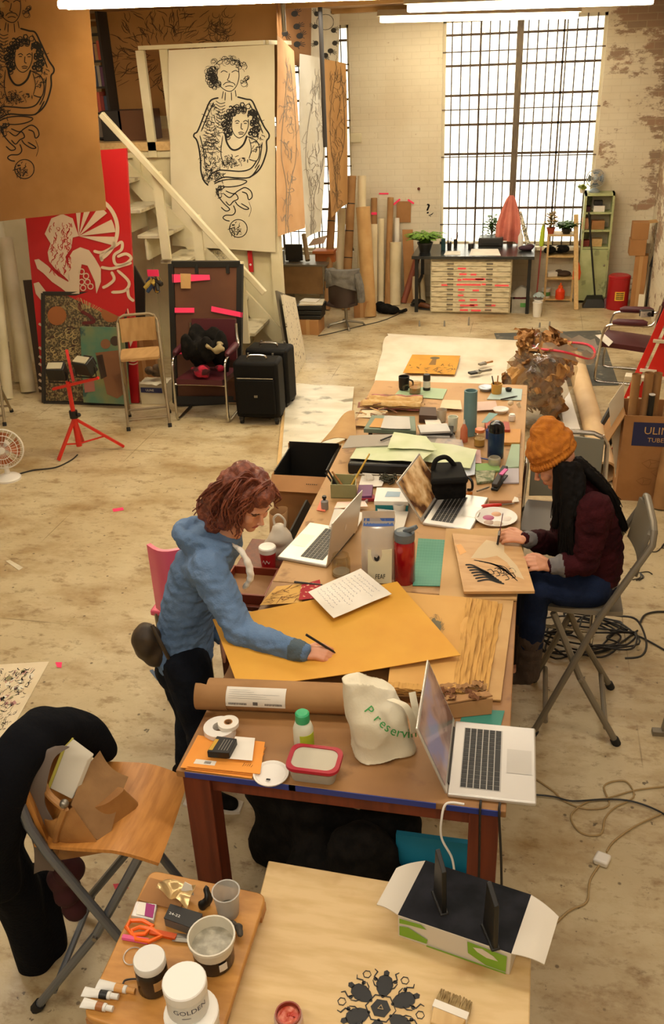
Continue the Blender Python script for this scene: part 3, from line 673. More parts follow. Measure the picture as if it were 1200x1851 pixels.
mb=MB();c=Z(970,574)+V((.01,.21,.175));mb.grid(lambda u,v:c+V(((u-.5)*.13,(v-.5)*.1,.03+.05*math.sin(u*3.14)*math.sin(v*3.14)+.02*mnoise.noise(V((u*7,v*7,4))))),9,9,.008);solo('rag',mb,mat('rag_blue','#9aa6a2',.9),'pale blue rag stuffed over the rear white bucket','rag')
def roll(name,base,top,r,m,label,group='tall rolls against the brick wall',hollow=True,bands=0,ytop=None):
 a=V(base);e=V(top);d=(e-a).normalized();t=thing(name,label,'roll',a,group)
 mb=MB();mb.tube([a,e],r,18,caps=False);s=d.orthogonal().normalized()
 mb.tube([e,a],r*.8,18,caps=False);k=18
 for q,dd in((a,-1),(e,1)):
  n1=d.orthogonal().normalized();b2=d.cross(n1);vs=[]
  for j in range(k):
   an=6.283*j/k;w_=n1*math.cos(an)+b2*math.sin(an);vs+=[q+w_*r,q+w_*r*.8]
  mb.add(vs,[(2*j,2*((j+1)%k),2*((j+1)%k)+1,2*j+1)for j in range(k)],0)
 put('roll',mb,m,t,fixn=False)
 for i in range(bands):
  c=lerp(a,e,(i+1)/(bands+1));mb=MB();mb.tube([c-d*.006,c+d*.006],r*1.03,16);put('band',mb,'black',t)
 return t
def standing(name,bx,by,tx,ty,wpx,m,label,dy=.12,**k):
 a=Z(bx,by);e=Yp(tx,ty,min(a.y+dy,WB-.04));r=wpx/2*(a-EYE).dot(FW)/F
 return roll(name,a+V((0,0,.002)),e,r,m,label,**k)
mat('roll_cream','#dccdaa',.7,c2='#cfbf98',ns=4)
standing('kraft_roll',668,572,656,374,25,'kraft_light','thick kraft paper roll standing beside the swivel chair',dy=.2)
standing('paper_roll',653,560,654,318,15,'roll_cream','white paper roll rising behind the thick kraft roll',dy=.3)
standing('wrapped_roll',625,560,636,318,15,'kraft','brown wrapped roll with black bands leaning behind the thick kraft roll',dy=.3,bands=4)
standing('wrapped_roll',590,560,602,345,14,'kraft','brown banded roll half hidden by the tan paper banner',dy=.4,bands=3)
standing('paper_roll',612,556,618,378,14,'roll_cream','cream roll between the two brown banded rolls',dy=.35)
standing('paper_roll',675,556,676,405,13,'roll_cream','shorter white roll right next to the thick kraft roll',dy=.15)
standing('paper_roll',688,552,689,395,11,'roll_cream','slim cream roll between white and brown rolls',dy=.2)
standing('kraft_tube',676,548,676,358,11,'kraft','slim kraft tube with pink tape rising behind the white rolls',dy=.3)
standing('kraft_tube',700,552,706,357,11,'kraft','slim brown tube leaning between the cream rolls on the wall',dy=.3)
standing('paper_roll',714,551,715,438,20,'roll_cream','broad cream roll near the fern end of the desk',dy=.1)
standing('paper_roll',716,545,717,394,10,'paper','thin white roll with dark lettering behind the broad cream roll',dy=.2)
standing('kraft_tube',729,548,754,466,11,mat('rose_wood','#8d4a34',.6),'reddish brown tube slanting towards the desk leg',dy=.18)
standing('paper_roll',753,548,749,500,12,'paper_warm','short cream roll standing under the desk end',dy=.1)
standing('paper_roll',765,546,763,497,9,'paper_warm','short thin cream roll beside the cabinet under the desk',dy=.1)
mb=MB();q=quad([Z(732,548),Z(752,548),Yp(746,415,WB-.05),Yp(727,415,WB-.05)]);mb.grid(q,2,4,.012);solo('cardboard_sheet',mb,'cardboard','brown cardboard sheet leaning on the wall behind the fern','cardboard')
mb=MB();q=quad([Yp(716,402,WB-.02),Yp(742,402,WB-.02),Yp(743,364,WB-.015),Yp(717,364,WB-.015)]);mb.grid(q,4,4,.006)
t=thing('taped_cardboard','small cardboard piece stuck on the brick wall by pink tapes','cardboard',mb.v[0]);put('sheet',mb,'cardboard',t)
for x0_,y0_,x1_,y1_ in((711,370,723,360),(737,361,748,368)):
 mb=MB();mb.bar(Yp(x0_,y0_,WB-.027),Yp(x1_,y1_,WB-.027),.022,.002,up=(0,1,0));put('tape_strip',mb,'pink_tape',t)
mb=MB();mb.bar(Yp(685,350,WB-.006),Yp(702,350,WB-.006),.018,.003,up=(0,1,0));solo('tape_strip',mb,'pink_tape','short pink tape strip on the brick wall above the rolls','tape')
mb=MB();mb.bar(Yp(671,386,Z(676,548).y+.2),Yp(681,386,Z(676,548).y+.2),.03,.012,up=(0,1,0));solo('tape_strip',mb,'pink_tape','pink tape wrapped round a slim kraft tube','tape')
c=Z(700,568);mb=MB();g=random.Random(4)
for x,y,r0,rz_ in((-.10,.08,.07,.07),(-.02,.04,.10,.06),(.06,.02,.09,.05),(-.08,.12,.05,.06)):mb.ell(c+V((x,y,rz_)),(r0,r0*.8,rz_),14,10)
mb.tube(spl([(c.x+.08,c.y+.03,.05),(c.x+.16,c.y+.02,.03),(c.x+.20,c.y+.05,.035),(c.x+.23,c.y+.03,.05)]),.022,8)
solo('cloth_bag',mb,'black_cloth','slumped black cloth bag lying on the floor before the paper rolls','bag',origin=c)
def shoe(c,a,L,m,sole,label,group=None,lie=0,name='shoe'):
 c=V(c);t=thing(name,label,'shoe',c,group);T_=rz(c,a)
 mb=MB();mb.T=T_;mb.grid(lambda u,v:V(((u-.5)*L,(v-.5)*L*.36*(1-.35*(2*u-1)**4+(.1 if u>.6 else 0)),.011)),10,4,.02);put('sole',mb,sole,t)
 mb=MB();mb.T=T_
 mb.tube([(-.46*L,0,.06*L+.02),(-.3*L,0,.17*L+.02),(0,0,.15*L+.02),(.25*L,0,.10*L+.02),(.47*L,0,.06*L+.02)],[.06*L,.16*L,.165*L,.155*L,.07*L],12);put('upper',mb,m,t)
 mb=MB();mb.T=T_
 for k in range(3):mb.tube([(.02*L+.06*L*k,-.09*L,.27*L-.03*L*k),(.05*L+.06*L*k,0,.315*L-.035*L*k),(.02*L+.06*L*k,.09*L,.27*L-.03*L*k)],.006,5)
 put('lace',mb,'dark',t);return t
shoe(Z(768,560)+V((0,.02,0)),-.3,.2,mat('leather_brown','#6b3d1e',.5),'dark','brown shoe lying by the corner of the flat file cabinet','shoes by the cabinet')
shoe(Z(756,552),.5,.2,'black','dark','dark shoe under the desk next to the brown shoe','shoes by the cabinet')
mat('mat_grey','#4a4a44',.7,c2='#5d5a50',ns=5,nd=6,c3='#8a836f',n3=9,l3=.58,h3=.68)
mb=MB();q=quad([Z(893,603),Z(1085,598),Z(1118,697),Z(930,700)],.003);mb.grid(q,20,20,.004);solo('floor_mat',mb,'mat_grey','large dark grey paint-stained mat on the floor behind the brown plastic bag','mat',origin=q(.5,.5))
mat('sheet_white','#e9dfca',.8,c2='#d8ccb2',ns=3,bump=.2,bs=6)
def sheetfn(u,v):
 p=quad([Z(672,706),Z(925,705),Z(948,618),Z(700,605)])(u,v);w_=mnoise.noise(V((u*3,v*4,2)))
 h_=.012+.014*w_+(.09*math.sin(max(0,(v-.62)/.38)*3.14)**2)*(.6+.5*mnoise.noise(V((u*4,3,1))));return V((p.x+.05*mnoise.noise(V((v*5,7,u))),p.y,max(.009,h_)))
mb=MB();mb.grid(sheetfn,40,40,.003);solo('drop_cloth',mb,'sheet_white','rumpled white drop cloth spread on the floor beyond the work table','drop cloth',origin=Z(810,660))
def art_blotch(mb,mp):
 g=random.Random(3)
 mb.flat([(.5+.10*math.cos(a*.4),.83+.07*math.sin(a*.4))for a in range(16)],mp,1)
 mb.flat([(.43,.45),(.57,.45),(.54,.78),(.46,.78)],mp,2)
 for k in range(26):
  x,y=g.uniform(.05,.95),g.uniform(.06,.5);mb.stroke([(x+g.uniform(-.06,.06),y+g.uniform(-.06,.06))for _ in range(4)],.02,mp,2)
mat('yellow_paper','#d79f36',.75,c2='#cf9430',ns=4,bump=.05,bs=40);mat('tan_ink','#8d6a36',.8);mat('grey_ink','#6b6349',.8)
paper('yellow_print',[(728,674),(822,677),(832,643),(745,641)],.045,'yellow_paper','yellow paper with a brown printed figure lying on the white drop cloth','print',base=0,art=art_blotch,mats=['grey_ink','tan_ink'],n=4)
def brush(a,e,w,bristle,hand,label,flatw=True,group=None,name='paint_brush'):
 a,e=V(a),V(e);d=(e-a).normalized();t=thing(name,label,'brush',a,group)
 mb=MB();mb.bar(a,lerp(a,e,.32),w,.02);put('bristles',mb,bristle,t,bev=.004)
 mb=MB();mb.bar(lerp(a,e,.30),lerp(a,e,.44),w*1.03,.022);put('ferrule',mb,'steel',t)
 mb=MB();mb.tube([lerp(a,e,q)for q in(.44,.55,.75,.95,1)],[w*.42,w*.22,w*.2,w*.24,w*.1],8);put('handle',mb,hand,t)
brush(Z(848,675,.06),Z(889,668,.06),.06,'black','steel','black bristled paint brush lying on the white drop cloth',group='brushes on the drop cloth')
brush(Z(866,659,.06),Z(891,653,.06),.045,'steel','wood','worn wooden scraper brush behind the black bristled brush',group='brushes on the drop cloth')
for k,(x,y,h_)in enumerate(((758,590,.07),(803,590,.07),(847,588,.10),(993,590,.06),(975,592,.06))):
 c=Z(x,y);mb=MB();mb.lathe([(.012,0),(.01,h_*.7),(.005,h_),(0,h_)],c,8);solo('floor_peg',mb,'grey_plastic',['grey peg upright behind the left corner of the drop cloth','second upright grey peg from the left behind the drop cloth','tallest grey peg behind the middle of the drop cloth','right one of the two pegs on the grey mat','left one of the two pegs on the grey mat'][k],'peg','pegs behind the drop cloth',origin=c)
mat('smeared','#cfc6ae',.35,c2='#e3dcc8',ns=3,nd=6,c3='#8d8672',n3=5,l3=.56,h3=.66,stretch=(1,2.5,1))
mb=MB();slab(mb,[(500,845),(632,792),(640,700),(515,692)],0,.02);
t=thing('plywood_sheet','plywood sheet on the floor covered with grey and white paint smears','plywood',Z(560,760));put('panel',mb,'wood_pale',t)
mb=MB();q=quad([Z(508,842,.021),Z(632,792,.021),Z(640,700,.021),Z(519,694,.021)],.001,.01,2);mb.grid(q,20,20,.002);put('painted_film',mb,'smeared',t)
cy0=11.0
a,e=Yp(503,478,cy0),Yp(582,478,cy0)
t=thing('counter','brown fronted counter standing under the hanging paper banners','counter',((a.x+e.x)/2,cy0,0))
zc=a.z;zb=Yp(540,528,cy0).z
mb=MB();mb.box(((a.x+e.x)/2-.1,cy0+.3,zc-.012),(e.x-a.x+.3,.62,.024));put('counter_top',mb,'grey_paint',t)
mb=MB();mb.box(((a.x+e.x)/2,cy0,(zc+zb)/2-.02),(e.x-a.x,.02,zc-zb));put('front_panel',mb,mat('board_brown','#8a683f',.6,c2='#7a5a34',ns=4),t)
for x in(a.x+.02,e.x-.03):
 mb=MB();mb.box((x,cy0+.3,zb/2),(.05,.5,zb));put('side_panel',mb,'grey_paint',t)
mk=lambda x,y:V((Yp(x,y,cy0+.2).x,cy0+.2,zc))
q=mk(532,470);mb=MB();mb.box((q.x,q.y,zc+.11),(.22,.03,.2));mb.box((q.x,q.y+.03,zc+.01),(.14,.12,.02));solo('monitor',mb,'dark','dark flat screen standing on the counter under the peach banner','monitor',bev=.004)
q=mk(509,470);mb=MB();mb.box((q.x,q.y-.05,zc+.07),(.09,.12,.14));solo('paint_box',mb,mat('pale_blue','#b9bfc0',.5),'pale plastic box at the left end of the counter','box',bev=.004)
a1=mk(560,478);mb=MB();mb.cyl(a1+V((0,-.1,.03)),Yp(549,424,cy0+.3),.03,n=12);solo('poster_tube',mb,mat('tube_tan','#a58c66',.6),'tan poster tube leaning on the counter beside the dark screen','tube',origin=a1)
a1,e1=Yp(566,455,cy0+.15),Yp(604,455,cy0+.15);mb=MB();mb.box(((a1.x+e1.x)/2,cy0+.2,a1.z),(e1.x-a1.x,.2,.03));mb.box(((a1.x+e1.x)/2,cy0+.25,(a1.z+zc)/2-.01),(e1.x-a1.x-.02,.1,a1.z-zc));solo('toolbox',mb,[mat('orange_edge','#b5642c',.6)],'orange brown lidded box on the counter beneath the tan banner','box')
mb=MB();q=quad([Yp(556,445,cy0+.1),Yp(566,432,cy0+.1),Yp(592,425,cy0+.3),Yp(585,440,cy0+.3)]);mb.grid(q,4,4,.002);solo('paper_sheet',mb,'paper','curled white paper sheet above the orange brown lidded box','paper')
a,e=Z(536,604),Z(578,606);bt=.17
t=carton('cardboard_box','printed cardboard box under the stack of black trays',[(538,605),(576,606)],.3,bt)
mp=lambda u,v:V((u,a.y-.004,v));mb=MB();mb.text('ORAH',a.x+.03,.085,.05,mp);put('printed_word',mb,'ink',t,smooth=0)
for k in range(3):
 z=bt+k*.055;lb=['lowest black tray of the stack on the printed box','middle black tray of the stack on the printed box','upper black tray of the stack on the printed box'][k]
 mb=MB();mb.box(((a.x+e.x)/2+.01*k,a.y+.14,z+.024),(e.x-a.x+.02,.26,.046));solo('document_tray',mb,'black',lb,'tray','black trays in front of the counter',bev=.005)
z=bt+.165;mb=MB();mb.box(((a.x+e.x)/2+.03,a.y+.13,z+.008),(.27,.24,.016),a=.1);solo('white_board',mb,'white_paint','white board lying on the black trays','board')
mb=MB();mb.box(((a.x+e.x)/2,a.y+.16,z+.021),(.2,.16,.008),a=-.15);solo('paper_sheet',mb,'paper','white paper lying on top of the black tray stack','paper')
c=Z(626,590)+V((.0,.0,0))
t=thing('swivel_chair','dark shell swivel chair on a four star base beside the kraft roll','chair',c)
for k in range(4):
 an=.35+k*math.pi/2;mb=MB();mb.tube([c+V((0,0,.07)),c+V((math.cos(an)*.2,math.sin(an)*.2,.03)),c+V((math.cos(an)*.22,math.sin(an)*.22,.0))],.014,8);put('foot',mb,'steel',t)
mb=MB();mb.cyl(c+V((0,0,.05)),c+V((0,0,.26)),.018,n=12);put('column',mb,'steel',t)
sz=.27
mb=MB();mb.grid(lambda u,v:c+V(((u-.5)*.34-.03,(v-.5)*.32,sz+.03*(2*u-1)**2)),8,8,.03);put('seat',mb,mat('shell_brown','#33231c',.5),t)
def back(u,v):
 an=R(lerp(-75,75,u));rr=.17;ce=c+V((-.02,0,0));x=-math.cos(an)*.0
 return ce+V((math.sin(an)*rr*1.0,-.05-math.cos(an)*rr+.05,sz+lerp(0,.38,v)))
mb=MB();mb.grid(back,14,8,.02);put('backrest',mb,'shell_brown',t)
mat('jacket_grey','#6f6a62',.95,c2='#57534c',ns=12,bump=.4,bs=40)
mb=MB()
def jk(u,v):
 an=R(lerp(-85,85,u));rr=.195+.02*mnoise.noise(V((u*6,v*5,3)));zz=sz+.40-max(0,v-.25)*.30*(.6+.9*abs(u-.4));yy_=-math.cos(an)*rr
 if v<.25:yy_=lerp(-math.cos(an)*.10,yy_,v*4);zz=sz+.41
 return c+V((-.02+math.sin(an)*rr,yy_,zz))
mb.grid(jk,20,14,.02);mb.tube(spl([tuple(c+V((.15,-.08,sz+.36))),tuple(c+V((.20,-.12,sz+.2))),tuple(c+V((.21,-.13,sz+.05)))]),[.05]*6+[.045]*6+[.04],10)
mb.ell(c+V((-.13,-.1,sz+.33)),(.09,.08,.11),14,10)
solo('grey_jacket',mb,'jacket_grey','grey jacket draped over the back of the swivel chair','jacket',origin=c+V((0,0,sz+.2)))
mb=MB();mb.box((c.x-.02,c.y+.06,sz+.06),(.2,.14,.05));solo('paper_bundle',mb,mat('mixed_print','#b8a99a',.8,c2='#7d3a34',ns=30),'printed papers bundled on the swivel chair seat','paper')
q=Z(664,572);carton('open_carton','small cardboard carton behind the swivel chair beside the kraft roll',[(640,575),(668,574)],.2,.2)
mb=MB();mb.tube(spl([tuple(Z(x,y,.006))for x,y in((575,607),(600,602),(640,592),(690,580),(722,567))]),.005,6);solo('floor_cable',mb,'dark','thin dark cable running across the floor by the black bag','cable')
mb=MB();q=quad([Z(531,684),Z(551,668),Z(545,640,.18)+V((0,.0,0)),Yp(509,532,Z(531,684).y+.05)]);
P0,P1=Z(533,684),Z(552,650);tp0=Yp(509,532,P0.y+.0)
mat('splatter','#d9cfb6',.6,c2='#5d4a36',ns=28,nd=5,lo=.6,hi=.66)
dd=tp0-P0;mb=MB();q=quad([P0,P1,P1+V((dd.x,dd.y,dd.z*.78)),P0+dd]);mb.grid(q,4,6,.02);solo('leaning_board',mb,'splatter','white paint-splattered board leaning on the loft corner beside the suitcases','board',origin=P0)
mb=MB();q=quad([P0+V((-.06,.02,0)),P1+V((-.06,.02,0)),P1+V((dd.x-.06,dd.y,dd.z*.8)),P0+dd+V((-.06,.02,.03))]);mb.grid(q,2,2,.02);solo('leaning_board',mb,'grey_paint','dark board leaning just behind the white splattered board','board',origin=P0)
class Pl:
 """flat hanging sheet: photo positions on the sheet's own plane become points on it"""
 def __init__(s,o,ex,ey,wave=None):s.o=V(o);s.x=V(ex).normalized();s.y=(V(ey)-s.x*V(ey).dot(s.x)).normalized();s.n=s.x.cross(s.y);s.w=wave
 def hit(s,px,py):d=_ray(px,py);t=(s.o-EYE).dot(s.n)/d.dot(s.n);return EYE+d*t
 def ab(s,px,py):q=s.hit(px,py)-s.o;return q.dot(s.x),q.dot(s.y)
 def at(s,a,b,h=0.0):return s.o+s.x*a+s.y*b+s.n*((s.w(a,b)if s.w else 0)+h)
 def m(s,h=.003):
  sg=1 if(EYE-s.o).dot(s.n)>0 else-1
  def f(px,py):a,b=s.ab(px,py);return s.at(a,b,h*sg)
  return f
 def sheet(s,mb,pix,nu=16,nv=24,th=.002,m=0):
  c=[s.ab(*q)for q in pix]
  def f(u,v):
   a=lerp(lerp(c[0][0],c[1][0],u),lerp(c[3][0],c[2][0],u),v);b=lerp(lerp(c[0][1],c[1][1],u),lerp(c[3][1],c[2][1],u),v);return s.at(a,b)
  mb.grid(f,nu,nv,th,m)
LY=8.95;LX=-2.5;LZ=Yp(262,272,LY).z;LT=Yp(262,91,LY).z
mb=MB();mb.box(((-5.6+LX)/2,LY+.05,LZ/2),(LX+5.6,.1,LZ));struct('wall_loft',mb,'cream_paint',smooth=0)
mb=MB();mb.box(((-5.6+LX)/2,LY+.9,LZ+.04),(LX+5.6,1.9,.08));lw=struct('loft_floor',mb,'wood_pale',smooth=0)
mb=MB()
mb.box(((-5.6+LX)/2,LY-.015,LZ+.0),(LX+5.6,.03,.13));struct('trim_1',mb,'cream_paint',smooth=0)
mb=MB();mb.box((LX-.02,LY-.01,LZ/2),(.09,.12,LZ));struct('trim_2',mb,'cream_paint',smooth=0)
for x in(-3.05,-3.9):
 mb=MB();mb.box((x,LY-.012,LZ/2),(.07,.03,LZ));struct('trim_3',mb,'cream_paint',smooth=0)
t=thing('guard_rail','cream painted wooden guard rail along the edge of the loft','railing',(-3.1,LY,LZ+.07))
for x in(Yp(268,180,LY).x,Yp(310,180,LY).x,LX-.02):
 mb=MB();mb.bar((x,LY-.03,LZ-.06),(x-.01,LY-.03,LT),.085,.04,up=(0,1,0));put('post',mb,'cream_paint',t)
mb=MB();mb.box((Yp(256,91,LY).x/2+LX/2,LY-.03,LT+.02),(LX-Yp(256,91,LY).x,.1,.035));put('cap_rail',mb,'cream_paint',t)
mb=MB();mb.box((LX-.0,LY+1.2,LT+.02),(.06,2.4,.035));put('cap_rail',mb,'cream_paint',t)
RY=8.25;r0,r1=Yp(478,530,RY),Yp(183,206,RY);sl=(r1.z-r0.z)/(r1.x-r0.x)
t=thing('staircase','steep cream painted staircase with a handrail rising to the loft','stairs',(r0.x,RY+.3,0))
nst=8
for i in range(nst):
 z=LZ*(i+1)/(nst+1);x=r0.x+(z+.66-r0.z)/sl
 mb=MB();mb.box((x-.06,RY+.33,z-.016),(.27,.56,.032));put('tread',mb,mat('tread_worn','#cfc5a6',.6,c2='#8b7a58',ns=7,lo=.5,hi=.7),t,bev=.003)
 mb=MB();mb.box((x-.12,RY+.33,z-LZ/(nst+1)/2-.016),(.02,.54,LZ/(nst+1)-.032));put('riser',mb,'cream_paint',t)
for y in(RY+.62,):
 mb=MB();mb.bar((r0.x+(.66+.25-r0.z)/sl,y,.24),(r0.x+(LZ+.6-r0.z)/sl,y,LZ-.08),.035,.16);put('stringer',mb,'cream_paint',t)
mb=MB();mb.bar(r0,r1,.05,.055);put('handrail',mb,'cream_paint',t,bev=.006)
for px,py in((281,313),(352,391),(430,476)):
 c=Yp(px,py,RY);mb=MB();mb.bar((c.x,RY+.03,max(0.0,c.z-.78)),(c.x,RY+.03,c.z+.01),.09,.035,up=(0,1,0));put('post',mb,'cream_paint',t)
def zc(pts):return[(240+x*.35,y*.35)for x,y in pts]
def scrib(g,c,rx,ry,n,ln=26,cur=1.2):
 out=[]
 for _ in range(n):
  a=g.uniform(0,6.28);q=math.sqrt(g.random());x,y=c[0]+rx*q*math.cos(a),c[1]+ry*q*math.sin(a);h=g.uniform(0,6.28);p=[(x,y)]
  for k in range(5):h+=g.uniform(-cur,cur);x+=math.cos(h)*ln/5;y+=math.sin(h)*ln/5;p.append((x,y))
  out.append((zc(p),g.uniform(.5,1.1)))
 return out
def figure():
 g=random.Random(11);S=[]
 L=lambda pts,w=1.1:S.append((zc(spl([tuple(map(float,p))for p in pts],5)),w))
 for k in range(120):
  a=g.uniform(2.6,6.9)if k<55 else g.uniform(2.2,3.4);r=g.uniform(.75,1.15);c=(490+92*r*math.cos(a),385+80*r*math.sin(a))
  S.append((zc(arc(c,g.uniform(8,18),g.uniform(0,6),g.uniform(6,10),8)),g.uniform(.5,1)))
 for p in([(430,330),(455,310),(500,302),(540,318),(562,350)],[(440,350),(436,400),(450,440),(480,466),(510,470),(535,445),(548,400),(545,350)],[(455,375),(470,365),(490,374)],[(510,374),(530,364),(545,372)],[(500,378),(496,400),(490,414),(505,420)],[(468,440),(480,428),(500,424),(522,430),(530,442)],[(478,448),(500,443),(520,448)],[(470,470),(462,510)],[(530,465),(535,500)],[(480,475),(478,520)],[(510,475),(512,520)]):L(p)
 L([(445,505),(415,512),(396,530),(370,590),(335,675),(318,690),(314,705),(328,722),(340,760),(350,830),(352,880),(366,930),(390,958)],2.2)
 L([(420,528),(385,600),(352,680)],1.6);L([(345,700),(365,780),(372,850)],1.5)
 L([(540,500),(585,512),(615,520),(640,570),(676,650),(702,690),(702,712),(690,730),(690,780),(668,850),(640,890),(600,918)],2.2)
 L([(600,530),(640,610),(672,690)],1.6);L([(668,735),(655,820),(630,870)],1.5)
 for k in range(9):L([(430,520+k*16),(455,535+k*16),(480,528+k*15)],1.0);L([(370-k*2,640+k*18),(400,660+k*16),(430,650+k*17)],.9)
 S.extend(scrib(g,(420,640),50,110,95));S.extend(scrib(g,(400,790),45,100,95));S.extend(scrib(g,(395,900),35,40,30));S.extend(scrib(g,(640,700),30,110,60))
 for k in range(95):
  a=g.uniform(-3.9,.75);r=g.uniform(.8,1.25);c=(556+72*r*math.cos(a),640+82*r*math.sin(a))
  S.append((zc(arc(c,g.uniform(7,14),g.uniform(0,6),g.uniform(6,11),8)),g.uniform(1.1,2.0)))
 for p in([(514,620),(512,660),(525,695),(550,712),(578,695),(596,655),(597,615)],[(528,628),(542,622),(552,630)],[(570,630),(584,622),(594,630)],[(532,636),(548,636)],[(574,637),(590,637)],[(562,635),(560,662),(570,668)],[(545,686),(560,682),(576,687)],[(548,692),(572,692)]):L(p,1.2)
 L([(478,690),(486,735),(510,770),(540,772),(572,745),(590,700)],2.6);L([(590,705),(640,730),(655,780),(640,830),(600,822)],1.4);L([(600,715),(612,770),(600,820)],1.1)
 L([(640,830),(610,870),(560,884),(490,880),(440,880),(400,905),(388,930)],1.8);L([(655,850),(610,912),(540,918),(470,915),(420,940)],1.8);L([(465,700),(455,790),(470,850)],1.2)
 S.extend(scrib(g,(520,835),75,28,70,22,1.6));S.extend(scrib(g,(430,905),45,35,40))
 for p in([(420,950),(470,930),(540,925),(590,935),(560,955),(500,965),(440,960)],[(430,970),(440,1010),(470,1050),(500,1080),(480,1090),(455,1070)],[(480,985),(520,1000),(545,985),(580,968),(610,985),(618,1015),(600,1030),(590,1000),(565,990)],[(470,1000),(500,1020),(530,1000),(545,1025),(520,1040),(500,1060),(480,1040)],[(560,1050),(600,1075),(580,1080),(545,1060),(530,1040)],[(520,1060),(530,1090),(515,1110),(480,1112),(465,1125),(480,1138),(500,1142)]):L(p,1.5)
 L(arc((545,1180),46,0,6.3,16),1.2);S.extend(scrib(g,(530,1185),32,34,46,18,1.8));S.extend(scrib(g,(450,990),18,30,26));L([(600,1040),(612,1080),(600,1120)],.6)
 return S
FIG=figure()
bl=Pl((-3.0,LY-.09,2),(1,0,0),(0,0,1),lambda a,b:.012*math.sin(a*9+b*2)*(.4+.3*b*0)-.004*math.sin(b*8+a*3))
mb=MB();bl.sheet(mb,[(312,444),(498,456),(496,80),(304,91)]);f=bl.m()
for pts,w in FIG:mb.stroke(pts,w*1.3,f,1)
mat('banner_white','#d9ceb0',.85,c2='#cfc3a2',ns=2,bump=.1,bs=8)
solo('paper_banner',mb,['banner_white','ink'],'off white paper banner with a full ink figure hanging on the loft corner','banner','paper banners with ink drawings')
def side_pl(off=0.0,wv=.02,ph=0.0):
 return Pl((LX+.10+off,LY,2),(.075,1,0),(0,0,1),lambda a,b:wv*math.sin(a*5+b*1.5+ph))
def ghost(mb,f,x0,x1,y0,y1,m,seed,n=80):
 g=random.Random(seed);cx=(x0+x1)/2;w=(x1-x0)/2
 for _ in range(n):
  t_=g.random();y=lerp(y0,y1,t_);ww=w*(.25+.75*math.sin(min(1,t_*1.3)*3.0)**.7 if t_<.75 else .3);x=cx+g.uniform(-1,1)*ww
  p=[(x,y)];h=g.uniform(0,6.28)
  for k in range(5):h+=g.uniform(-1.2,1.2);x+=math.cos(h)*w*.18;y+=math.sin(h)*6;p.append((x,y))
  mb.stroke(p,g.uniform(.5,.9),f,m)
 for sg in(-1,1):mb.stroke(spl([(cx+sg*w*.2,y0),(cx+sg*w*.8,lerp(y0,y1,.3)),(cx+sg*w*.9,lerp(y0,y1,.55)),(cx+sg*w*.2,lerp(y0,y1,.75)),(cx+sg*.1*w,y1)]),.8,f,m)
mat('banner_peach','#d3aa7c',.85,c2='#c99c6c',ns=3);mat('banner_pale','#d2cdbd',.85,c2='#c6bfab',ns=3);mat('banner_tan','#b98c54',.85,c2='#ad8049',ns=3)
mat('grey_line','#8f8678',.9);mat('brown_line','#6d5434',.9)
for pix,pl,mm,ink,gx,lb in(([(505,428),(548,412),(534,92),(497,64)],side_pl(0),'banner_peach','grey_line',(507,533,115,410),'peach coloured paper banner hanging round the loft corner next to the white one'),([(551,431),(582,418),(584,108),(543,97)],side_pl(-.01,.03,1),'banner_pale','grey_line',(556,581,140,425),'narrow pale grey banner hanging between the peach and the tan banner'),([(596,394),(629,368),(622,115),(584,105)],side_pl(.01,.02,2),'banner_tan','brown_line',(598,622,120,375),'tan paper banner hanging nearest to the brick wall')):
 mb=MB();pl.sheet(mb,pix);ghost(mb,pl.m(.004),gx[0],gx[1],gx[2],gx[3],1,len(lb));solo('paper_banner',mb,[mm,ink],lb,'banner','paper banners with ink drawings')
def handprint(mb,f,x,y,s,a,m):
 T_=lambda p:(x+s*(p[0]*math.cos(a)-p[1]*math.sin(a)),y+s*(p[0]*math.sin(a)+p[1]*math.cos(a)))
 mb.flat([T_(p)for p in arc((0,0),1,0,6.1,12)],f,m)
 for k,(q,l)in enumerate(((-2.2,1.6),(-1.85,2.3),(-1.55,2.5),(-1.25,2.3),(-.4,1.7))):mb.stroke([T_((.7*math.cos(q),.7*math.sin(q))),T_((l*math.cos(q),l*math.sin(q)))],s*.42,f,m)
pl=side_pl(-.13,.01);mb=MB();pl.sheet(mb,[(503,110),(560,125),(566,-40),(500,-40)]);f=pl.m(.004)
for x,y,a in((520,8,1),(531,25,.8),(535,48,1.2),(540,65,.9),(536,80,1.6),(516,60,2.5)):handprint(mb,f,x,y,5.5,a,1)
mat('banner_brown','#96693a',.85,c2='#8a5f32',ns=3,bump=.15,bs=6)
solo('hand_banner',mb,['banner_brown','ink'],'brown paper banner with black handprints hanging above the peach banner','banner','banners with black handprints')
pl=side_pl(-.12,.01,1);mb=MB();pl.sheet(mb,[(562,112),(610,118),(617,-30),(566,-30)]);f=pl.m(.004)
mb.stroke(arc((587,40),14,0,6.3,16),1,f,1)
for x,y,a in((570,48,-1.2),(573,25,-.6),(601,55,1.1),(603,78,1.4),(596,92,2.0),(600,22,.6),(572,78,-2),(588,100,2.8)):handprint(mb,f,x,y,4.6,a,1)
solo('hand_banner',mb,['banner_pale','ink'],'white paper banner with a ring of black handprints beside the black hanging pole','banner','banners with black handprints')
q0,q1=Yp(578,-30,9.6),Yp(588,266,9.6);mb=MB();mb.cyl(V((q1.x,9.6,CEIL)),V((q1.x,9.6,q1.z)),.022,n=10);solo('hanging_pole',mb,'dark','thin black pole hanging down before the white handprint banner','pole')
q1=Yp(514,58,9.0);mb=MB();mb.cyl(V((q1.x,9.0,CEIL)),V((q1.x,9.0,q1.z)),.02,n=10);solo('hanging_pole',mb,'grey_paint','short grey pipe hanging from the ceiling behind the white banner corner','pole')
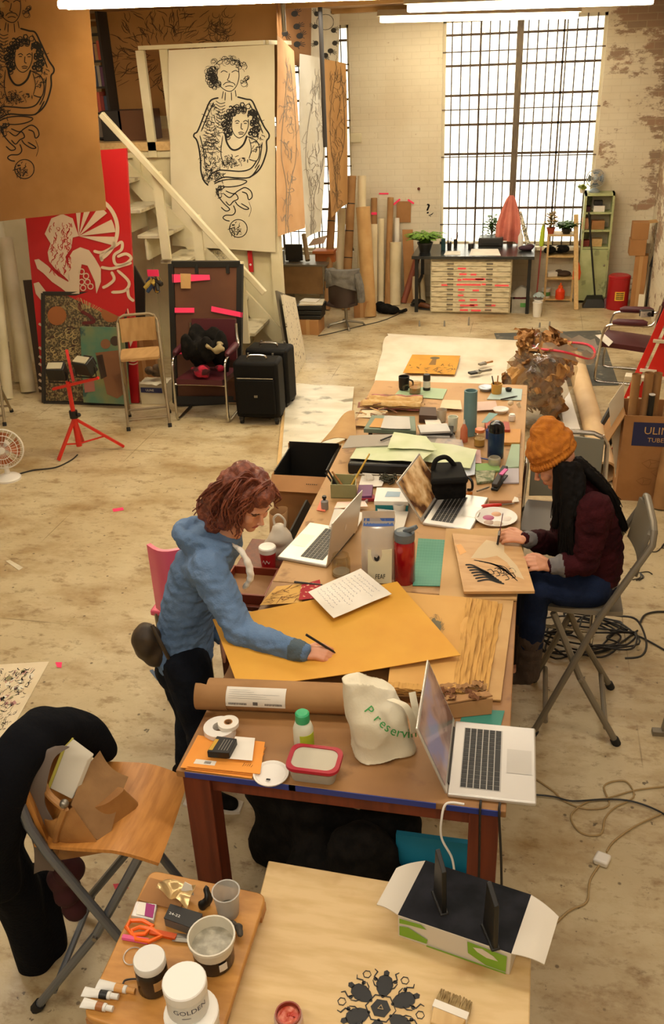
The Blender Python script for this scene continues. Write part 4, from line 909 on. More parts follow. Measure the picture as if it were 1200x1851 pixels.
pl=Pl((-3.4,LY+.5,2.5),(1,0,0),(0,0,1),lambda a,b:.015*math.sin(a*4));mb=MB();pl.sheet(mb,[(182,210),(330,212),(502,-60),(178,-60)]and[(186,208),(505,212),(505,-60),(176,-60)]);f=pl.m(.004);g=random.Random(21)
for k in range(230):
 a=g.uniform(0,6.283);r1_=g.uniform(.25,1);x,y=300+105*r1_*math.cos(a),95+78*r1_*math.sin(a);h=a+g.uniform(-.7,.7);p=[(x,y)]
 for _ in range(5):h+=g.uniform(-.5,.5);x+=5*math.cos(h);y+=4*math.sin(h);p.append((x,y))
 mb.stroke(p,g.uniform(.7,1.5),f,1)
for k in range(30):
 a=g.uniform(-.6,.6);x,y=380+g.uniform(0,40),45+g.uniform(-25,25);mb.stroke(arc((x,y),g.uniform(5,12),a,a+4,8),1,f,1)
mat('banner_ochre','#a87a45',.85,c2='#9a6e3c',ns=2,bump=.1,bs=6);mat('brown_ink','#4a3218',.9)
solo('paper_banner',mb,['banner_ochre','brown_ink'],'wide brown paper banner with a radial ink drawing hanging behind the loft rail','banner','paper banners with ink drawings')
for px,w,mm,lb in((222,40,'dark','dark crate on the loft floor left of the brown box'),(262,60,mat('box_brown','#5e3c22',.8),'brown cardboard box on the loft floor behind the rail post')):
 c=Yp(px,265,LY+.35);k=w*.0055;mb=MB();mb.box((c.x,LY+.3,LZ+.08+.14),(k,.3,.28));solo('loft_box',mb,mm,lb,'box',bev=.005)
bx=Yp(175,120,LY+.3);t=thing('book_shelf','narrow dark shelf filled with spines seen beside the brown banner','shelf',(bx.x-.1,LY+.4,LZ+.08))
mb=MB();zb=LZ+.08
for x in(bx.x-.4,bx.x+.08):mb.box((x,LY+.4,zb+.6),(.025,.25,1.15))
put('side_panel',mb,'dark',t)
g=random.Random(5);cols=(('brick red','#7d2f2a'),('slate blue','#3c4658'),('grey','#8c8478'),('violet','#5b3a55'),('tan','#a3805a'),('rust','#b4543f'))
for i in range(5):
 z=zb+.02+i*.235;mb=MB();mb.box((bx.x-.16,LY+.4,z),(.46,.25,.02));put('shelf_board',mb,'dark',t)
for i in range(4):
 z=zb+.03+i*.235;x=bx.x-.15
 for k in range(6):
  w=g.uniform(.03,.042);h_=g.uniform(.14,.19);cn,cc_=cols[(k+i*2)%6];mb=MB();mb.box((x+w/2,LY+.36,z+h_/2),(w-.002,.14,h_));solo('book',mb,mat('spine_'+cn,cc_,.7),'%s spined book on the %s board of the loft shelf'%(cn,('lowest','second lowest','second highest','highest')[i]),'book','books in the loft shelf');x+=w+.001
NY=7.15;pl=Pl((-3.8,NY,2.4),(1,0,0),(0,0,1),lambda a,b:.02*math.sin(a*4+b)+.008*math.sin(b*7+a*5)+.006*mnoise.noise(V((a*6,b*6,1))))
mat('banner_near','#a97b48',.8,c2='#9c6f3d',ns=3,bump=.25,bs=9)
mb=MB();pl.sheet(mb,[(-70,408),(193,379),(157,-60),(-110,-60)],24,30);f=pl.m(.004)
tr=lambda p:(46+(p[0]-437)*1.07+(p[1]-228)*.02,108+(p[1]-228)*1.07)
for pts,w in FIG:mb.stroke([tr(p)for p in pts],w*1.4,f,1)
solo('paper_banner',mb,['banner_near','ink'],'large brown kraft banner with an ink figure hanging in the upper left corner','banner','paper banners with ink drawings')
P0,P1=Z(80,722),Z(252,729);up=V((0,.30,2.2));pl=Pl(P0,P1-P0,up)
mat('red_panel','#b01218',.5);mat('panel_cream','#cdb79a',.7)
t=thing('red_mural','tall red panel with a cream figure and sun rays leaning below the stairs','panel',P0)
mb=MB();pl.sheet(mb,[(81,721),(252,728),(229,268),(36,282)],2,2,.03)
f=pl.m(.019);zz=lambda pts:[(x/3.75,360+y/3.75)for x,y in pts];FL=lambda pts,m=1:mb.flat(zz(pts),f,m);ST=lambda pts,w,m=1:mb.stroke(zz(spl([tuple(map(float,q))for q in pts],5)),w/3.75,f,m)
for a,b in((-1.75,-1.55),(-1.42,-1.2),(-1.02,-.72),(-.5,-.12),(.02,.28)):FL([(540,250)]+arc((555,250),235,a,b,4))
ST(arc((570,205),232,-1.0,1.05,10),26);
FL([(330,190),(355,130),(430,100),(500,130),(520,190),(540,250),(500,260),(490,330),(450,390),(470,470),(480,560),(440,520),(380,470),(340,420),(330,360),(350,300),(310,235)])
FL([(470,400),(500,350),(550,325),(610,345),(650,400),(690,470),(690,560),(660,640),(650,560),(600,450),(560,440),(545,520),(545,640),(470,640),(420,600),(360,560),(300,500),(260,470),(240,410),(270,405),(330,450),(400,520),(470,560)])
FL([(235,570),(270,560),(330,640),(290,690),(250,640)]);
for p in([(640,350),(700,360),(780,320),(830,290),(830,340),(780,380),(790,440),(850,440),(895,400),(860,370),(800,390)],[(690,460),(760,470),(830,450),(900,430)],[(700,420),(690,380),(720,360)],[(760,490),(780,540),(740,580),(700,600)],[(800,480),(880,560),(850,620),(760,630)],[(870,600),(880,660),(915,690)]):ST(p,20)
for x,y in((560,490),(590,520),(560,560),(600,560),(570,600),(620,590)):ST(arc((x,y),18,0,6.3,8),7)
for y in(840,1000,1060,1110,1180,1220,1270):ST([(270,y),(290,y+12),(320,y-4)],16)
for y in(1090,1110):ST([(870,y),(910,y+8),(940,y-4)],8)
FL([(870,920),(925,915),(890,1000)]);ST([(870,740),(885,790),(925,770)],8)
g=random.Random(8)
f=pl.m(.021)
for k in range(95):
 x,y=g.uniform(342,490),g.uniform(150,490);ST([(x,y),(x+g.uniform(-14,14),y+12),(x+g.uniform(-16,16),y+28)],g.uniform(2.5,5),0)
put('panel',mb,['red_panel','panel_cream'],t,smooth=0)
P0,P1=Z(80,726)+V((0,-.04,0)),Z(228,730)+V((0,-.04,0));pl=Pl(P0,P1-P0,(0,.22,1))
t=thing('framed_collage','dark framed collage picture with orange discs leaning on the red panel','picture',P0)
mat('collage','#3d3320',.6,c2='#85734a',ns=55,nd=8,lo=.45,hi=.6,c3='#3a2114',n3=30,l3=.55,h3=.62)
mb=MB();pl.sheet(mb,[(84,724),(224,727),(224,536),(82,534)],2,2,.02);f=pl.m(.013);zz=lambda pts:[(x/3.75,360+y/3.75)for x,y in pts]
for cx_,cy_ in((390,790),(755,770)):mb.flat(zz(arc((cx_,cy_),65,0,6.2,16)),f,1)
mb.stroke(zz(spl([(560.,700.),(540.,720.),(560.,760.),(610.,790.),(640.,830.),(560.,840.)])),6,f,2);g=random.Random(2)
for k in range(40):
 a=g.uniform(-2.6,-.5);mb.stroke(zz([(600+60*math.cos(a),800+60*math.sin(a)),(600+150*math.cos(a),800+150*math.sin(a))]),1.2,f,3)
for k in range(26):
 x,y=g.uniform(320,540),g.uniform(880,1080);mb.stroke(zz(arc((x,y),g.uniform(10,24),0,5,8)),1.3,f,3)
put('picture',mb,['collage',mat('collage_orange','#8a5124',.7),mat('collage_red','#571510',.7),mat('collage_cream','#a89460',.7)],t,smooth=0)
mb=MB();fr=[pl.hit(*q)for q in((80,728),(228,731),(228,530),(79,530))]
for i in range(4):mb.bar(fr[i],fr[(i+1)%4],.035,.035)
put('frame',mb,'dark',t)
P0,P1=Z(152,727)+V((0,-.12,0)),Z(236,731)+V((0,-.12,0));pl=Pl(P0,P1-P0,(0,.18,1))
t=thing('teal_painting','smaller teal painting of two brown figures leaning on the framed collage','painting',P0)
mb=MB();pl.sheet(mb,[(152,727),(236,731),(222,592),(146,590)],2,2,.025);put('canvas',mb,mat('teal_paint','#48705c',.6,c2='#7c7a4a',ns=3,c3='#34504a',n3=5),t,smooth=0)
f=pl.m(.0145);mb=MB()
mb.flat(zz([(650,1040),(830,1020),(860,1100),(870,1300),(800,1350),(730,1320),(690,1150)]),f,0);mb.flat(zz(arc((720,980),34,0,6.2,12)),f,0);mb.flat(zz(arc((785,960),34,0,6.2,12)),f,1);mb.flat(zz([(770,1190),(850,1180),(870,1300),(800,1330)]),f,2);mb.flat(zz([(655,1060),(700,1050),(730,1200),(690,1220)]),f,1);mb.flat(zz([(570,1220),(640,1210),(650,1300),(580,1310)]),f,2)
put('painted_figures',mb,[mat('fig_brown','#7b5234',.7),mat('fig_dark','#3a2a1e',.7),mat('fig_pink','#9a5f55',.7)],t,smooth=0)
foot=[Z(106,834),Z(224,809),Z(150,800)];hub=Z(146,818)+V((0,0,.02));pz=V((Z(146,822).x,Z(146,822).y,0))
t=thing('work_light_stand','red tripod work light stand with two black floodlights','work light',pz)
col_t=Yp(143,690,pz.y);colm=Yp(143,745,pz.y)
for q in foot:
 mb=MB();mb.bar(V((pz.x,pz.y,colm.z*.85)),V((q.x,q.y,.01)),.028,.02);put('leg',mb,'red_paint',t)
 mb=MB();mb.bar(V((pz.x,pz.y,.10)),lerp(V((pz.x,pz.y,colm.z*.85)),q,.6),.014,.01);put('brace',mb,'red_paint',t)
mb=MB();mb.cyl((pz.x,pz.y,.08),(pz.x,pz.y,colm.z),.024,n=14);mb.cyl((pz.x,pz.y,colm.z-.03),(pz.x,pz.y,col_t.z),.018,n=14);put('pole',mb,'red_paint',t)
mb=MB();mb.cyl((pz.x,pz.y,colm.z-.05),(pz.x,pz.y,colm.z+.01),.034,n=14);mb.ell((pz.x+.05,pz.y-.01,colm.z-.02),.018);put('clamp',mb,'black',t)
a,e=Yp(96,703,pz.y),Yp(178,683,pz.y);mb=MB();mb.bar(a,e,.028,.02);put('crossbar',mb,'red_paint',t)
a1=Yp(120,632,pz.y+.05);mb=MB();mb.bar(col_t+V((-.05,0,0)),a1,.022,.014);put('handle',mb,'red_paint',t)
for px,py,sc_,yaw in((103,672,1,.15),(153,662,1.05,-.3)):
 c=Yp(px,py,pz.y);mb=MB();mb.T=Matrix.Translation(c)@Matrix.Rotation(yaw,4,'Z')@Matrix.Rotation(R(25),4,'X');mb.box((0,0,0),(.15*sc_,.09,.12*sc_));mb.box((0,.06,0),(.10,.05,.08));h_=put('lamp_head',mb,'black',t,bev=.008)
 mb=MB();mb.T=Matrix.Translation(c)@Matrix.Rotation(yaw,4,'Z')@Matrix.Rotation(R(25),4,'X');mb.box((0,-.0,.064*sc_),(.12*sc_,.07,.012));put('lens',mb,mat('lens_pale','#b5ad92',.2),h_,bev=.003)
 mb=MB();mb.tube([c+V((-.085,0,0)),c+V((-.085,0,-.09)),c+V((.085,0,-.09)),c+V((.085,0,0))],.007,6);put('yoke',mb,'black',t)
def folding_chair(c,yaw,sh,bh,w,d,label,frame_m,seat_m,back_m,group=None,tr_=.013,wood=False,name='folding_chair',lean=.12,back_h=.2):
 t=thing(name,label,'chair',c,group,yaw);Mx=rz(c,yaw)
 P=lambda x,y,z:(x,y,z)
 fx=d/2
 for sg in(-1,1):
  y=sg*w/2
  if wood:mb=MB();mb.T=Mx;mb.tube([P(fx,y,.012),P(-.09,y*.98,sh),P(-.13,y*.95,sh+.1),P(-.15,y*.9,bh)],tr_,10);put('long_leg',mb,frame_m,t)
  else:mb=MB();mb.T=Mx;mb.tube([P(fx,y,.012),P(lerp(fx,-fx-lean*.2,sh/bh),y*.98,sh),P(-fx-lean*.5,y*.95,bh-.05),P(-fx-lean*.55,y*.8,bh)],tr_,10);put('long_leg',mb,frame_m,t)
  mb=MB();mb.T=Mx;mb.tube([P(-fx,y*1.0,.012),P(0,y*.9,sh*.5),P(fx*.75,y*.86,sh-.01)],tr_,10);put('leg',mb,frame_m,t)
  for x in(fx,-fx):mb=MB();mb.T=Mx;mb.tube([P(x*1.03,y,0),P(x*.95,y,.03)],tr_*1.35,10);put('rubber_foot',mb,'rubber',t)
  mb=MB();mb.T=Mx;mb.cyl((.0,y*.88,sh*.5),(.0,y*1.02,sh*.5),.009,n=8);put('pivot',mb,'steel',t)
 bx_=-.15 if wood else-fx-lean*.55
 mb=MB();mb.T=Mx;mb.tube([P(bx_,-w*.42,bh-.01),P(bx_,-w*.3,bh+.012),P(bx_,w*.3,bh+.012),P(bx_,w*.42,bh-.01)],tr_,10);put('head_rail',mb,frame_m,t)
 for q,z in((fx*.72,sh*.13),(-fx*.72,sh*.13)):
  mb=MB();mb.T=Mx;mb.tube([P(q,-w/2,z),P(q,w/2,z)],tr_*.8,8);put('crossbar',mb,frame_m,t)
 mb=MB();mb.T=Mx
 if wood:mb.grid(lambda u,v:V((lerp(-.13,.25,u),(v-.5)*w*.98*(1-.04*(2*u-1)**2),sh+.004-(.10*max(0,u-.62)**1.5*2.2)+.012*(2*v-1)**2)),14,10,.012)
 else:mb.grid(lambda u,v:V((lerp(-fx*.8,fx*1.0,u),(v-.5)*w*.92*(1-.06*(2*u-1)**4),sh+.012-.01*(1-(2*u-1)**2)*(1-(2*v-1)**2))),10,10,.022)
 put('seat',mb,seat_m,t)
 mb=MB();mb.T=Mx
 mb.grid(lambda u,v:V((bx_+.02+.03*(1-v)-.025*(1-(2*u-1)**2),(u-.5)*w*.86,bh-.015-back_h*(1-v))),10,6,.014);put('backrest',mb,back_m,t)
 return t
mat('stool_tan','#a98452',.6,c2='#9c7746',ns=3,stretch=(10,2,2));mat('tan_frame','#8f7f63',.4,.4)
cA=(Z(217,773)+Z(296,777)+Z(250,748)+Z(318,752))*.25
st=folding_chair(V((cA.x,cA.y,0)),R(-68),.62,.90,.36,.36,'tall tan folding stool standing before the leaning pictures','tan_frame','stool_tan','stool_tan','tall folding stools',name='folding_stool')
dup(st,V((Z(-14,768).x-.1,Z(-14,768).y+.1,0)),R(-70),'folding stool cut off at the left edge, only a leg showing','tall folding stools')
def limb(mb,pts,rs,n=14):
 mb.tube(pts,rs,n);[mb.ell(p,r,12,8)for p,r in zip(pts,rs)]
t=carton('document_box','white printed box with a dark blue label standing behind the tall folding stool',[(256,731),(303,731)],.2,.2,m='white_paint',tape=False)
l_,r_=Z(256,731),Z(303,731);mp=lambda u,v:V((lerp(l_.x,r_.x,u),l_.y-.003,v));mb=MB();mb.flat([(.05,.12),(.9,.12),(.9,.17),(.05,.17)],mp);put('label_band',mb,mat('navy','#1c2350',.5),t,smooth=0)
mb=MB();mp2=lambda u,v:V((u,l_.y-.005,v));mb.text('ULINE',lerp(l_.x,r_.x,.25),.135,.03,mp2);put('label_word',mb,'white_plastic',t,smooth=0)
mb=MB();mb.grid(lambda u,v:V((lerp(l_.x,r_.x,u)+.01,l_.y+.1-.11+.2*v,.2+.004+.03*mnoise.noise(V((u*4,v*4,2))))),6,6,.006);put('lid',mb,'white_paint',t)
carton('cardboard_box','plain brown cardboard box standing behind the white printed box',[(243,690),(286,690)],.2,.46,m='cardboard')
c=V((Yp(284,690,l_.y+.1).x,l_.y+.1,.30));mb=MB();g=random.Random(6)
for k in range(8):mb.ell(c+V((g.uniform(-.08,.06),g.uniform(-.04,.04),g.uniform(-.07,.06))),(.05,.04,.04),8,6)
solo('crumpled_cloth',mb,mat('cloth_brown','#5b4630',.9,c2='#2f2418',ns=14),'crumpled dark brown cloth lying on the white printed box','cloth')
c=Yp(282,505,8.0);mb=MB();g=random.Random(9)
for k in range(14):mb.tube([c+V((g.uniform(-.05,.05),0,0)),c+V((g.uniform(-.11,.11),g.uniform(-.05,.03),g.uniform(-.14,-.02)))],[.03,.018],8,k%3)
mb.grid(lambda u,v:c+V(((u-.5)*.11,-.05,.04+.06*v)),3,3,.01,3)
solo('glove_bundle',mb,[mat('glove_yellow','#c2a54a',.8),mat('glove_blue','#3a4a6a',.8),'dark','pink_tape'],'bundle of yellow and blue gloves with a pink band hanging on the stairs','gloves')
mb=MB();q=quad([Z(243,560,.0)*0+Yp(243,640,8.15),Yp(262,640,8.15),Yp(262,515,8.15),Yp(243,480,8.15)]);mb.grid(q,2,2,.02);solo('dark_board',mb,'dark','dark pointed board standing between the red panel and the stairs','board')
P0,P1=Z(318,735),Z(440,727);pl=Pl(P0,P1-P0,(0,.16,1))
t=thing('packed_frame','tall black framed panel packed in brown cardboard with pink tape strips','framed panel',P0)
mb=MB();pl.sheet(mb,[(322,725),(430,725),(430,480),(315,480)],2,2,.02);put('cardboard',mb,mat('board_red_brown','#54301c',.7,c2='#5f381f',ns=3),t,smooth=0)
mb=MB();fr=[pl.hit(*q)for q in((318,728),(432,728),(434,477),(310,477))]
for i in range(4):mb.bar(fr[i],fr[(i+1)%4],.05,.05)
mb.bar(pl.hit(356,478),pl.hit(357,494),.03,.05);mb.bar(pl.hit(412,478),pl.hit(413,494),.03,.05);put('frame',mb,'black',t)
f=pl.m(.03);zz=lambda pts:[(200+x*.3,440+y*.3)for x,y in pts]
for pts in([(372,185),(596,188),(600,218),(375,236)],[(385,386),(505,386),(505,416),(388,416)],[(608,376),(795,415),(792,445),(606,408)],[(396,630),(466,640),(468,668),(400,662)]):
 mb=MB();mb.prism(zz(pts),lambda u,v,w:pl.m(.027+w)(u,v),.002);put('tape_strip',mb,'pink_tape',t,smooth=0)
mb=MB();mb.prism(zz([(420,180),(484,182),(484,270),(425,270)]),lambda u,v,w:pl.m(.030+w)(u,v),.002);put('note',mb,'kraft_light',t,smooth=0)
mb=MB();mb.prism(zz([(380,918),(740,918),(740,965),(380,965)]),lambda u,v,w:pl.m(.02+w)(u,v),.01);put('base_strip',mb,'black',t,smooth=0)
q0=Yp(448,452,LY-.03);q1=Yp(459,491,LY-.03);mb=MB();mb.box(((q0.x+q1.x)/2,LY-.045,(q0.z+q1.z)/2),(q1.x-q0.x,.02,q0.z-q1.z));t=thing('red_level','short red spirit level fixed upright on the loft wall under the white banner','level',V(((q0.x+q1.x)/2,LY-.045,q1.z)));put('body',mb,'red',t,bev=.003)
mb=MB();mb.cyl(((q0.x+q1.x)/2,LY-.056,lerp(q1.z,q0.z,.35)),((q0.x+q1.x)/2,LY-.05,lerp(q1.z,q0.z,.35)),.012,n=10);put('vial',mb,'white_plastic',t)
pl=Pl((-3,LY-.03,1),(1,0,0),(0,0,1));mb=MB();pl.sheet(mb,[(368,482),(412,482),(412,452),(368,452)],2,2,.002);f=pl.m(.004);g=random.Random(3)
for k in range(34):
 x,y=g.uniform(373,407),g.uniform(455,476);mb.stroke(arc((x,y),g.uniform(1.5,4),0,g.uniform(2,6),6),.6,f,1)
solo('pencil_sketch',mb,['cream_paint','grey_line'],'small grey sketch pinned on the loft wall below the white banner','sketch')
def armchair(c,yaw,label,w=.48,d=.5):
 t=thing('tubular_armchair',label,'chair',c,'maroon tubular armchairs',yaw);Mx=rz(c,yaw)
 for sg in(-1,1):
  y=sg*w/2;mb=MB();mb.T=Mx
  mb.tube(spl([(-d*.45,y,.012),(0,y,.012),(d*.42,y,.012),(d*.5,y,.06),(d*.47,y,.3),(d*.42,y,.50),(d*.30,y,.56),(-d*.1,y,.57),(-d*.4,y,.58),(-d*.48,y*.92,.66),(-d*.52,y*.9,.76)],4),.012,8);put('side_frame',mb,'chrome',t)
  mb=MB();mb.T=Mx;mb.tube([(d*.28,y,.585),(d*.2,y,.592),(-d*.25,y,.598),(-d*.33,y,.592)],[.018,.03,.032,.02],10);put('arm_pad',mb,'maroon',t)
 mb=MB();mb.T=Mx;mb.tube([(-d*.45,-w/2,.012),(-d*.45,w/2,.012)],.012,8);put('floor_bar',mb,'chrome',t)
 mb=MB();mb.T=Mx;mb.tube([(d*.46,-w/2,.34),(d*.4,-w*.3,.335),(d*.4,w*.3,.335),(d*.46,w/2,.34)],.011,8);put('seat_bar',mb,'chrome',t)
 mb=MB();mb.T=Mx;mb.grid(lambda u,v:V((lerp(-d*.42,d*.48,u),(v-.5)*w*.88,.365+.03*math.sin(u*3.1)*math.sin(v*3.1)-.03*(1-u))),10,8,.05);put('seat',mb,'maroon',t)
 mb=MB();mb.T=Mx;mb.grid(lambda u,v:V((-d*.46-.06*v,(u-.5)*w*.86,.43+.36*v)),8,8,.04);put('backrest',mb,'maroon',t)
 return t
cL=(Z(320,758)+Z(415,768))*.5;ac=armchair(V((cL.x,cL.y+.25,0)),R(-90),'maroon tubular armchair piled with dark clothes beside the suitcases')
def heap(name,c,r,n,m,label,cat,seed,sc_=(1,1,.7),vox=.02):
 g=random.Random(seed);mb=MB();c=V(c)
 for k in range(n):mb.ell(c+V((g.uniform(-1,1)*r[0],g.uniform(-1,1)*r[1],g.uniform(.15,1)*r[2])),(r[0]*.5*g.uniform(.7,1.1),r[1]*.55*g.uniform(.7,1.1),r[2]*.45),12,8)
 me=remesh(name,mb,vox,9 if vox>.015 else 2);t=thing(name,label,cat,c);putmesh('cloth',me,[m],t,disp=lambda p,n_:.012*nz(p,14,seed));return t
heap('black_jacket',V((cL.x+.02,cL.y+.20,.40)),(.15,.12,.30),12,'black_cloth','black jacket heaped on the maroon armchair','jacket',3)
heap('pink_clothes',V((cL.x+.06,cL.y+.06,.395)),(.13,.06,.09),8,mat('hot_pink','#a31231',.9,c2='#3a0a14',ns=14,lo=.45,hi=.55),'crimson pink clothes on the front edge of the maroon armchair seat','clothes',4)
heap('khaki_cap',V((cL.x+.16,cL.y+.10,.615)),(.08,.06,.08),6,mat('khaki','#8d7d59',.9),'khaki cloth cap lying over the right arm of the maroon armchair','cap',5)
def suitcase(c,yaw,w,h,d,label):
 t=thing('suitcase',label,'suitcase',c,'black wheeled suitcases',yaw);Mx=rz(c,yaw)
 mb=MB();mb.T=Mx;mb.box((0,0,.06+h/2),(w,d,h));put('body',mb,mat('case_black','#131211',.6,bump=.2,bs=200),t,bev=.03)
 mb=MB();mb.T=Mx;mb.box((0,-d/2-.012,.06+h*.40),(w*.84,.03,h*.62));put('front_pocket',mb,'case_black',t,bev=.012)
 mb=MB();mb.T=Mx;mb.tube([(-w*.4,-d/2-.02,.06+h*.73),(w*.4,-d/2-.02,.06+h*.73)],.005,6);put('zip',mb,'grey_paint',t)
 mb=MB();mb.T=Mx;mb.tube(spl([(-w*.2,-d*.1,h+.055),(-w*.17,-d*.1,h+.09),(w*.17,-d*.1,h+.09),(w*.2,-d*.1,h+.055)]),.01,8);put('handle',mb,'chrome',t)
 for sx_ in(-1,1):
  mb=MB();mb.T=Mx;mb.tube([(sx_*w*.28,d*.42,h+.05),(sx_*w*.28,d*.42,h+.075)],.01,6);put('pull_rod',mb,'steel',t)
  for sy_ in(-1,1):mb=MB();mb.T=Mx;mb.cyl((sx_*w*.4-.012,sy_*d*.36,.03),(sx_*w*.4+.012,sy_*d*.36,.03),.03,n=14);mb.box((sx_*w*.4,sy_*d*.36,.055),(.035,.05,.03));put('wheel',mb,'black',t)
 mb=MB();mb.T=Mx;mb.box((0,-d/2-.03,.06+h*.42),(.03,.005,.02));put('badge',mb,'steel',t)
 return t
a,e=Z(425,768),Z(508,771);sw=(e-a).length;sh_=Yp(466,657,a.y).z-.06
sc1=suitcase(V(((a.x+e.x)/2,a.y+.14,0)),R(2),sw*.95,sh_,.24,'black wheeled suitcase in front of the other one, next to the armchair')
a2,e2=Yp(450,590,a.y+.45),Yp(511,590,a.y+.45)
dup(sc1,V(((a2.x+e2.x)/2,a.y+.52,0)),R(-4),'black suitcase standing behind the other suitcase, its handle higher')
mat('roll_left','#cfc4a4',.7,c2='#c0b48f',ns=3)
for bx_,by_,tx_,ty_,w_,lb in((52,708,8,430,27,'cream paper roll leaning in the left corner nearest the red panel'),(14,720,-14,440,20,'cream paper roll leaning at the left frame edge'),(36,690,-4,400,18,'slim cream roll leaning behind the two thick left rolls')):
 a=Z(bx_,by_);e=Yp(tx_,ty_,a.y+.35);r_=w_/2*(a-EYE).dot(FW)/F;roll('paper_roll',a,e,r_,'roll_left',lb,group='paper rolls in the left corner')
for bx_,tx_,ty_,w_,mm,lb in((70,50,506,.09,mat('case_dark','#3a2c22',.7),'dark brown board standing behind the left paper rolls'),(76,58,570,.05,'black','black board between the rolls and the red panel')):
 a=Z(bx_,715)+V((0,.1 if w_>.06 else .2,0));e=Yp(tx_,ty_,a.y+.2);mb=MB();mb.bar(a,e,w_,.02,up=(0,1,0));solo('dark_board',mb,mm,lb,'board',origin=a)
c=Z(16,866);fan=desk_fan(V((c.x,c.y,0)),.155,R(25),R(6),'pale grey floor fan with a copper hub at the left frame edge','white_plastic',mat('copper','#b06a44',.35,.6),'white_plastic',post=.1)
mb=MB();mb.tube(spl([tuple(Z(x,y,.006))for x,y in((30,858),(60,850),(100,845),(128,832),(140,822))]),.006,6);solo('fan_cable',mb,'dark','dark cable running from the fan to the red tripod','cable')
def printart(mb,mp):
 g=random.Random(17)
 for k in range(420):
  x,y=g.uniform(.08,.9),g.uniform(.08,.92);h=g.uniform(0,6.28);p=[(x,y)];L_=g.uniform(.01,.022)
  for _ in range(4):h+=g.uniform(-.9,.9);x+=L_*math.cos(h);y+=L_*math.sin(h);p.append((x,y))
  mb.stroke([(min(.93,max(.07,a)),min(.93,max(.07,b)))for a,b in p],g.uniform(.004,.011),mp,g.choice([1,1,1,2,3]))
 for k in range(40):
  x,y=g.uniform(.1,.88),g.uniform(.1,.9);r_=g.uniform(.02,.05);mb.flat([(x+r_*math.cos(a),y+r_*math.sin(a))for a in(0,1.6,2.8,4.4)],lambda u,v:mp(u,v)-V((0,0,.0004)),g.choice([2,3,4]))
paper('floor_print',[(-110,1350),(14,1332),(89,1196),(-80,1206)],.002,'paper_warm','colourful inked print sheet lying on the floor at the left edge','print',base=0,art=printart,mats=['ink',mat('print_rose','#b08078',.8),mat('print_olive','#8d8760',.8),mat('print_white','#dcd4bc',.8)],n=4)
for k,(pts,mm,lb)in enumerate((([(203,920),(222,917),(224,922),(205,925)],'pink_tape','pink tape scrap on the floor left of the standing woman'),([(100,1197),(112,1197),(111,1207),(103,1206)],'pink_tape','pink tape scrap on the floor beside the colour print'),([(270,1212),(276,1210),(291,1227),(284,1230)],mat('tape_blue','#4a5f78',.6),'blue grey tape scrap on the floor under the hip bag'),([(204,1598),(230,1596),(232,1606),(208,1607)],mat('tape_red','#c02a3c',.6),'red tape scrap on the floor behind the coat chair'),([(10,1014),(18,1012),(42,1026),(34,1031)],'white_paint','white tape scrap on the floor at the left edge'))):
 q=quad([Z(x,y,.002)for x,y in pts]);mb=MB();mb.grid(q,2,1,.001);solo('tape_scrap',mb,mm,lb,'tape')
R0=(Z(1066,668)+Z(1102,697))*.5;dd_=Z(1102,697)-Z(1066,668);yw=math.atan2(dd_.y,dd_.x)-math.pi/2
nc=dup(ac,V((R0.x,R0.y,0))+V((math.cos(yw+math.pi),math.sin(yw+math.pi),0))*.0,None,'maroon tubular armchair by the red ladder with a paper on its arm')
nc.rotation_euler=(0,0,R(180)-R(12));nc.location=(R0.x+.24,R0.y+.04,0)
mat('fibre_red','#cf2318',.45)
base=Z(1092,812);topp=Yp(1215,540,base.y-.15)
t=thing('step_ladder','red step ladder with white steps leaning up out of the right frame edge','ladder',base)
ld=(topp-base);ld=base+ld*1.25-base;sdv=V((.05,.42,0));hw=V((.30,-.28,0))
A0,A1=base,base+ld;B0,B1=base+V((.115,-.03,0)),base+ld+V((.115,-.03,0));up_=(.2,1,.3)
for p_,q_,w_ in((A0,A1,.05),(B0,B1,.13)):
 mb=MB();mb.bar(p_,q_,.04,w_,up=(.9,-.3,.3));put('rail',mb,'fibre_red',t,bev=.004)
for k in(.30,.45,.60,.75,.9):
 a,e=lerp(A0,A1,k),lerp(B0,B1,k);mb=MB();mb.bar(a,e,.09,.022);put('step',mb,'white_paint',t,bev=.003)
for p_ in(A0,B0):
 mb=MB();mb.bar(p_,p_+ld*.16,.06,.07,up=(.9,-.3,.3));put('rubber_foot',mb,'rubber',t)
for q_,w_ in((A1,A0),(B1,B0)):mb=MB();mb.bar(w_+V((.62,.50,0)),q_+V((.04,.05,-.02)),.04,.03);put('rear_rail',mb,'fibre_red',t)
a=Yp(1130,680,base.y-.12);mb=MB();mb.bar(a,a+V((.55,-.1,.0)),.09,.03);solo('white_plank',mb,'white_paint','white plank reaching out of the frame from the red ladder above the tubes','plank',bev=.003)
l_,r_=Z(1112,903),Z(1235,910);zt_=Yp(1112,750,l_.y).z;dpt=.34
d=(r_-l_).normalized();n=V((-d.y,d.x,0));w_=(r_-l_).length
t=thing('tube_carton','tall brown cardboard carton with a dark blue label, holding tubes and boards, right edge','box',(l_+r_)/2)
mb=MB()
for a,e in((l_,r_),(l_+n*dpt,r_+n*dpt),(l_,l_+n*dpt),(r_,r_+n*dpt)):mb.bar(a+V((0,0,zt_/2)),e+V((0,0,zt_/2)),.006,zt_)
mb.hexa([l_,r_,r_+n*dpt,l_+n*dpt],[q+V((0,0,.006))for q in(l_,r_,r_+n*dpt,l_+n*dpt)]);put('carton',mb,'cardboard',t,smooth=0)
fmp=lambda u,v,h=.0:l_+d*u+V((0,0,v))-n*(.005+h)
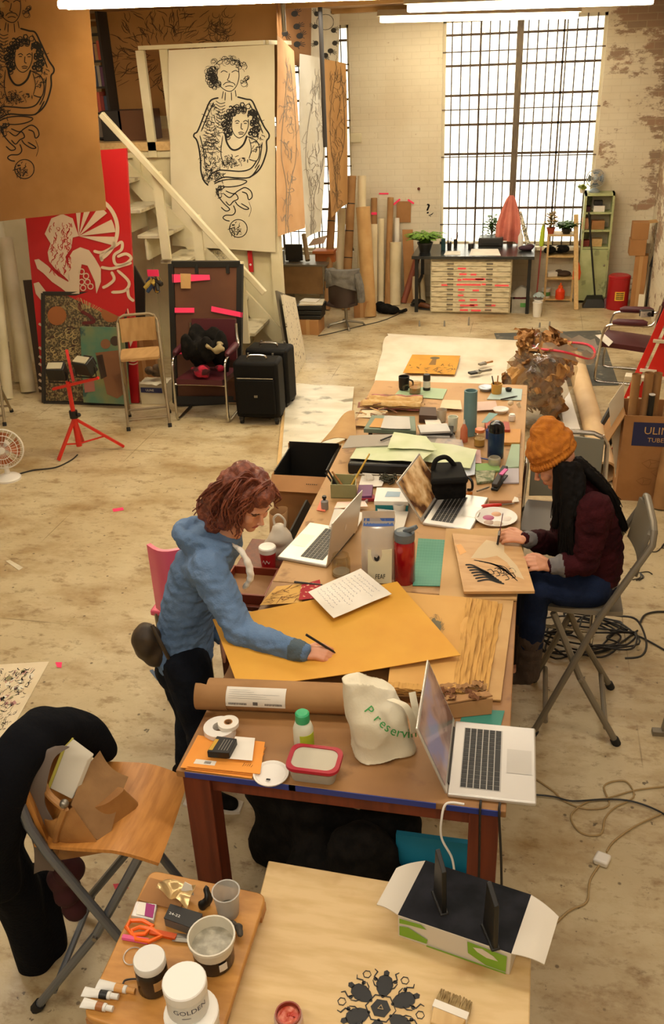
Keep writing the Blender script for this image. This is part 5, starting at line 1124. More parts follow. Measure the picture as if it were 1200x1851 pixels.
mb=MB();lw0=(Yp(1146,760,l_.y).x-l_.x);mb.flat([(lw0,zt_*.93),(w_,zt_*.93),(w_,zt_*.66),(lw0,zt_*.66)],fmp);put('label_panel',mb,'navy',t,smooth=0)
f2=lambda u,v:fmp(u,v,.002);mb=MB();mb.text('ULINE',lw0+.07,zt_*.80,.075,f2);mb.text('TUBES',lw0+.10,zt_*.71,.045,f2);put('label_word',mb,'cardboard_edge',t,smooth=0)
mb=MB();g=random.Random(2)
for c_,s_ in(((w_*.45,zt_*.46),.06),((w_*.38,zt_*.25),.05),((w_*.62,zt_*.36),.07)):
 P=[(c_[0]-s_,c_[1]),(c_[0]-s_*.2,c_[1]+s_*.5),(c_[0]+s_,c_[1]+s_*.3),(c_[0]+s_*.8,c_[1]-s_*.5),(c_[0]-s_*.2,c_[1]-s_*.6),(c_[0]-s_,c_[1])];mb.stroke(P,.005,f2);mb.stroke([P[1],(c_[0],c_[1]-.0),P[4]],.005,f2);mb.stroke([(c_[0],c_[1]),P[2]],.005,f2)
put('line_drawing',mb,'cardboard_inner',t,smooth=0)
mb=MB();mb.grid(lambda u,v:l_+V((0,0,zt_))+d*(-.10*u)+n*dpt*v+V((0,0,-.22*u)),3,3,.006);put('flap',mb,'kraft',t)
for k,(u,v,h_,r0)in enumerate(((.05,.06,.27,.03),(.13,.07,.28,.03),(.19,.10,.27,.028),(.30,.22,.22,.03))):
 c=l_+d*u+n*v;mb=MB();mb.tube([c+V((0,0,.03)),c+V((0,0,zt_+h_))],r0,16,caps=False);mb.tube([c+V((0,0,zt_+h_)),c+V((0,0,.03))],r0*.8,16,caps=False)
 solo('mailing_tube',mb,'kraft',['leftmost brown mailing tube standing in the tube carton','second brown mailing tube standing in the tube carton','third brown mailing tube from the left in the tube carton','brown mailing tube at the back of the tube carton'][k],'tube','mailing tubes in the tube carton',origin=c,fixn=False)
c=l_+d*.16+n*.03;mb=MB();mb.cyl(c+V((0,0,.03)),c+V((0,0,zt_+.14)),.02,n=12);mb.cyl(c+V((0,0,zt_+.14)),c+V((0,0,zt_+.145)),.021,n=12,m=1);solo('black_tube',mb,['black','white_plastic'],'black tube with a pale cap standing among the mailing tubes','tube',origin=c)
mb=MB();c0=l_+d*.24+n*.03;q=quad([c0+V((0,0,.02)),c0+d*.34+V((0,0,.02)),c0+d*.50+n*.22+V((0,0,zt_+.4)),c0+d*.10+n*.1+V((0,0,zt_+.36))]);mb.grid(q,3,3,.012);solo('foam_board',mb,'cream_paint','cream coloured board leaning in the tube carton at the right edge','board')
mb=MB();c0=l_+V((-.05,.12,0));q=quad([V((Yp(1114,895,c0.y).x,c0.y,0)),V((Yp(1124,895,c0.y).x,c0.y+.01,0)),Yp(1128,690,c0.y+.05),Yp(1100,730,c0.y+.04)]);mb.grid(q,3,3,.012);solo('foam_board',mb,'white_paint','white board standing between the red ladder and the tube carton','board')
mb=MB();c0=Z(1100,800)+V((0,0,0));q=quad([c0+V((-.01,0,.0)),c0+V((.04,.14,0)),Yp(1102,735,c0.y+.2),Yp(1083,770,c0.y)]);mb.grid(q,2,2,.02);solo('dark_placard',mb,'black','small black panel leaning at the foot of the red ladder','panel')
a=Z(1192,918);e=Yp(1212,810,a.y+.1);roll('kraft_tube',a,e,.055,'kraft','kraft tube leaning in front of the tube carton at the right frame edge',group=None)
a,e=Z(1092,872),Z(1038,664);r0=.085
mb_l=roll('long_roll',a+V((0,0,r0)),e+V((0,0,r0)),r0,mat('roll_peach','#dcbf93',.7,c2='#cfae80',ns=3),'long cream paper roll lying on the floor behind the woman in the beanie',group=None)
a,e=Z(1042,800),Z(1012,690);mb=MB();d=(e-a).normalized();s=V((d.y,-d.x,0));mb.hexa([a-s*.1,a+s*.02,e+s*.02,e-s*.1],[q+V((0,0,.12))for q in(a-s*.1,a+s*.02,e+s*.02,e-s*.1)])
solo('white_box',mb,'white_plastic','long white box on the floor between the plastic bag and the cream roll','box',bev=.004)
nl=V(nc.location);mb=MB();q=quad([Z(1076,606,.40),Z(1092,604,.40),Z(1108,618,.40),Z(1100,626,.40)]);
mb.grid(q,3,3,.004);solo('paper_sheet',mb,'paper','folded white paper lying on the seat edge of the armchair by the ladder','paper')
c=Z(1168,572,.62);t=thing('radio','small black and silver radio resting on the arm of the armchair by the ladder','radio',c);mb=MB();mb.box((c.x,c.y,c.z+.03),(.12,.06,.06),a=.3);put('body',mb,'black',t,bev=.006)
mb=MB();mb.box((c.x-.01,c.y-.035,c.z+.03),(.1,.01,.05),a=.3);put('front',mb,'alu',t)
for s in(-.03,.03):mb=MB();mb.cyl((c.x+s-.01,c.y-.045,c.z+.03),(c.x+s-.01,c.y-.03,c.z+.03),.018,n=12);put('speaker',mb,'black',t)
mat('cable_black','#191613',.5);mat('cable_tan','#a08659',.6)
def cable(name,pix,r0,m,label,n=7,zs=.006):
 mb=MB();mb.tube(spl([tuple(Z(x,y,zs+.0))for x,y in pix],n),r0,6);return solo(name,mb,m,label,'cable')
g=random.Random(12);pts=[]
for k in range(60):
 a=k*.74+g.uniform(-.2,.2);rx=95*g.uniform(.45,1.05);cx,cy=1062+g.uniform(-22,26),1150+g.uniform(-14,14);pts.append((cx+rx*math.cos(a),cy+rx*.36*math.sin(a),.006+.0007*k))
mb=MB();mb.tube(spl([tuple(Z(*p))for p in pts],6),.0055,6);solo('coiled_cable',mb,'cable_black','tangled coil of black cable on the floor under the tall folding chair','cable')
cable('floor_cable',[(1060,1100),(1110,1112),(1150,1120),(1168,1160),(1160,1185),(1130,1190)],.006,'cable_black','black cable leading off the right side of the black coil',zs=.05)
cable('floor_cable',[(1070,1110),(1120,1135),(1165,1155),(1210,1180)],.005,'cable_black','black cable running from the coil to the right frame edge')
cable('floor_cable',[(1156,1128),(1165,1112),(1185,1106),(1215,1106)],.006,'cable_black','black cable arching to the right frame edge above the coil')
for k,(x,y)in enumerate(((1162,968),(1157,1035),(1195,990))):
 mb=MB();
 for _ in range(5):a=g.uniform(0,6.28);q=[(x,y),(x+14*math.cos(a),y+9*math.sin(a)),(x+24*math.cos(a+.6),y+14*math.sin(a+.4))];mb.tube(spl([tuple(Z(*p,.004))for p in q],4),.003,5)
 solo('wire_scrap',mb,'cable_black',['wire scrap on the floor level with the chair back','wire scrap on the floor nearest the chair seat','wire scrap on the floor at the right frame edge'][k],'wire scrap')
cable('floor_cable',[(964,1405),(1000,1430),(1020,1448),(1060,1462),(1100,1455),(1092,1420),(1130,1412),(1145,1440),(1110,1460),(1093,1480),(1085,1508),(1050,1505),(1032,1475),(1060,1450),(1100,1442),(1150,1428),(1215,1420)],.004,'cable_tan','beige looped cable on the floor right of the front laptop')
cable('floor_cable',[(960,1436),(1000,1440),(1035,1448),(1090,1445),(1140,1448),(1190,1466),(1225,1490)],.004,'cable_black','thin black cable on the floor crossing the beige loops',zs=.012)
t=thing('power_adapter','white square power adapter with its cords on the floor beside the black topped carton','adapter',Z(1088,1552))
mb=MB();slab(mb,[(1071,1552),(1098,1562),(1106,1545),(1080,1535)],.001,.03);put('body',mb,'white_plastic',t,bev=.008)
for pts in([(1096,1540),(1110,1520),(1150,1492),(1215,1462)],[(1084,1562),(1066,1592),(1060,1630),(1030,1645),(1005,1668)]):
 mb=MB();mb.tube(spl([tuple(Z(x,y,.008))for x,y in pts],6),.004,6);put('cord',mb,'cable_tan',t)
a=Z(1192,1325);mb=MB();mb.bar(a+V((.02,0,.02)),a+V((.10,.05,.75)),.03,.03);mb.bar(a+V((-.035,-.01,.012)),a+V((.16,.0,.012)),.035,.024);mb.bar(a+V((.1,.05,.73)),a+V((.3,.05,.73)),.03,.03)
solo('metal_stand',mb,'grey_paint','grey metal stand foot cut off by the right frame edge','stand',origin=a)
bx=Z(965,778,.62);t=thing('plastic_bag','big clear plastic bag full of crumpled brown paper with a red drawstring','bag',V((Z(972,782).x,Z(972,782).y+.18,0)))
_b=Z(972,782);cb=V((_b.x,_b.y+.18,0));zt_=1.02
mat_film=glass_mat('bag_plastic','#f6f2ea',.16,.08,.16,'#e0d4c0');mb=MB()
prof=[(-.06,0,.14),(-.06,.08,.21),(-.05,.27,.265),(-.01,.45,.275),(.06,.57,.26),(.12,.65,.22)]
mb.tube([cb+V((dx,.0,z))for dx,z,r in prof],[r for _,_,r in prof],20);me=remesh('film',mb,.02,4)
putmesh('bag_film',me,[mat_film],t,disp=lambda p,n:.028*nz(p,7)+.012*nz(p,19,3))
mb=MB();ring=[cb+V((.15+.26*math.cos(a),.22*math.sin(a),.69-.05*math.cos(a)+.02*math.sin(3*a)))for a in[6.283*k/28 for k in range(28)]];mb.tube(ring,.010,6,closed=True);put('drawstring',mb,mat('string_red','#d8324a',.4),t)
mb=MB();ring2=[p+V((.02,0,.05+.02*math.sin(4*k)))for k,p in enumerate(ring)]
k_=len(ring);b0=len(mb.v);mb.add([p-V((0,0,.05))for p in ring]+[p for p in ring2],[(i,(i+1)%k_,k_+(i+1)%k_,k_+i)for i in range(k_)]);put('collar',mb,'clear_milky',t)
g=random.Random(31);mat('kraft_crumple','#a5763f',.8,c2='#875a2c',ns=9,bump=.2,bs=25);mat('kraft_crumple_pale','#c69a5e',.8,c2='#a87c46',ns=9)
for k in range(72):
 z=g.uniform(.07,.80);rr=.205 if z<.66 else .13;a=g.uniform(0,6.283);q=cb+V((-.05+.22*max(0,z-.32)*(z<.68)+rr*math.cos(a)*g.uniform(.7,1.1),rr*math.sin(a)*g.uniform(.7,1.1),z));s=g.uniform(.06,.105)
 mb=MB();sd=g.uniform(0,90);u0=V((g.uniform(-1,1),g.uniform(-1,1),g.uniform(-1,1))).normalized();v0=u0.orthogonal().normalized();n0=u0.cross(v0)
 mb.grid(lambda u,v:q+u0*(u-.5)*s*1.7+v0*(v-.5)*s*1.7+n0*(.10*mnoise.noise(V((u*3.6+sd,v*3.6,sd))))+n0*s*.5*(1-((2*u-1)**2+(2*v-1)**2)*.5),9,9,.003)
 o=put('paper_wad',mb,g.choice(['kraft_crumple','kraft_crumple','kraft_crumple_pale']),t)
tx0=(Z(315,1395,TT).x+T(575,890).x)/2;tx1=(T(912,1462).x+T(945,900).x)/2;ty0=T(600,1428).y;tym=T(930,1085).y;ty1=T(830,692).y
mat('table_kraft','#9c7142',.55,c2='#8a6035',ns=3,nd=5,c3='#6f4a28',n3=7,l3=.62,h3=.72);mat('table_tan','#b98f5b',.6,c2='#ab814c',ns=3,nd=5,c3='#8d6538',n3=8,l3=.62,h3=.7)
def table(name,label,y0,y1,topm):
 t=thing(name,label,'table',((tx0+tx1)/2,(y0+y1)/2,0))
 mb=MB();mb.box(((tx0+tx1)/2,(y0+y1)/2,TT-.0125),(tx1-tx0,y1-y0,.025));put('table_top',mb,topm,t,bev=.003)
 for y in(y0+.05,y1-.05):mb=MB();mb.box(((tx0+tx1)/2,y,TT-.06),(tx1-tx0-.04,.035,.07));put('apron',mb,'wood_red',t)
 for x in(tx0+.04,tx1-.04):mb=MB();mb.box((x,(y0+y1)/2,TT-.06),(.035,y1-y0-.14,.07));put('apron',mb,'wood_red',t)
 for x in(tx0+.058,tx1-.062):
  for y in(y0+.055,y1-.055):mb=MB();mb.box((x,y,(TT-.026)/2),(.088,.088,TT-.026));put('leg',mb,'wood_red',t,bev=.004)
 return t
tf=table('work_table','reddish wooden work table covered in brown paper, front one carrying the tote bag',ty0,tym-.002,'table_kraft')
tb=table('work_table','long tan work table behind the first, crowded with laptops, papers and tools',tym+.002,ty1,'table_tan')
mat('blue_tape','#26357f',.6)
for x0_,x1_ in((.03,.38),(.36,.80),(.83,.985)):
 mb=MB();mb.box((lerp(tx0,tx1,(x0_+x1_)/2),ty0-.002,TT-.010),((x1_-x0_)*(tx1-tx0),.003,.02));put('edge_tape',mb,'blue_tape',tf)
def laptop(h0,h1,dirk,depth,lidtop,label,z=TT,screen=None,w_th=.016,keys=(14,6),scr='screen_dark',body='alu',logo=True):
 """hinge from h0 to h1 (points), base extends along dirk, lidtop = vector from hinge to the lid's far edge"""
 h0,h1=V(h0),V(h1);x=(h1-h0);W_=x.length;x.normalize();d=V(dirk);d=(d-x*d.dot(x)).normalized();t=thing('laptop',label,'laptop',(h0+h1)/2+d*depth/2,'silver laptops on the work tables')
 P=lambda u,v,h:h0+x*W_*u+d*depth*v+V((0,0,h))
 mb=MB();mb.hexa([P(0,0,.001),P(1,0,.001),P(1,1,.001),P(0,1,.001)],[P(0,0,w_th),P(1,0,w_th),P(1,1,w_th),P(0,1,w_th)]);b=put('base',mb,body,t,bev=.005)
 mb=MB();mb.add([P(.095,.13,w_th+.0006),P(.905,.13,w_th+.0006),P(.905,.60,w_th+.0006),P(.095,.60,w_th+.0006)],[(0,1,2,3)]);put('key_well',mb,mat('well','#a9a59c',.4,.4),b,smooth=0)
 rows=keys[1];kw=.81/keys[0];kb=put('keyboard',MBkeys(P,rows,keys[0],w_th),'black',b,smooth=0)
 mb=MB();mb.add([P(.34,.66,w_th+.0008),P(.66,.66,w_th+.0008),P(.66,.95,w_th+.0008),P(.34,.95,w_th+.0008)],[(0,1,2,3)]);put('trackpad',mb,mat('pad','#c0bcb2',.3,.5),b,smooth=0)
 l=V(lidtop);ln=x.cross(l).normalized();ln=ln if ln.dot(d)>0 else-ln
 Q=lambda u,v,h:h0+V((0,0,w_th))+x*W_*u+l*v+ln*h
 mb=MB();mb.hexa([Q(0,0,-.006),Q(1,0,-.006),Q(1,1,-.006),Q(0,1,-.006)],[Q(0,0,0),Q(1,0,0),Q(1,1,0),Q(0,1,0)]);ld=put('lid',mb,body,t,bev=.002)
 mb=MB();mb.grid(lambda u,v:Q(lerp(.03,.97,u),lerp(.09,.96,v),.001),1,1,.001);put('screen',mb,scr,ld,smooth=0)
 if logo:
  mb=MB();cl=lambda u,v:Q(u,v,-.0068);mb.flat([(.5+.045*math.cos(a)*.8,.5+.075*math.sin(a))for a in[k*.52 for k in range(12)]],cl);put('logo',mb,'white_plastic',ld,smooth=0)
 mb=MB();mb.cyl(Q(.12,.01,-.002),Q(.88,.01,-.002),.006,n=8);put('hinge',mb,'dark',t)
 return t
def MBkeys(P,rows,n,th):
 mb=MB();g=random.Random(1)
 for r in range(rows):
  v0,v1=.14+r*.455/rows,.14+(r+.84)*.455/rows
  if r==rows-1:spans=[(0,1),(1,2),(2,3),(3,4.2),(4.2,9.4),(9.4,10.5),(10.5,11.5),(11.5,12.5),(12.5,14)]
  else:spans=[(k,k+1)for k in range(n)]
  for a,e in spans:
   u0,u1=.10+a*.80/n+.004,.10+e*.80/n-.004;q=[P(u0,v0,th),P(u1,v0,th),P(u1,v1,th),P(u0,v1,th)];mb.hexa(q,[p+V((0,0,.002))for p in q])
 return mb
def screen_mat(name,a,b_,c_,sc_,em=.5):
 M,nt,bs,N,L=nodes(name);g_=N('ShaderNodeNewGeometry').outputs['Position'];f=nzt(N,L,g_,sc_,3);col=ramp(N,L,f,[(.38,a),(.5,b_),(.62,c_)]);L(col,bs.inputs['Base Color']);L(col,bs.inputs['Emission Color']);bs.inputs['Emission Strength'].default_value=em;bs.inputs['Roughness'].default_value=.15
screen_mat('screen_wood','#4a2c18','#a47a48','#c9a878',9);screen_mat('screen_muted','#5a4038','#8d7264','#7c7486',5,.35);screen_mat('screen_plain','#6d6f75','#8a8a8c','#9a958c',4,.3)
h0,h1=T(808,1442),T(822,1309);top0,top1=Yp(757,1316,h0.y+.0),Yp(771,1208,h1.y)
lt=((top0-h0)+(top1-h1))*.5
laptop(h0,h1,T(967,1452)-T(812,1442),(T(967,1380)-T(815,1376)).length,lt,'silver laptop on the front corner of the table with its keyboard facing right',scr='screen_muted')
h0,h1=T(722,858)*0+T(763,950),T(795,890)*1.0;h1=T(800,893)
top0,top1=Yp(718,868,h0.y),Yp(757,833,h1.y);lt=((top0-h0)+(top1-h1))*.5
laptop(h0,h1,T(845,960)-T(763,950),(T(868,918)-T(781,920)).length*1.0,lt,'silver laptop with a brown picture on its screen beside the paint plate',scr='screen_wood')
h0,h1=T(592,1027),T(640,958);top0,top1=Yp(622,975,h0.y-.0),Yp(655,938,h1.y);
hn=T(590,1028);hf=T(644,963);lt=Yp(640,962,(hn.y+hf.y)/2)-(hn+hf)/2
laptop(hf,hn,T(505,1010)-T(590,1028),(T(528,985)-T(615,1000)).length,V((.03,.0,.205)),'silver laptop seen from behind its lid near the standing woman',scr='screen_plain')
paper('kraft_sheet',[(700,1258),(905,1268),(928,1088),(720,1078)],.004,'kraft_light','lowest tan paper sheet of the stack under the yellow sheet','paper',n=6,th=.006)
mat('tan_sheet','#cf9f56',.8,c2='#c4924a',ns=4,bump=.06,bs=30);mat('rough_edge','#c4954d',.9,c2='#96682f',ns=24,nd=6,lo=.48,hi=.78,stretch=(6,.6,1))
t=thing('paper_stack','stack of rough edged tan papers with a dark smudge at the table edge','paper stack',T(810,1170,.01))
pixs=[(700,1256),(880,1262),(908,1092),(722,1080)]
for k in range(7):
 mp=quad([Z(x+(k*(-9)if i in(1,2)else 0),y+(k*(-1.5)),TT+.012+k*.006)for i,(x,y)in enumerate(pixs)],0,.006,k,6);mb=MB();rag=lambda u,v,k=k,mp=mp:mp(u+(.02*mnoise.noise(V((v*9,k*3.1,1)))if u>.9 else 0),v+(.018*mnoise.noise(V((u*11,k*2.3,4)))if v<.1 else 0),.012*mnoise.noise(V((u*9,v*5,k)))*(u>.85))
 mb.grid(rag,26,20,.0035,0,lambda u,v:1 if u>.93 or v<.06 else 0);o=put('sheet',mb,['tan_sheet','rough_edge'],t)
mp6=lambda u,v:mp(u,v,.0045);mb=MB();g=random.Random(4);mb.flat([(.55+(.10+.015*g.uniform(-1,1))*math.cos(a),.62+(.09+.02*g.uniform(-1,1))*math.sin(a))for a in[k*.25 for k in range(25)]],mp6)
for k in range(60):a=g.uniform(0,6.28);r_=g.uniform(.08,.12);x,y=.55+r_*math.cos(a),.62+r_*math.sin(a);mb.stroke([(x,y),(x+.02*math.cos(a+.4),y+.02*math.sin(a+.4)),(x+.035*math.cos(a+.8),y+.035*math.sin(a+.8))],.003,mp6)
put('smudge',mb,'grey_ink',t,smooth=0)
t=thing('paper_offcuts','crumpled brown paper offcuts at the near end of the tan stack','paper scraps',T(835,1262,.0));g=random.Random(9)
for k in range(26):
 x,y=g.uniform(800,872),g.uniform(1232,1262);c=T(x,y,.02+g.uniform(0,.045));a=g.uniform(-.5,.5);L_=g.uniform(.03,.06);sd=k*3.3
 mb=MB();mb.grid(lambda u,v:c+V(((u-.5)*L_*math.cos(a),(u-.5)*L_*math.sin(a),0))+V((-.2*math.sin(a),1,.1))*((v-.5)*.02)+V((0,0,.014*mnoise.noise(V((u*3+sd,v*2,sd))))),8,2,.002);put('strip',mb,g.choice(['kraft','kraft','kraft_light',mat('strip_dark','#6a3f1c',.8)]),t)
mb=MB();q=quad([T(795,1300,.004),T(888,1290,.004),T(890,1262,.05),T(800,1275,.05)],0,.004);mb.grid(q,6,4,.005);mb.grid(quad([T(795,1275,.055),T(890,1258,.055),T(880,1250,.05),T(800,1262,.05)]),4,2,.005);solo('folded_cardboard',mb,'kraft','folded brown cardboard flap under the near end of the tan stack','cardboard')
paper('cutting_mat',[(830,1308),(905,1312),(912,1285),(840,1282)],.002,mat('mat_green','#2f7a68',.6),'strip of green cutting mat showing behind the front laptop','cutting mat',n=2)
t_yel=paper('yellow_sheet',[(432,1249),(640,1246),(832,1190),(718,1054)]and[(385,1125),(432,1249),(832,1190),(718,1054)],.062,'yellow_paper','large yellow sheet the standing woman is drawing on','paper',n=24,wave=.012,th=.002,seed=3,nscale=2.5)
mat('scribble','#8a8a90',.8)
def handwriting(x0,x1,y0,y1,rows,seed,m=1,w=.006):
 def art(mb,mp):
  g=random.Random(seed)
  for r in range(rows):
   y=lerp(y1,y0,(r+.5)/rows);x=x0+g.uniform(0,.06)
   while x<x1-g.uniform(0,.3):
    L_=g.uniform(.03,.09);k=max(4,int(L_*90));mb.stroke([(x+L_*i/k,y+g.uniform(-1,1)*.3*(y1-y0)/rows*.7)for i in range(k+1)],w,mp,m);x+=L_+.02
 return art
paper('letter_sheet',[(557,1073),(603,1119),(708,1075),(652,1029)],.085,'paper','white handwritten sheet lying on top of the yellow sheet','paper',n=6,wave=.006,art=handwriting(.08,.92,.08,.92,11,5),mats=['scribble'])
paper('red_print',[(540,1088),(585,1085),(578,1052),(545,1060)],.02,mat('bandana_red','#a11a24',.8,c2='#d9b48a',ns=60,lo=.6,hi=.63),'red spotted cloth showing behind the yellow sheet','cloth',n=5,wave=.012)
def goldart(mb,mp):
 g=random.Random(4)
 for k in range(26):x,y=g.uniform(.1,.9),g.uniform(.1,.9);mb.stroke([(x,y),(x+g.uniform(-.2,.2),y+g.uniform(-.2,.2)),(x+g.uniform(-.2,.2),y+g.uniform(-.2,.2))],.03,mp,1)
paper('gold_print',[(470,1098),(545,1092),(560,1055),(500,1062)],.012,mat('gold_print','#d0a04a',.7),'gold printed sheet left of the red spotted cloth','print',n=5,wave=.01,art=goldart,mats=[mat('gold_dark','#7d5426',.8)])
mb=MB();mb.tube([T(532,1052,.03),T(582,1058,.03)],.005,6);solo('paint_brush',mb,'dark','dark thin brush lying at the far edge of the red spotted cloth','brush')
def wings(mb,mp):
 g=random.Random(6);S_=lambda pts,w,m=1:mb.stroke(spl([tuple(map(float,q))for q in pts],5),w,mp,m)
 mb.flat([(.2,.55),(.35,.75),(.5,.92),(.75,.86),(.72,.7),(.85,.45),(.9,.2),(.8,.25),(.72,.5),(.6,.62),(.4,.56)],mp,2)
 for k in range(7):S_([(.10+.02*k,.43-.045*k),(.2+.03*k,.43-.04*k),(.32+.03*k,.36-.035*k),(.42+.03*k,.30-.03*k)],.028)
 for k in range(6):S_([(.24+.07*k,.52-.015*k),(.38+.06*k,.5-.02*k),(.55+.04*k,.45-.04*k),(.70+.02*k,.32-.03*k)],.014)
 for k in range(9):x,y=g.uniform(.4,.8),g.uniform(.2,.42);S_([(x,y),(x+.06,y+.02),(x+.09,y-.05),(x+.03,y-.07)],.012)
 mb.flat([(.02,.78),(.05,.6),(.16,.66),(.1,.8)],mp,3)
paper('wood_painting',[(838,1074),(966,1073),(938,978),(817,968)],.03,mat('panel_wood','#c59a63',.55,c2='#b98d55',ns=3,stretch=(3,12,3)),'wooden panel with black painted feathers in front of the seated woman','painting',th=.012,n=4,art=wings,mats=['ink',mat('chalk','#cbb48d',.8),mat('peach_paint','#e0a765',.7)])
paper('board',[(793,1086),(934,1086),(930,958),(806,958)],.006,mat('board_pale','#c7a06a',.7,c2='#bb945c',ns=4),'pale board lying under the wooden painting panel','board',th=.008,n=3)
paper('cutting_mat',[(746,1059),(795,1060),(805,977),(756,974)],.003,mat('mat_grid','#3f8a70',.6,c2='#55987f',ns=3),'green gridded cutting mat behind the red water bottle','cutting mat',th=.003,n=2,art=lambda mb,mp:[mb.stroke([(a,0),(a,1)],.006,mp,1)for a in[k/10 for k in range(1,10)]]+[mb.stroke([(0,a),(1,a)],.006,mp,1)for a in[k/16 for k in range(1,16)]],mats=[mat('grid_line','#7fb59a',.7)])
def bottle(name,label,cat,px,py,sc_,parts,h=0.0,n=24):
 c=T(px,py,h);t=thing(name,label,cat,c)
 for pn,mm,prof in parts:mb=MB();mb.lathe([(r_*sc_,z*sc_)for r_,z in prof],c,n);put(pn,mb,mm,t)
 return t,c
def pxs(px,py,h):return h*(T(px,py)-EYE).dot(FW)/F/.84
mat('bottle_red','#9e0c18',.22,.3,coat=.6);mat('cap_grey','#5c6468',.4)
hh=pxs(731,1052,92)*1.0
t,c=bottle('water_bottle','red metal water bottle with a grey spout lid','bottle',731,1050,hh,[('body','bottle_red',[(.165,0),(.175,.02),(.175,.70),(.16,.78),(.15,.80),(0,.80)]),('cap','cap_grey',[(.165,.78),(.17,.84),(.165,.92),(.10,.95),(0,.95)])])
mb=MB();mb.bar(c+V((0,0,hh*.93)),c+V((hh*.2,-.02,hh*1.06)),.025,.018);put('spout',mb,'cap_grey',t,bev=.004)
hh=pxs(895,826,58)
t,c=bottle('water_bottle','dark blue water bottle with a black domed cap','bottle',895,826,hh,[('body',mat('bottle_blue','#16304f',.3,.2),[(.20,0),(.21,.02),(.21,.70),(.19,.74),(0,.74)]),('cap','black_gloss',[(.205,.72),(.205,.84),(.17,.94),(.08,1),(0,1)])])
bottle('glass_jar','yellow green glass jar under the dark blue bottle','jar',893,842,.05,[('glass','clear_milky',[(.6,0),(.65,.1),(.65,.9),(.55,1),(.5,1),(.5,.1),(0,.1)]),('filling',mat('lime_fill','#b9ad4c',.5),[(.45,.12),(.48,.5),(0,.5)])])
bottle('glue_bottle','white plastic bottle with a bright green cap and label','bottle',550,1350,.15,[('body',mat('hdpe','#d7d8c2',.4),[(.20,0),(.215,.03),(.215,.52),(.17,.66),(.13,.70),(0,.70)]),('cap','green_cap',[(.15,.70),(.155,.72),(.15,.90),(.12,.93),(0,.93)])])
c=T(550,1350);g_=bpy.data.objects[-1]if False else None
mb=MB();mb.grid(lambda u,v:c+V((.0335*math.sin(lerp(-.1,1.5,u)),-.0335*math.cos(lerp(-.1,1.5,u)),lerp(.012,.07,v))),8,2,.001);put('label',mb,mat('label_lime','#b6c832',.6),[o for o in COL.objects if o.name.startswith('glue_bottle')][0])
t,c=bottle('glass_jar','clear empty glass jar beside the laptop seen from behind','jar',617,1040,.10,[('glass','clear',[(.36,0),(.4,.03),(.4,.8),(.34,.92),(.35,1),(.33,1),(.31,.92),(.37,.8),(.37,.06),(0,.05)]),('water','clear_milky',[(.35,.08),(.36,.22),(0,.22)])])
a,e=T(655,1050),T(712,1050);zt_=pxs(680,1050,112)
t=thing('zip_bag','clear zip bag of art supplies with a blue stripe standing by the red bottle','bag',(a+e)/2)
hs=lambda u,v,s:lerp(a,e,u)+V((0,s*(.035*math.sin(min(1,v*1.2)*math.pi)**.6*(1-.5*(2*u-1)**2))-.0+.03*v,zt_*v+.004))+V((.006*mnoise.noise(V((u*4,v*4,s))),0,0))
mb=MB()
for s in(-1,1):mb.grid(lambda u,v:hs(u,v,s),10,14,.0008)
put('film',mb,'bag_film',t)
mb=MB();mb.grid(lambda u,v:hs(lerp(.03,.97,u),lerp(.80,.90,v),-1.15),8,2,.001);put('zip_stripe',mb,mat('zip_blue','#3a5da0',.5),t)
mb=MB();mb.grid(lambda u,v:lerp(a,e,lerp(.2,.95,u))+V((0,-.022+.02*v,.008+zt_*lerp(.0,.48,v))),4,4,.03);cdd=put('card',mb,mat('card_cream','#d6cda8',.7),t)
cp=lambda u,v:lerp(a,e,lerp(.2,.95,u))+V((0,-.022+.02*v-.017,.008+zt_*lerp(.0,.48,v)));mb=MB();mb.text('FEAF',.34,.16,.2,cp);mb.flat([(.4+.12*math.cos(q),.78+.1*math.sin(q))for q in[k*.6 for k in range(10)]],cp);put('print',mb,'ink',cdd,smooth=0)
paper('paper_sheet',[(594,955),(640,967),(660,930),(605,922)],.012,'paper','white papers lying behind the laptop seen from behind','paper',n=4,wave=.008)
paper('paper_sheet',[(690,968),(728,962),(738,926),(682,922)],.015,'paper','white paper lying between the zip bag and the teal tissue box','paper',n=4,wave=.008)
mb=MB();c=T(722,926);mb.lathe([(.028,0),(.034,.05),(.03,.05),(.025,.008),(0,.008)],c,18);mb.lathe([(.029,.035),(0,.036)],c,14,1);t=solo('paper_cup',mb,['white_plastic',mat('tea_brown','#8d4f24',.3)],'low white cup with brown tea beside the teal tissue box','cup',origin=c)
t=thing('tissue_box','teal and white tissue box behind the zip bag','box',T(708,920));mb=MB();slab(mb,[(678,905),(737,906),(740,884),(683,882)],TT+.001,TT+.062);put('carton',mb,mat('teal_box','#1d8a93',.5),t,bev=.002)
mb=MB();slab(mb,[(676,906),(738,907),(741,883),(681,881)],TT+.045,TT+.065);put('band',mb,'white_plastic',t)
mb=MB();q=quad([T(695,898,.066),T(722,898,.066),T(724,889,.066),T(700,888,.066)]);mb.flat([(0,0),(1,0),(1,1),(0,1)],q);put('slot',mb,mat('slot_blue','#9db5c4',.6),t,smooth=0)
t=thing('brush_box','square sage green box holding brushes and a yellow ruler','box',T(620,905));mb=MB();a=[Z(x,y,TT+.075)for x,y in((597,876),(643,877),(644,858),(602,856))]
bb=[V((q.x,q.y,TT+.001))for q in a]
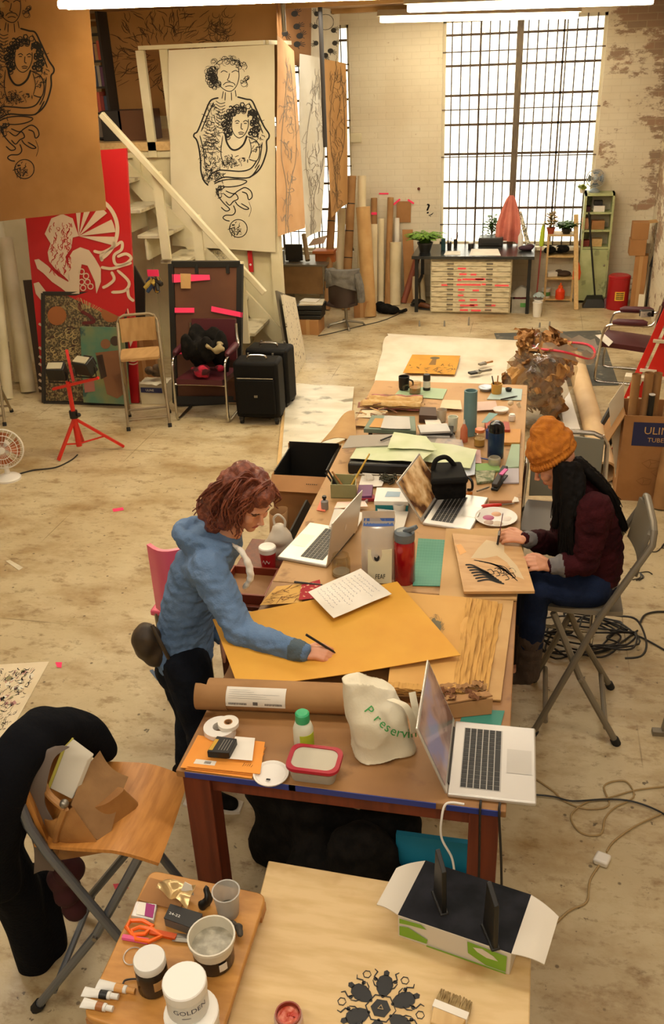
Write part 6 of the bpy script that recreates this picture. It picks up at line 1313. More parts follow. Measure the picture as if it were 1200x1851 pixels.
for i in range(4):mb.hexa([bb[i],bb[(i+1)%4],lerp(bb[(i+1)%4],sum(bb,V())/4,.06),lerp(bb[i],sum(bb,V())/4,.06)],[a[i],a[(i+1)%4],lerp(a[(i+1)%4],sum(a,V())/4,.06),lerp(a[i],sum(a,V())/4,.06)])
mb.hexa([q for q in bb],[q+V((0,0,.004))for q in bb]);put('box',mb,mat('sage','#9a9668',.5,c2='#8b885c',ns=6),t)
ctr=sum(bb,V())/4+V((0,0,.01))
for dx,dy,ex,mm in((.02,.01,(668,820),mat('ruler_yellow','#d3a83a',.5)),(-.03,0,(588,855),'dark'),(-.02,-.01,(592,848),'black'),(.0,.02,(600,852),'wood')):
 mb=MB();p=ctr+V((dx,dy,0));e=Yp(ex[0],ex[1],p.y+(.08 if dx>0 else .0));mb.tube([p,lerp(p,e,.5),e],[.006,.006,.004],6);put('brush',mb,mm,t)
t,c=bottle('pump_bottle','small grey bottle with a black nozzle near the orange paper','bottle',587,920,.07,[('body','grey_plastic',[(.24,0),(.26,.05),(.26,.6),(.15,.7),(0,.7)]),('nozzle','black',[(.1,.68),(.1,.85),(.16,.86),(.14,1),(0,1)])])
paper('orange_card',[(572,922),(588,925),(590,905),(580,903)],.004,mat('coral','#f08060',.7),'coral orange card at the left table edge','card',n=2)
paper('pink_foil',[(604,925),(665,921),(660,912),(610,914)],.008,mat('foil','#c8a89c',.3,.4),'crumpled pinkish foil strip in front of the green box','foil',n=6,wave=.014)
for k,(pix,z1,mm,lb)in enumerate((([(645,897),(672,896),(674,876),(648,876)],.03,mat('purple','#6d3a66',.6),'purple book beside the sage green box'),([(645,902),(678,901),(676,893),(646,894)],.018,mat('crimson','#a02a34',.6),'thin crimson book in front of the purple book'))):
 mb=MB();slab(mb,pix,TT+.001,TT+z1);solo('book',mb,mm,lb,'book',bev=.002)
paper('paper_sheet',[(648,880),(690,880),(700,858),(655,856)],.01,'paper','white paper sheet lying behind the purple book','paper',n=3,wave=.008)
mb=MB();g=random.Random(3);c=T(700,868,.015)
for k in range(14):a=g.uniform(0,6.28);mb.tube(spl([tuple(c+V((g.uniform(-.05,.05),g.uniform(-.03,.03),g.uniform(-.01,.03))))for _ in range(4)],4),.003,5)
solo('wire_bundle',mb,mat('olive_dark','#3c3a24',.7),'bundle of dark wires lying behind the teal tissue box','wire')
c=T(812,885);t=thing('camera_bag','black padded camera bag with a carry handle behind the open laptop','bag',c)
mb=MB();slab(mb,[(780,866),(845,862),(832,834),(782,836)],TT+.002,TT+.13);b=put('body',mb,'black_cloth',t,bev=.02)
mb=MB();slab(mb,[(778,867),(847,863),(834,833),(780,835)],TT+.10,TT+.135);put('flap',mb,mat('black_pad','#1d1c1a',.8),t,bev=.012)
p0,p1=Z(782,850,TT+.13),Z(822,842,TT+.13);mb=MB();mb.tube(spl([tuple(p0),tuple(lerp(p0,p1,.15)+V((0,0,.05))),tuple(lerp(p0,p1,.6)+V((0,0,.055))),tuple(p1)]),.012,8);put('handle',mb,'black_pad',t)
mb=MB();p=Z(846,862,TT+.09);mb.tube(spl([tuple(p),tuple(p+V((.02,-.01,-.02))),tuple(p+V((.022,-.01,-.06))),tuple(p+V((0,0,-.07)))]),.007,6);put('strap',mb,'black',t)
mb=MB();mb.bar(T(812,902,.008),T(852,890,.008),.02,.014);solo('orange_pencil',mb,mat('pencil_orange','#d98530',.6),'flat orange pencil in front of the camera bag','pencil',bev=.002)
c=T(896,940);t=thing('paint_plate','white plastic plate with dabs of pink and brown paint','palette',c);rr=(T(935,940)-T(858,940)).length/2
mb=MB();mb.lathe([(rr*.75,0),(rr*.98,.016),(rr,.02),(rr*.96,.02),(rr*.74,.006),(0,.006)],c,32);put('plate',mb,'white_plastic',t)
for dx,dy,r_,mm in((-.35,.08,.27,mat('paint_pink','#b0507a',.5)),(.0,.5,.24,mat('paint_peach','#d9a57a',.5)),(.45,.12,.28,mat('paint_white','#efe4d6',.5)),(-.3,-.42,.25,mat('paint_taupe','#b09683',.5)),(.1,-.45,.25,mat('paint_beige','#c9b8a0',.5))):
 mb=MB();mb.lathe([(rr*r_,.0065),(rr*r_*.7,.010),(0,.011)],c+V((dx*rr,dy*rr,0)),16);put('paint_dab',mb,mm,t)
def tool(name,p,q,hr,m,tip,label,cat,L_=.5):
 p,q=T(*p,.012),T(*q,.012);t=thing(name,label,cat,(p+q)/2);mb=MB();mb.tube([p,lerp(p,q,.06),lerp(p,q,L_*.6),lerp(p,q,L_)],[hr*.7,hr,hr,hr*.6],10);put('handle',mb,m,t)
 mb=MB();mb.tube([lerp(p,q,L_-.02),q],[hr*.35,hr*.25],6);put('blade',mb,tip,t)
tool('screwdriver',(870,916),(930,910),.011,'red_paint','steel','red handled screwdriver behind the paint plate','screwdriver',.6)
mb=MB();mb.tube([T(884,908,.01),T(925,908,.01)],.010,8);solo('chisel',mb,mat('handle_brown','#9a5b30',.6),'brown wooden tool handle behind the red screwdriver','tool')
paper('white_scrap',[(925,908),(938,907),(936,900),(930,898)],.01,'paper','tiny white paper corner at the right table edge near the screwdriver','paper',n=1)
t=thing('stapler','black stapler with a pink tag by the notebooks at the right table edge','stapler',T(903,880));a,e=T(893,888),T(912,862)
mb=MB();mb.bar(a+V((0,0,.008)),e+V((0,0,.008)),.035,.014);put('base',mb,'black',t,bev=.003)
mb=MB();mb.bar(a+V((0,0,.03)),e+V((0,0,.055)),.03,.02);put('arm',mb,'dark',t,bev=.004)
mb=MB();mb.bar(T(905,858,.06),T(915,848,.07),.02,.006);put('tag',mb,mat('tag_pink','#d765a0',.6),t)
for k,(pix,z1,mm,lb)in enumerate((([(862,872),(892,868),(896,850),(858,850)],.015,mat('notes_mixed','#a8a486',.7,c2='#5b6a44',ns=40),'printed notebook left of the black stapler'),([(905,872),(938,872),(938,846),(902,846)],.01,mat('lilac_grey','#b5aeb2',.7),'pale lilac notebook at the right table edge'),([(860,852),(905,850),(900,836),(858,838)],.012,mat('fresh_green','#7da05a',.7),'green booklet behind the printed notebook'),([(912,845),(938,843),(940,800),(925,800)],.012,mat('mint','#a9bfa0',.7),'mint green folder along the right table edge'),([(880,776),(922,777),(920,762),(876,762)],.035,mat('book_red','#a8422c',.6),'thick red brown book behind the dark blue bottle'),([(905,800),(940,800),(942,775),(912,775)],.02,mat('amber','#c98d3c',.6),'amber coloured folder at the right table edge'))):
 mb=MB();slab(mb,pix,TT+.001,TT+z1);solo('notebook' if k!=4 else 'book',mb,mm,lb,'book',bev=.002)
t=thing('portfolio_case','black portfolio case lying under the pale green papers','case',T(690,845));mb=MB();slab(mb,[(628,838),(760,842),(755,815),(640,812)],TT+.001,TT+.06);put('body',mb,'black',t,bev=.01)
mb=MB();mb.bar(T(640,858,.03),T(752,860,.03),.006,.008);put('zip',mb,'steel',t)
mat('grey_card','#a29a8c',.8);mat('mint_paper','#c9d3a4',.8,c2='#dadfbd',ns=4)
paper('grey_card',[(618,812),(722,806),(716,786),(632,790)],.075,'grey_card','grey cardboard sheet with a black pencil on the pale green papers','cardboard',th=.004,n=4,wave=.006)
mb=MB();mb.tube([T(688,796,.09),T(708,788,.09)],.005,6);solo('black_pencil',mb,'black','short black pencil lying on the grey cardboard sheet','pencil')
paper('mint_paper',[(632,830),(760,838),(790,812),(650,804)],.066,'mint_paper','pale green paper sheet on top of the black portfolio','paper',n=8,wave=.012,nscale=8)
paper('mint_paper',[(762,836),(850,850),(862,815),(772,800)],.03,'mint_paper','pale green paper sheet behind the black camera bag','paper',n=8,wave=.012,nscale=8)
paper('mint_paper',[(700,812),(790,816),(770,790),(712,782)],.08,'mint_paper','pale green paper sheet behind the grey cardboard sheet','paper',n=6,wave=.012,nscale=8)
paper('paper_sheet',[(836,862),(858,858),(860,820),(842,822)],.02,mat('paper_blue','#cfd6dc',.8),'bluish white paper right of the camera bag','paper',n=3)
paper('photo_sheet',[(780,812),(840,815),(835,795),(790,792)],.02,mat('photo_mix','#b8a898',.6,c2='#8c8a90',ns=20),'photo print showing behind the pale green papers','print',n=3)
t=thing('wooden_tray','sage green wooden tray carrying plastic wrapped papers','tray',T(702,790));
mb=MB();slab(mb,[(657,775),(752,779),(750,752),(672,750)],TT+.06,TT+.085);put('tray_board',mb,mat('tray_green','#71806a',.6,c2='#667560',ns=6),t,bev=.003)
for x,y in((662,790),(748,795),(744,768),(680,766)):
 q=Z(x,y-12,TT+.06);mb=MB();mb.box((q.x+(.02 if x<700 else-.02),q.y+.02,TT+.03),(.02,.02,.06));put('foot',mb,'dark',t)
paper('wrapped_papers',[(688,775),(742,777),(740,755),(695,753)],.088,mat('wrap_grey','#a8a294',.25),'grey plastic wrapped papers on the sage green tray','paper',n=4,wave=.008)
paper('orange_card',[(667,772),(690,773),(698,757),(678,756)],.088,mat('ochre_card','#c28f45',.7),'ochre card on the left of the sage green tray','card',n=2)
g=random.Random(14)
for k,(x,y)in enumerate(((790,786),(786,782),(792,778),(784,775))):
 mb=MB();c=T(x,y,.005+k*.014);mb.box(c,(.17,.12,.012),a=g.uniform(-.4,.3));solo('magazine',mb,['dark',mat('mag_white','#d8d4cc',.4),'dark',mat('mag_grey','#b9b5ad',.4)][k],['lowest dark magazine of the small pile left of the orange sauce bottle','pale magazine second from the bottom of the small pile','dark magazine second from the top of the small pile','topmost grey magazine of the small pile left of the orange bottle'][k],'magazine','magazines in the small pile',bev=.001)
t,c=bottle('sauce_bottle','orange pink squeeze bottle left of the teal roll','bottle',838,798,.13,[('body',mat('salmon_plastic','#c9734f',.4),[(.16,0),(.17,.04),(.15,.6),(.05,.82),(0,.82)]),('nozzle','white_plastic',[(.05,.8),(.02,1),(0,1)])])
a=T(849,786);e=Yp(851,706,a.y);mb=MB();roll('teal_roll',a+V((0,0,.002)),e,.037,mat('teal_paper','#6f9091',.7,c2='#648485',ns=5),'upright roll of grey teal paper standing among the jars',group=None)
t,c=bottle('glass_jar','glass jar of amber liquid with an orange lid in front of the teal roll','jar',866,806,.11,[('glass','clear',[(.27,0),(.28,.03),(.28,.7),(.22,.78),(.2,.78),(.2,.05),(0,.05)]),('filling',mat('amber_fill','#c9a050',.4),[(.25,.06),(.26,.4),(0,.4)]),('lid',mat('lid_orange','#d0743c',.4),[(.24,.76),(.24,.92),(0,.93)])])
t,c=bottle('plastic_cup','milky plastic cup left of the sauce bottle','cup',818,778,.09,[('cup','hdpe',[(.28,0),(.33,.95),(.30,.95),(.26,.05),(0,.05)])])
t,c=bottle('plastic_cup','clear plastic cup by the magazines behind the pile','cup',798,762,.08,[('cup','clear_milky',[(.30,0),(.38,.95),(.36,.95),(.28,.05),(0,.05)])])
jar('ink_bottle','small dark ink bottle with a white label beside the amber jar','bottle',T(884,792),[(.02,0),(.022,.05),(.012,.06),(.012,.075),(0,.075)],[mat('label_blue','#3d4f8a',.5),'dark'],[0,0,1,1])
t=thing('paper_fringe','bundle of rolled patterned papers with a fringed end lying across the table','paper bundle',T(700,742));g=random.Random(18)
for k in range(7):
 a,e=T(648+k*4,733-k*2.5,.03+.012*(k%3)),T(765+g.uniform(-10,8),738-k*3,.02+.012*(k%3));mb=MB();mb.grid(lambda u,v:lerp(a,e,u)+V((0,(v-.5)*.08,.018*math.sin(v*3.14)+.01*mnoise.noise(V((u*5,v*3,k))))),12,5,.002);put('sheet',mb,[mat('pat_rose','#a8615c',.7,c2='#7d5a3a',ns=30),'kraft_light',mat('pat_gold','#b98f4a',.7,c2='#c9a870',ns=30)][k%3],t)
for k in range(18):
 p=T(636+g.uniform(0,70),738+g.uniform(-12,14)-0,.03+g.uniform(0,.03));mb=MB();mb.bar(p,p+V((g.uniform(.03,.06),g.uniform(-.03,.01),g.uniform(-.015,.015))),.012,.002);put('fringe_strip',mb,mat('fringe_dark','#6d4426',.8)if k%2 else 'kraft_light',t)
mb=MB();q=quad([T(580,800,-.02),T(645,800,.0),T(640,742,.05),T(606,770,.0)]);mb.grid(lambda u,v:q(u,v)+V((0,0,.03*math.sin(u*3.14))),8,8,.003);solo('kraft_sheet',mb,'kraft_light','bent kraft sheet sticking out over the left table edge','paper')
paper('cutting_mat',[(712,716),(800,722),(808,704),(728,698)],.003,mat('mat_mint','#9db590',.6),'pale green cutting mat under the mugs at the far table end','cutting mat',n=2,th=.003)
paper('cutting_mat',[(880,722),(942,724),(944,704),(895,700)],.003,mat('mat_sky','#a9bdb8',.6),'bluish mat at the far right end of the table','cutting mat',n=2,th=.003)
def mug(px,py,r_,h_,m,label,fill,name='mug',hx=1):
 c=T(px,py,.005);t=thing(name,label,'mug',c);mb=MB();mb.lathe([(r_*.85,0),(r_,h_*.2),(r_*1.05,h_),(r_*.95,h_),(r_*.88,h_*.2),(0,h_*.08)],c,22);put('cup',mb,m,t)
 mb=MB();mb.tube(spl([(c.x+hx*r_*.9,c.y-.01,c.z+h_*.8),(c.x+hx*r_*1.7,c.y-.015,c.z+h_*.7),(c.x+hx*r_*1.7,c.y-.015,c.z+h_*.35),(c.x+hx*r_*.9,c.y-.01,c.z+h_*.2)]),.006,6);put('handle',mb,m,t)
 mb=MB();mb.lathe([(r_*.86,h_*.1),(r_*.9,h_*.55),(0,h_*.56)],c,18);put('drink',mb,fill,t)
mat('coffee','#b08458',.3);mug(730,704,.034,.09,'black','black mug at the far end of the table','dark');mug(750,711,.04,.075,'clear','clear glass mug of milky coffee in front of the black mug','coffee',hx=-1)
jar('spice_can','slim dark can with a pale label right of the glass mug','can',T(771,706),[(.024,0),(.024,.025),(.024,.07),(.024,.10),(.02,.11),(0,.11)],['dark','white_plastic'],[0,1,0,0,0])
cup_with_pens(T(897,712),.035,.07,mat('mustard','#c99a45',.5),'mustard coloured pot of brushes at the far table end',['wood','dark'],4)
for k,(x,y,r_,mm,lb)in enumerate(((919,708,.022,'black','small black bottle cap at the far right table end'),(905,745,.05,mat('dish_white','#d9d2c8',.4),'small white dish near the red brown book'),(878,705,.05,mat('foil_blue','#a9b4c0',.3,.4),'crumpled bluish foil left of the mustard pot'))):
 c=T(x,y,.002);mb=MB();mb.lathe([(r_*.7,0),(r_,.02),(r_*.9,.024),(0,.012)],c,14);solo(('black_stopper','small_dish','foil_scrap')[k],mb,mm,lb,('cap','dish','foil')[k],origin=c)
for k,(pix,h,mm,lb)in enumerate((([(795,740),(835,742),(832,725),(800,724)],.01,'paper_warm','cream paper sheet left of the teal roll top'),([(860,745),(900,742),(896,725),(862,728)],.01,mat('paper_pinkish','#cdb3a4',.8),'pinkish paper scraps right of the teal roll'),([(770,770),(800,772),(790,752),(765,750)],.02,'paper','white paper sheet behind the magazine pile'),([(645,755),(690,758),(700,745),(655,742)],.02,'paper_warm','cream sheet in front of the fringed paper bundle'),([(820,835),(870,838),(868,815),(826,812)],.012,mat('paper_rose','#cfa9a4',.8),'rose tinted paper in front of the amber jar'),([(770,805),(830,806),(820,785),(775,784)],.01,'grey_card','grey sheet in front of the magazine pile'),([(640,770),(670,772),(680,760),(650,756)],.015,'kraft_light','kraft scrap left of the sage green tray'),([(870,765),(880,766),(900,750),(884,748)],.03,mat('paper_teal','#7fa09c',.8),'teal tinted paper by the red brown book'))):
 paper('paper_sheet',pix,h,mm,lb,'paper',n=3,wave=.008)
paper('plastic_wrap',[(682,912),(735,914),(738,900),(690,898)],.012,'clear_milky','crumpled clear plastic wrap lying in front of the teal tissue box','plastic wrap',n=8,wave=.03,nscale=22)
c=T(657,908,.001);t=thing('tape_roll','small clear tape roll lying by the crimson book','tape',c);mb=ring(c,.02,.012,.015,None)if 0 else MB();mb.lathe([(.012,0),(.022,0),(.022,.015),(.012,.015),(.012,0)],c,20);put('tape',mb,'clear_milky',t)
for k,(p,q,mm,lb)in enumerate((((606,930),(646,926),'wood','thin wooden brush lying in front of the sage green box'),((742,905),(748,880),'dark','dark marker lying right of the teal tissue box'),((862,888),(885,880),'steel','steel craft knife lying left of the black stapler'),((868,828),(905,835),mat('pen_blue','#2f4a8a',.4),'blue pen lying by the foot of the dark blue bottle'),((772,742),(812,746),'wood','wooden stick lying behind the magazine pile'),((905,722),(935,716),'dark','dark brush lying on the bluish mat at the far end'))):
 mb=MB();mb.tube([T(*p,.012),lerp(T(*p,.012),T(*q,.012),.8),T(*q,.012)],[.004,.005,.002],8);solo(('paint_brush','marker','craft_knife','pen','wooden_stick','paint_brush')[k],mb,mm,lb,('brush','marker','knife','pen','stick','brush')[k])
mb=MB();slab(mb,[(757,750),(790,752),(788,736),(760,735)],TT+.001,TT+.05);solo('small_box',mb,mat('box_umber','#4b3526',.7),'small dark brown box between the fringed papers and the cups','box',bev=.002)
for k,(x,y,r_,h_,mm,lb)in enumerate(((735,800,.02,.05,'clear_milky','little milky jar in front of the sage green tray'),(856,742,.018,.06,'terracotta','small rust coloured bottle left behind the teal roll'),(925,760,.02,.04,'white_plastic','little white pot at the right edge near the red brown book'),(760,868,.018,.04,'grey_plastic','tiny grey pot between the laptop screen and the tissue box'))):
 jar('small_pot',lb,'pot',T(x,y,.002),[(r_*.9,0),(r_,.004),(r_,h_*.8),(r_*.8,h_*.85),(r_*.8,h_),(0,h_)],[mm])
heap('crumpled_paper',T(668,868,.012),(.03,.02,.03),5,'paper','crumpled white paper ball behind the purple book','paper',61,vox=.006)
heap('crumpled_paper',T(930,735,.012),(.03,.02,.03),5,'paper_warm','crumpled cream paper ball at the far right table edge','paper',62,vox=.006)
a,e=T(372,1292),T(628,1302);r0=.052;e2=e-(e-a)*.04
t=roll('kraft_roll',V((a.x,a.y+.05,TT+r0)),V((e.x+.05,e.y+.05,TT+r0)),r0,'kraft','brown kraft parcel roll with a white shipping label lying on the table',group=None)
ax=V((a.x,a.y+.05,TT+r0));dx=(V((e.x+.05,e.y+.05,TT+r0))-ax);
lm=lambda u,v:ax+dx*lerp(.14,.52,u)+V((0,-(r0+.0015)*math.cos(lerp(-.15,1.15,v)),(r0+.0015)*math.sin(lerp(-.15,1.15,v))))
mb=MB();mb.grid(lm,4,10,.0008);lb_=put('shipping_label',mb,'paper',t)
l2=lambda u,v:lm(u,v)+V((0,-.0015,.0012));mb=MB();g=random.Random(2)
for k in range(26):
 for x0_,x1_ in((.05,.36),(.66,.95)):
  x=lerp(x0_,x1_,k/26);mb.flat([(x,.1),(x+g.uniform(.003,.009),.1),(x+.006,.22),(x,.22)],l2)
mb.flat([(.46,.10),(.54,.10),(.54,.28),(.46,.28)],l2)
for r_ in range(5):mb.stroke([(lerp(.05,.9,i/12),.45+r_*.1+g.uniform(-.008,.008))for i in range(g.randint(6,13))],.012,l2)
put('label_print',mb,mat('print_grey','#5f5c58',.8),lb_,smooth=0)
mb=MB();fl=lambda u,v:ax+dx*lerp(-.07,.14,u)+V((0,-(r0+.003)*math.cos(lerp(-.9,1.2,v))*(1-.3*(u<.3)*v),(r0+.003)*math.sin(lerp(-.9,1.2,v))));mb.grid(fl,6,8,.002);put('end_flap',mb,'kraft',t)
def ring(c,R0,r_,h_,m,core=None,nv_=28):mb=MB();mb.lathe([(r_,0),(R0,0),(R0,h_),(r_,h_),(r_,0)],c,nv_);return mb
c=T(398,1326);t=thing('tape_roll','white masking tape roll lying on the front left of the table','tape',c);mb=ring(c,.052,.022,.03,None);put('tape',mb,'white_plastic',t)
c2=c+V((.028,.01,.030));mb=ring(c2,.034,.014,.014,None);mb2=MB();mb2.lathe([(.011,0),(.014,0),(.014,.0145),(.011,.0145),(.011,0)],c2,20);t2=thing('tape_roll','smaller tape roll with a brown core stacked on the white masking tape','tape',c2);put('tape',mb,'paper',t2);put('core',mb2,'cardboard',t2)
mat('envelope','#e8973a',.75,c2='#de8a30',ns=5)
for k,(pix,h,lb)in enumerate((([(335,1392),(455,1408),(478,1362),(372,1336)],.002,'lowest orange envelope of the pile by the table corner'),([(326,1388),(458,1402),(480,1352),(358,1330)],.006,'middle orange envelope of the pile by the table corner'),([(338,1386),(470,1400),(479,1342),(375,1330)],.011,'topmost orange envelope with a printed label by the table corner'))):
 def env(mb,mp,k=k):
  if k<2:return
  g=random.Random(1);mb.flat([(.06,.1),(.36,.1),(.36,.24),(.06,.24)],mp,1);
  for i in range(12):x=.2+i*.008;mb.flat([(x,.13),(x+.004,.13),(x+.004,.21),(x,.21)],lambda u,v:mp(u,v)+V((0,0,.0005)),2)
  for i in range(5):mb.stroke([(.74+.03*i,.18+g.uniform(-.02,.02)),(.76+.03*i,.26+g.uniform(-.02,.02))],.012,mp,2)
 paper('envelope',pix,h,'envelope',lb,'envelope','orange envelopes on the front table',n=4,wave=.003,art=env,mats=['paper','ink'])if False else paper('envelope',pix,h,'envelope',lb,'envelope',n=4,wave=.003,group='orange envelopes on the front table',art=env,mats=['paper','ink'])
paper('paper_sheet',[(412,1372),(456,1376),(461,1335),(425,1332)],.02,'paper','white papers lying on the orange envelopes','paper',n=3,wave=.004)
t=thing('charcoal_box','small black printed box on the orange envelopes','box',T(400,1360,.025));mb=MB();slab(mb,[(374,1358),(414,1361),(428,1335),(392,1330)],TT+.02,TT+.045);put('carton',mb,'black',t,bev=.002)
mp=quad([Z(x,y,TT+.0465)for x,y in((374,1358),(414,1361),(428,1335),(392,1330))]);mb=MB()
for k in range(4):mb.stroke([(.45+.13*k,.15),(.46+.13*k,.85)],.06,mp)
mb.flat([(.02,.1),(.2,.1),(.2,.8),(.02,.8)],mp,1);put('printed_label',mb,[mat('label_dim','#8a8578',.6),mat('gold_yel','#c59a2c',.6)],t,smooth=0)
c=T(490,1402);mb=MB();mb.lathe([(.048,0),(.055,.008),(.055,.011),(.05,.011),(.045,.006),(0,.006)],c,30);t=thing('lid_disc','round white plastic lid beside the red lidded food box','lid',c);put('disc',mb,'white_plastic',t)
mb=MB();mb.box((c.x+.0,c.y-.03,c.z+.0125),(.012,.006,.002));put('sticker',mb,'dark',t)
t=thing('food_container','clear plastic food box with a red rimmed lid','container',T(570,1400));a=T(522,1418);e=T(612,1420);cx_,cy_=(T(568,1403).x,T(568,1403).y+.015);w_,d_=(T(620,1400)-T(516,1396)).length/2*.92,.058
def rrect(w,d,r_,n=6):
 o=[]
 for sx_,sy_,a0 in((1,1,0),(-1,1,math.pi/2),(-1,-1,math.pi),(1,-1,1.5*math.pi)):
  o+=[(sx_*(w-r_)+r_*math.cos(a0+k/n*math.pi/2),sy_*(d-r_)+r_*math.sin(a0+k/n*math.pi/2))for k in range(n+1)]
 return o
def loft(mb,rings,m=0,cap0=True,cap1=True):
 k=len(rings[0]);b=len(mb.v);mb.add([p for r_ in rings for p in r_],[],m)
 for i in range(len(rings)-1):
  for j in range(k):mb.f.append([b+i*k+j,b+i*k+(j+1)%k,b+(i+1)*k+(j+1)%k,b+(i+1)*k+j]);mb.m.append(m)
 if cap0:mb.f.append([b+j for j in range(k-1,-1,-1)]);mb.m.append(m)
 if cap1:mb.f.append([b+(len(rings)-1)*k+j for j in range(k)]);mb.m.append(m)
ro=lambda w,d,r_,z:[V((cx_+x,cy_+y,TT+z))for x,y in rrect(w,d,r_)]
mb=MB();loft(mb,[ro(w_*.82,d_*.8,.02,.002),ro(w_*.93,d_*.92,.025,.045),ro(w_*.90,d_*.88,.025,.045),ro(w_*.79,d_*.77,.02,.005)]);put('tub',mb,'clear_milky',t)
mb=MB();loft(mb,[ro(w_*.97,d_*.97,.03,.044),ro(w_*1.02,d_*1.03,.032,.050),ro(w_*1.0,d_*1.0,.03,.058),ro(w_*.84,d_*.8,.028,.058),ro(w_*.84,d_*.8,.028,.052)],cap0=False,cap1=False);put('lid_rim',mb,mat('rim_red','#a5142a',.4),t)
mb=MB();loft(mb,[ro(w_*.86,d_*.82,.028,.052),ro(w_*.85,d_*.81,.028,.055)]);put('lid_panel',mb,mat('lid_grey','#b9b09a',.35),t)
t=thing('tote_bag','cream cotton tote bag with green lettering standing beside the front laptop','bag',T(700,1375));tc_=T(700,1352)
cl,cr=T(640,1372),T(772,1345)
mb=MB();dirx=(cr-cl).normalized();nrm=V((-dirx.y,dirx.x,0))
rg=[]
for i in range(25):
 z=i/24;hw,hd=lerp(.098,.088,z),lerp(.084,.030,z**.9)+.02*math.sin(z*3.1);ring=[]
 for q in range(56):
  a=q*.1122;cx_,cy_=math.copysign(abs(math.cos(a))**.55,math.cos(a))*hw,math.copysign(abs(math.sin(a))**.7,math.sin(a))*hd;zt_=.245-.055*max(0,cx_/hw+.2)**1.2
  ring.append(cl+dirx*(.098+cx_-.022*z*z)+nrm*(.03+cy_+.05*z)+V((0,0,.003+zt_*z)))
 rg.append(ring)
loft(mb,rg)
me=remesh('tote',mb,.005,2);mat('canvas','#e4dcc4',.9,c2='#d9cfb2',ns=5,bump=.15,bs=120)
def tdisp(p,n):q=(p.x+.4*p.z,p.y,p.z-.35*p.x);return .016*nz(q,9)-.010*abs(nz(q,11,3))+.002*nz(q,26,7)
o_t=putmesh('bag_body',me,['canvas'],t,disp=tdisp)
mb=MB();h_=[cl+dirx*.12+nrm*.0+V((0,0,.205)),cl+dirx*.155+nrm*(-.035)+V((0,0,.20)),cl+dirx*.175+nrm*(-.05)+V((0,0,.15)),cl+dirx*.18+nrm*(-.05)+V((0,0,.10)),cl+dirx*.195+nrm*(-.03)+V((0,0,.13)),cl+dirx*.20+nrm*(.03)+V((0,0,.19))];P_=[V(p)for p in spl([tuple(q)for q in h_],6)]
b0=[]
for i,p in enumerate(P_):b0+=[p+dirx*.011,p-dirx*.011,p-dirx*.011+nrm*.003,p+dirx*.011+nrm*.003]
mb.add(b0,[(4*i+j,4*i+(j+1)%4,4*i+4+(j+1)%4,4*i+4+j)for i in range(len(P_)-1)for j in range(4)]);put('strap',mb,'canvas',t)
mat('print_green','#3f9a4c',.8)
dg=bpy.context.evaluated_depsgraph_get();dg.update()
bvh=None
from mathutils.bvhtree import BVHTree
bm_=bmesh.new();bm_.from_mesh(o_t.data);bm_.transform(WM[o_t.name]);bvh=BVHTree.FromBMesh(bm_);bm_.free()
def onbag(u,v):
 p=cl+dirx*u+V((0,0,v));r_=bvh.ray_cast(p-nrm*.5,nrm);return(r_[0]-nrm*.0025)if r_[0]else p-nrm*.03
def onray(u,v):
 d=_ray(u,-v).normalized();r_=bvh.ray_cast(EYE,d);return r_[0]-d*.003 if r_[0]else EYE+d*((cl-EYE).dot(nrm)/d.dot(nrm))
mb=MB()
for ch,px,py,ro_ in(('P',657,1284,-.9),('r',674,1300,-.85),('e',683,1310,-.75),('s',693,1319,-.6),('e',703,1326,-.45),('r',715,1331,-.25),('v',725,1333,-.1),('i',736,1334,0),('n',742,1333,.1)):mb.text(ch,px,-py,25,onray,rot=ro_)
put('green_lettering',mb,'print_green',t,smooth=0)
mb=MB();pz=T(808,1447,.012);mb.tube(spl([tuple(pz+V((.05,-.006,0))),tuple(pz+V((.0,-.012,0))),tuple(V((pz.x-.012,ty0-.03,TT-.03))),tuple(V((pz.x-.01,ty0-.035,TT-.10))),tuple(V((pz.x+.02,ty0-.035,TT-.17))),tuple(V((pz.x+.03,ty0-.04,TT-.22)))],8),.0035,8);solo('charging_cable',mb,'white_plastic','white charging cable hanging from the front laptop over the table edge','cable')
for k,(x,dx_,lb)in enumerate(((868,.01,'black cable hanging down beside the right table leg'),(903,.03,'thin black cable hanging from the front laptop corner'))):
 pz=T(x,1462);mb=MB();mb.tube(spl([(pz.x,ty0+.02,TT+.012),(pz.x,ty0-.012,TT-.01),(pz.x+dx_*.5,ty0-.014,TT-.2),(pz.x+dx_,ty0-.01,.4),(pz.x+dx_*1.2,ty0-.02,.1),(pz.x+dx_*1.5,ty0+.05,.006)],6),.004,6);solo('hanging_cable',mb,'cable_black',lb,'cable')
l_,r_=Z(492,858,.80),Z(596,858,.80);l_=V((l_.x,l_.y,0));r_=V((min(r_.x,tx0-.02),r_.y,0));bk=Z(510,800,.84);dpt=bk.y-l_.y;zt_=.80
t=thing('open_carton','tall open cardboard carton with a black lining beside the table','box',(l_+r_)/2+V((0,dpt/2,0)));mb=MB();th=.008;w_=r_.x-l_.x;cx_=(l_.x+r_.x)/2;cy_=l_.y+dpt/2
for c_,s_ in(((cx_,l_.y,zt_/2),(w_,th,zt_)),((cx_,l_.y+dpt,zt_/2+.02),(w_,th,zt_+.04)),((l_.x,cy_,zt_/2),(th,dpt,zt_)),((r_.x,cy_,zt_/2),(th,dpt,zt_)),((cx_,cy_,.004),(w_,dpt,.008))):mb.box(c_,s_)
put('carton',mb,'cardboard',t,smooth=0)
mb=MB()
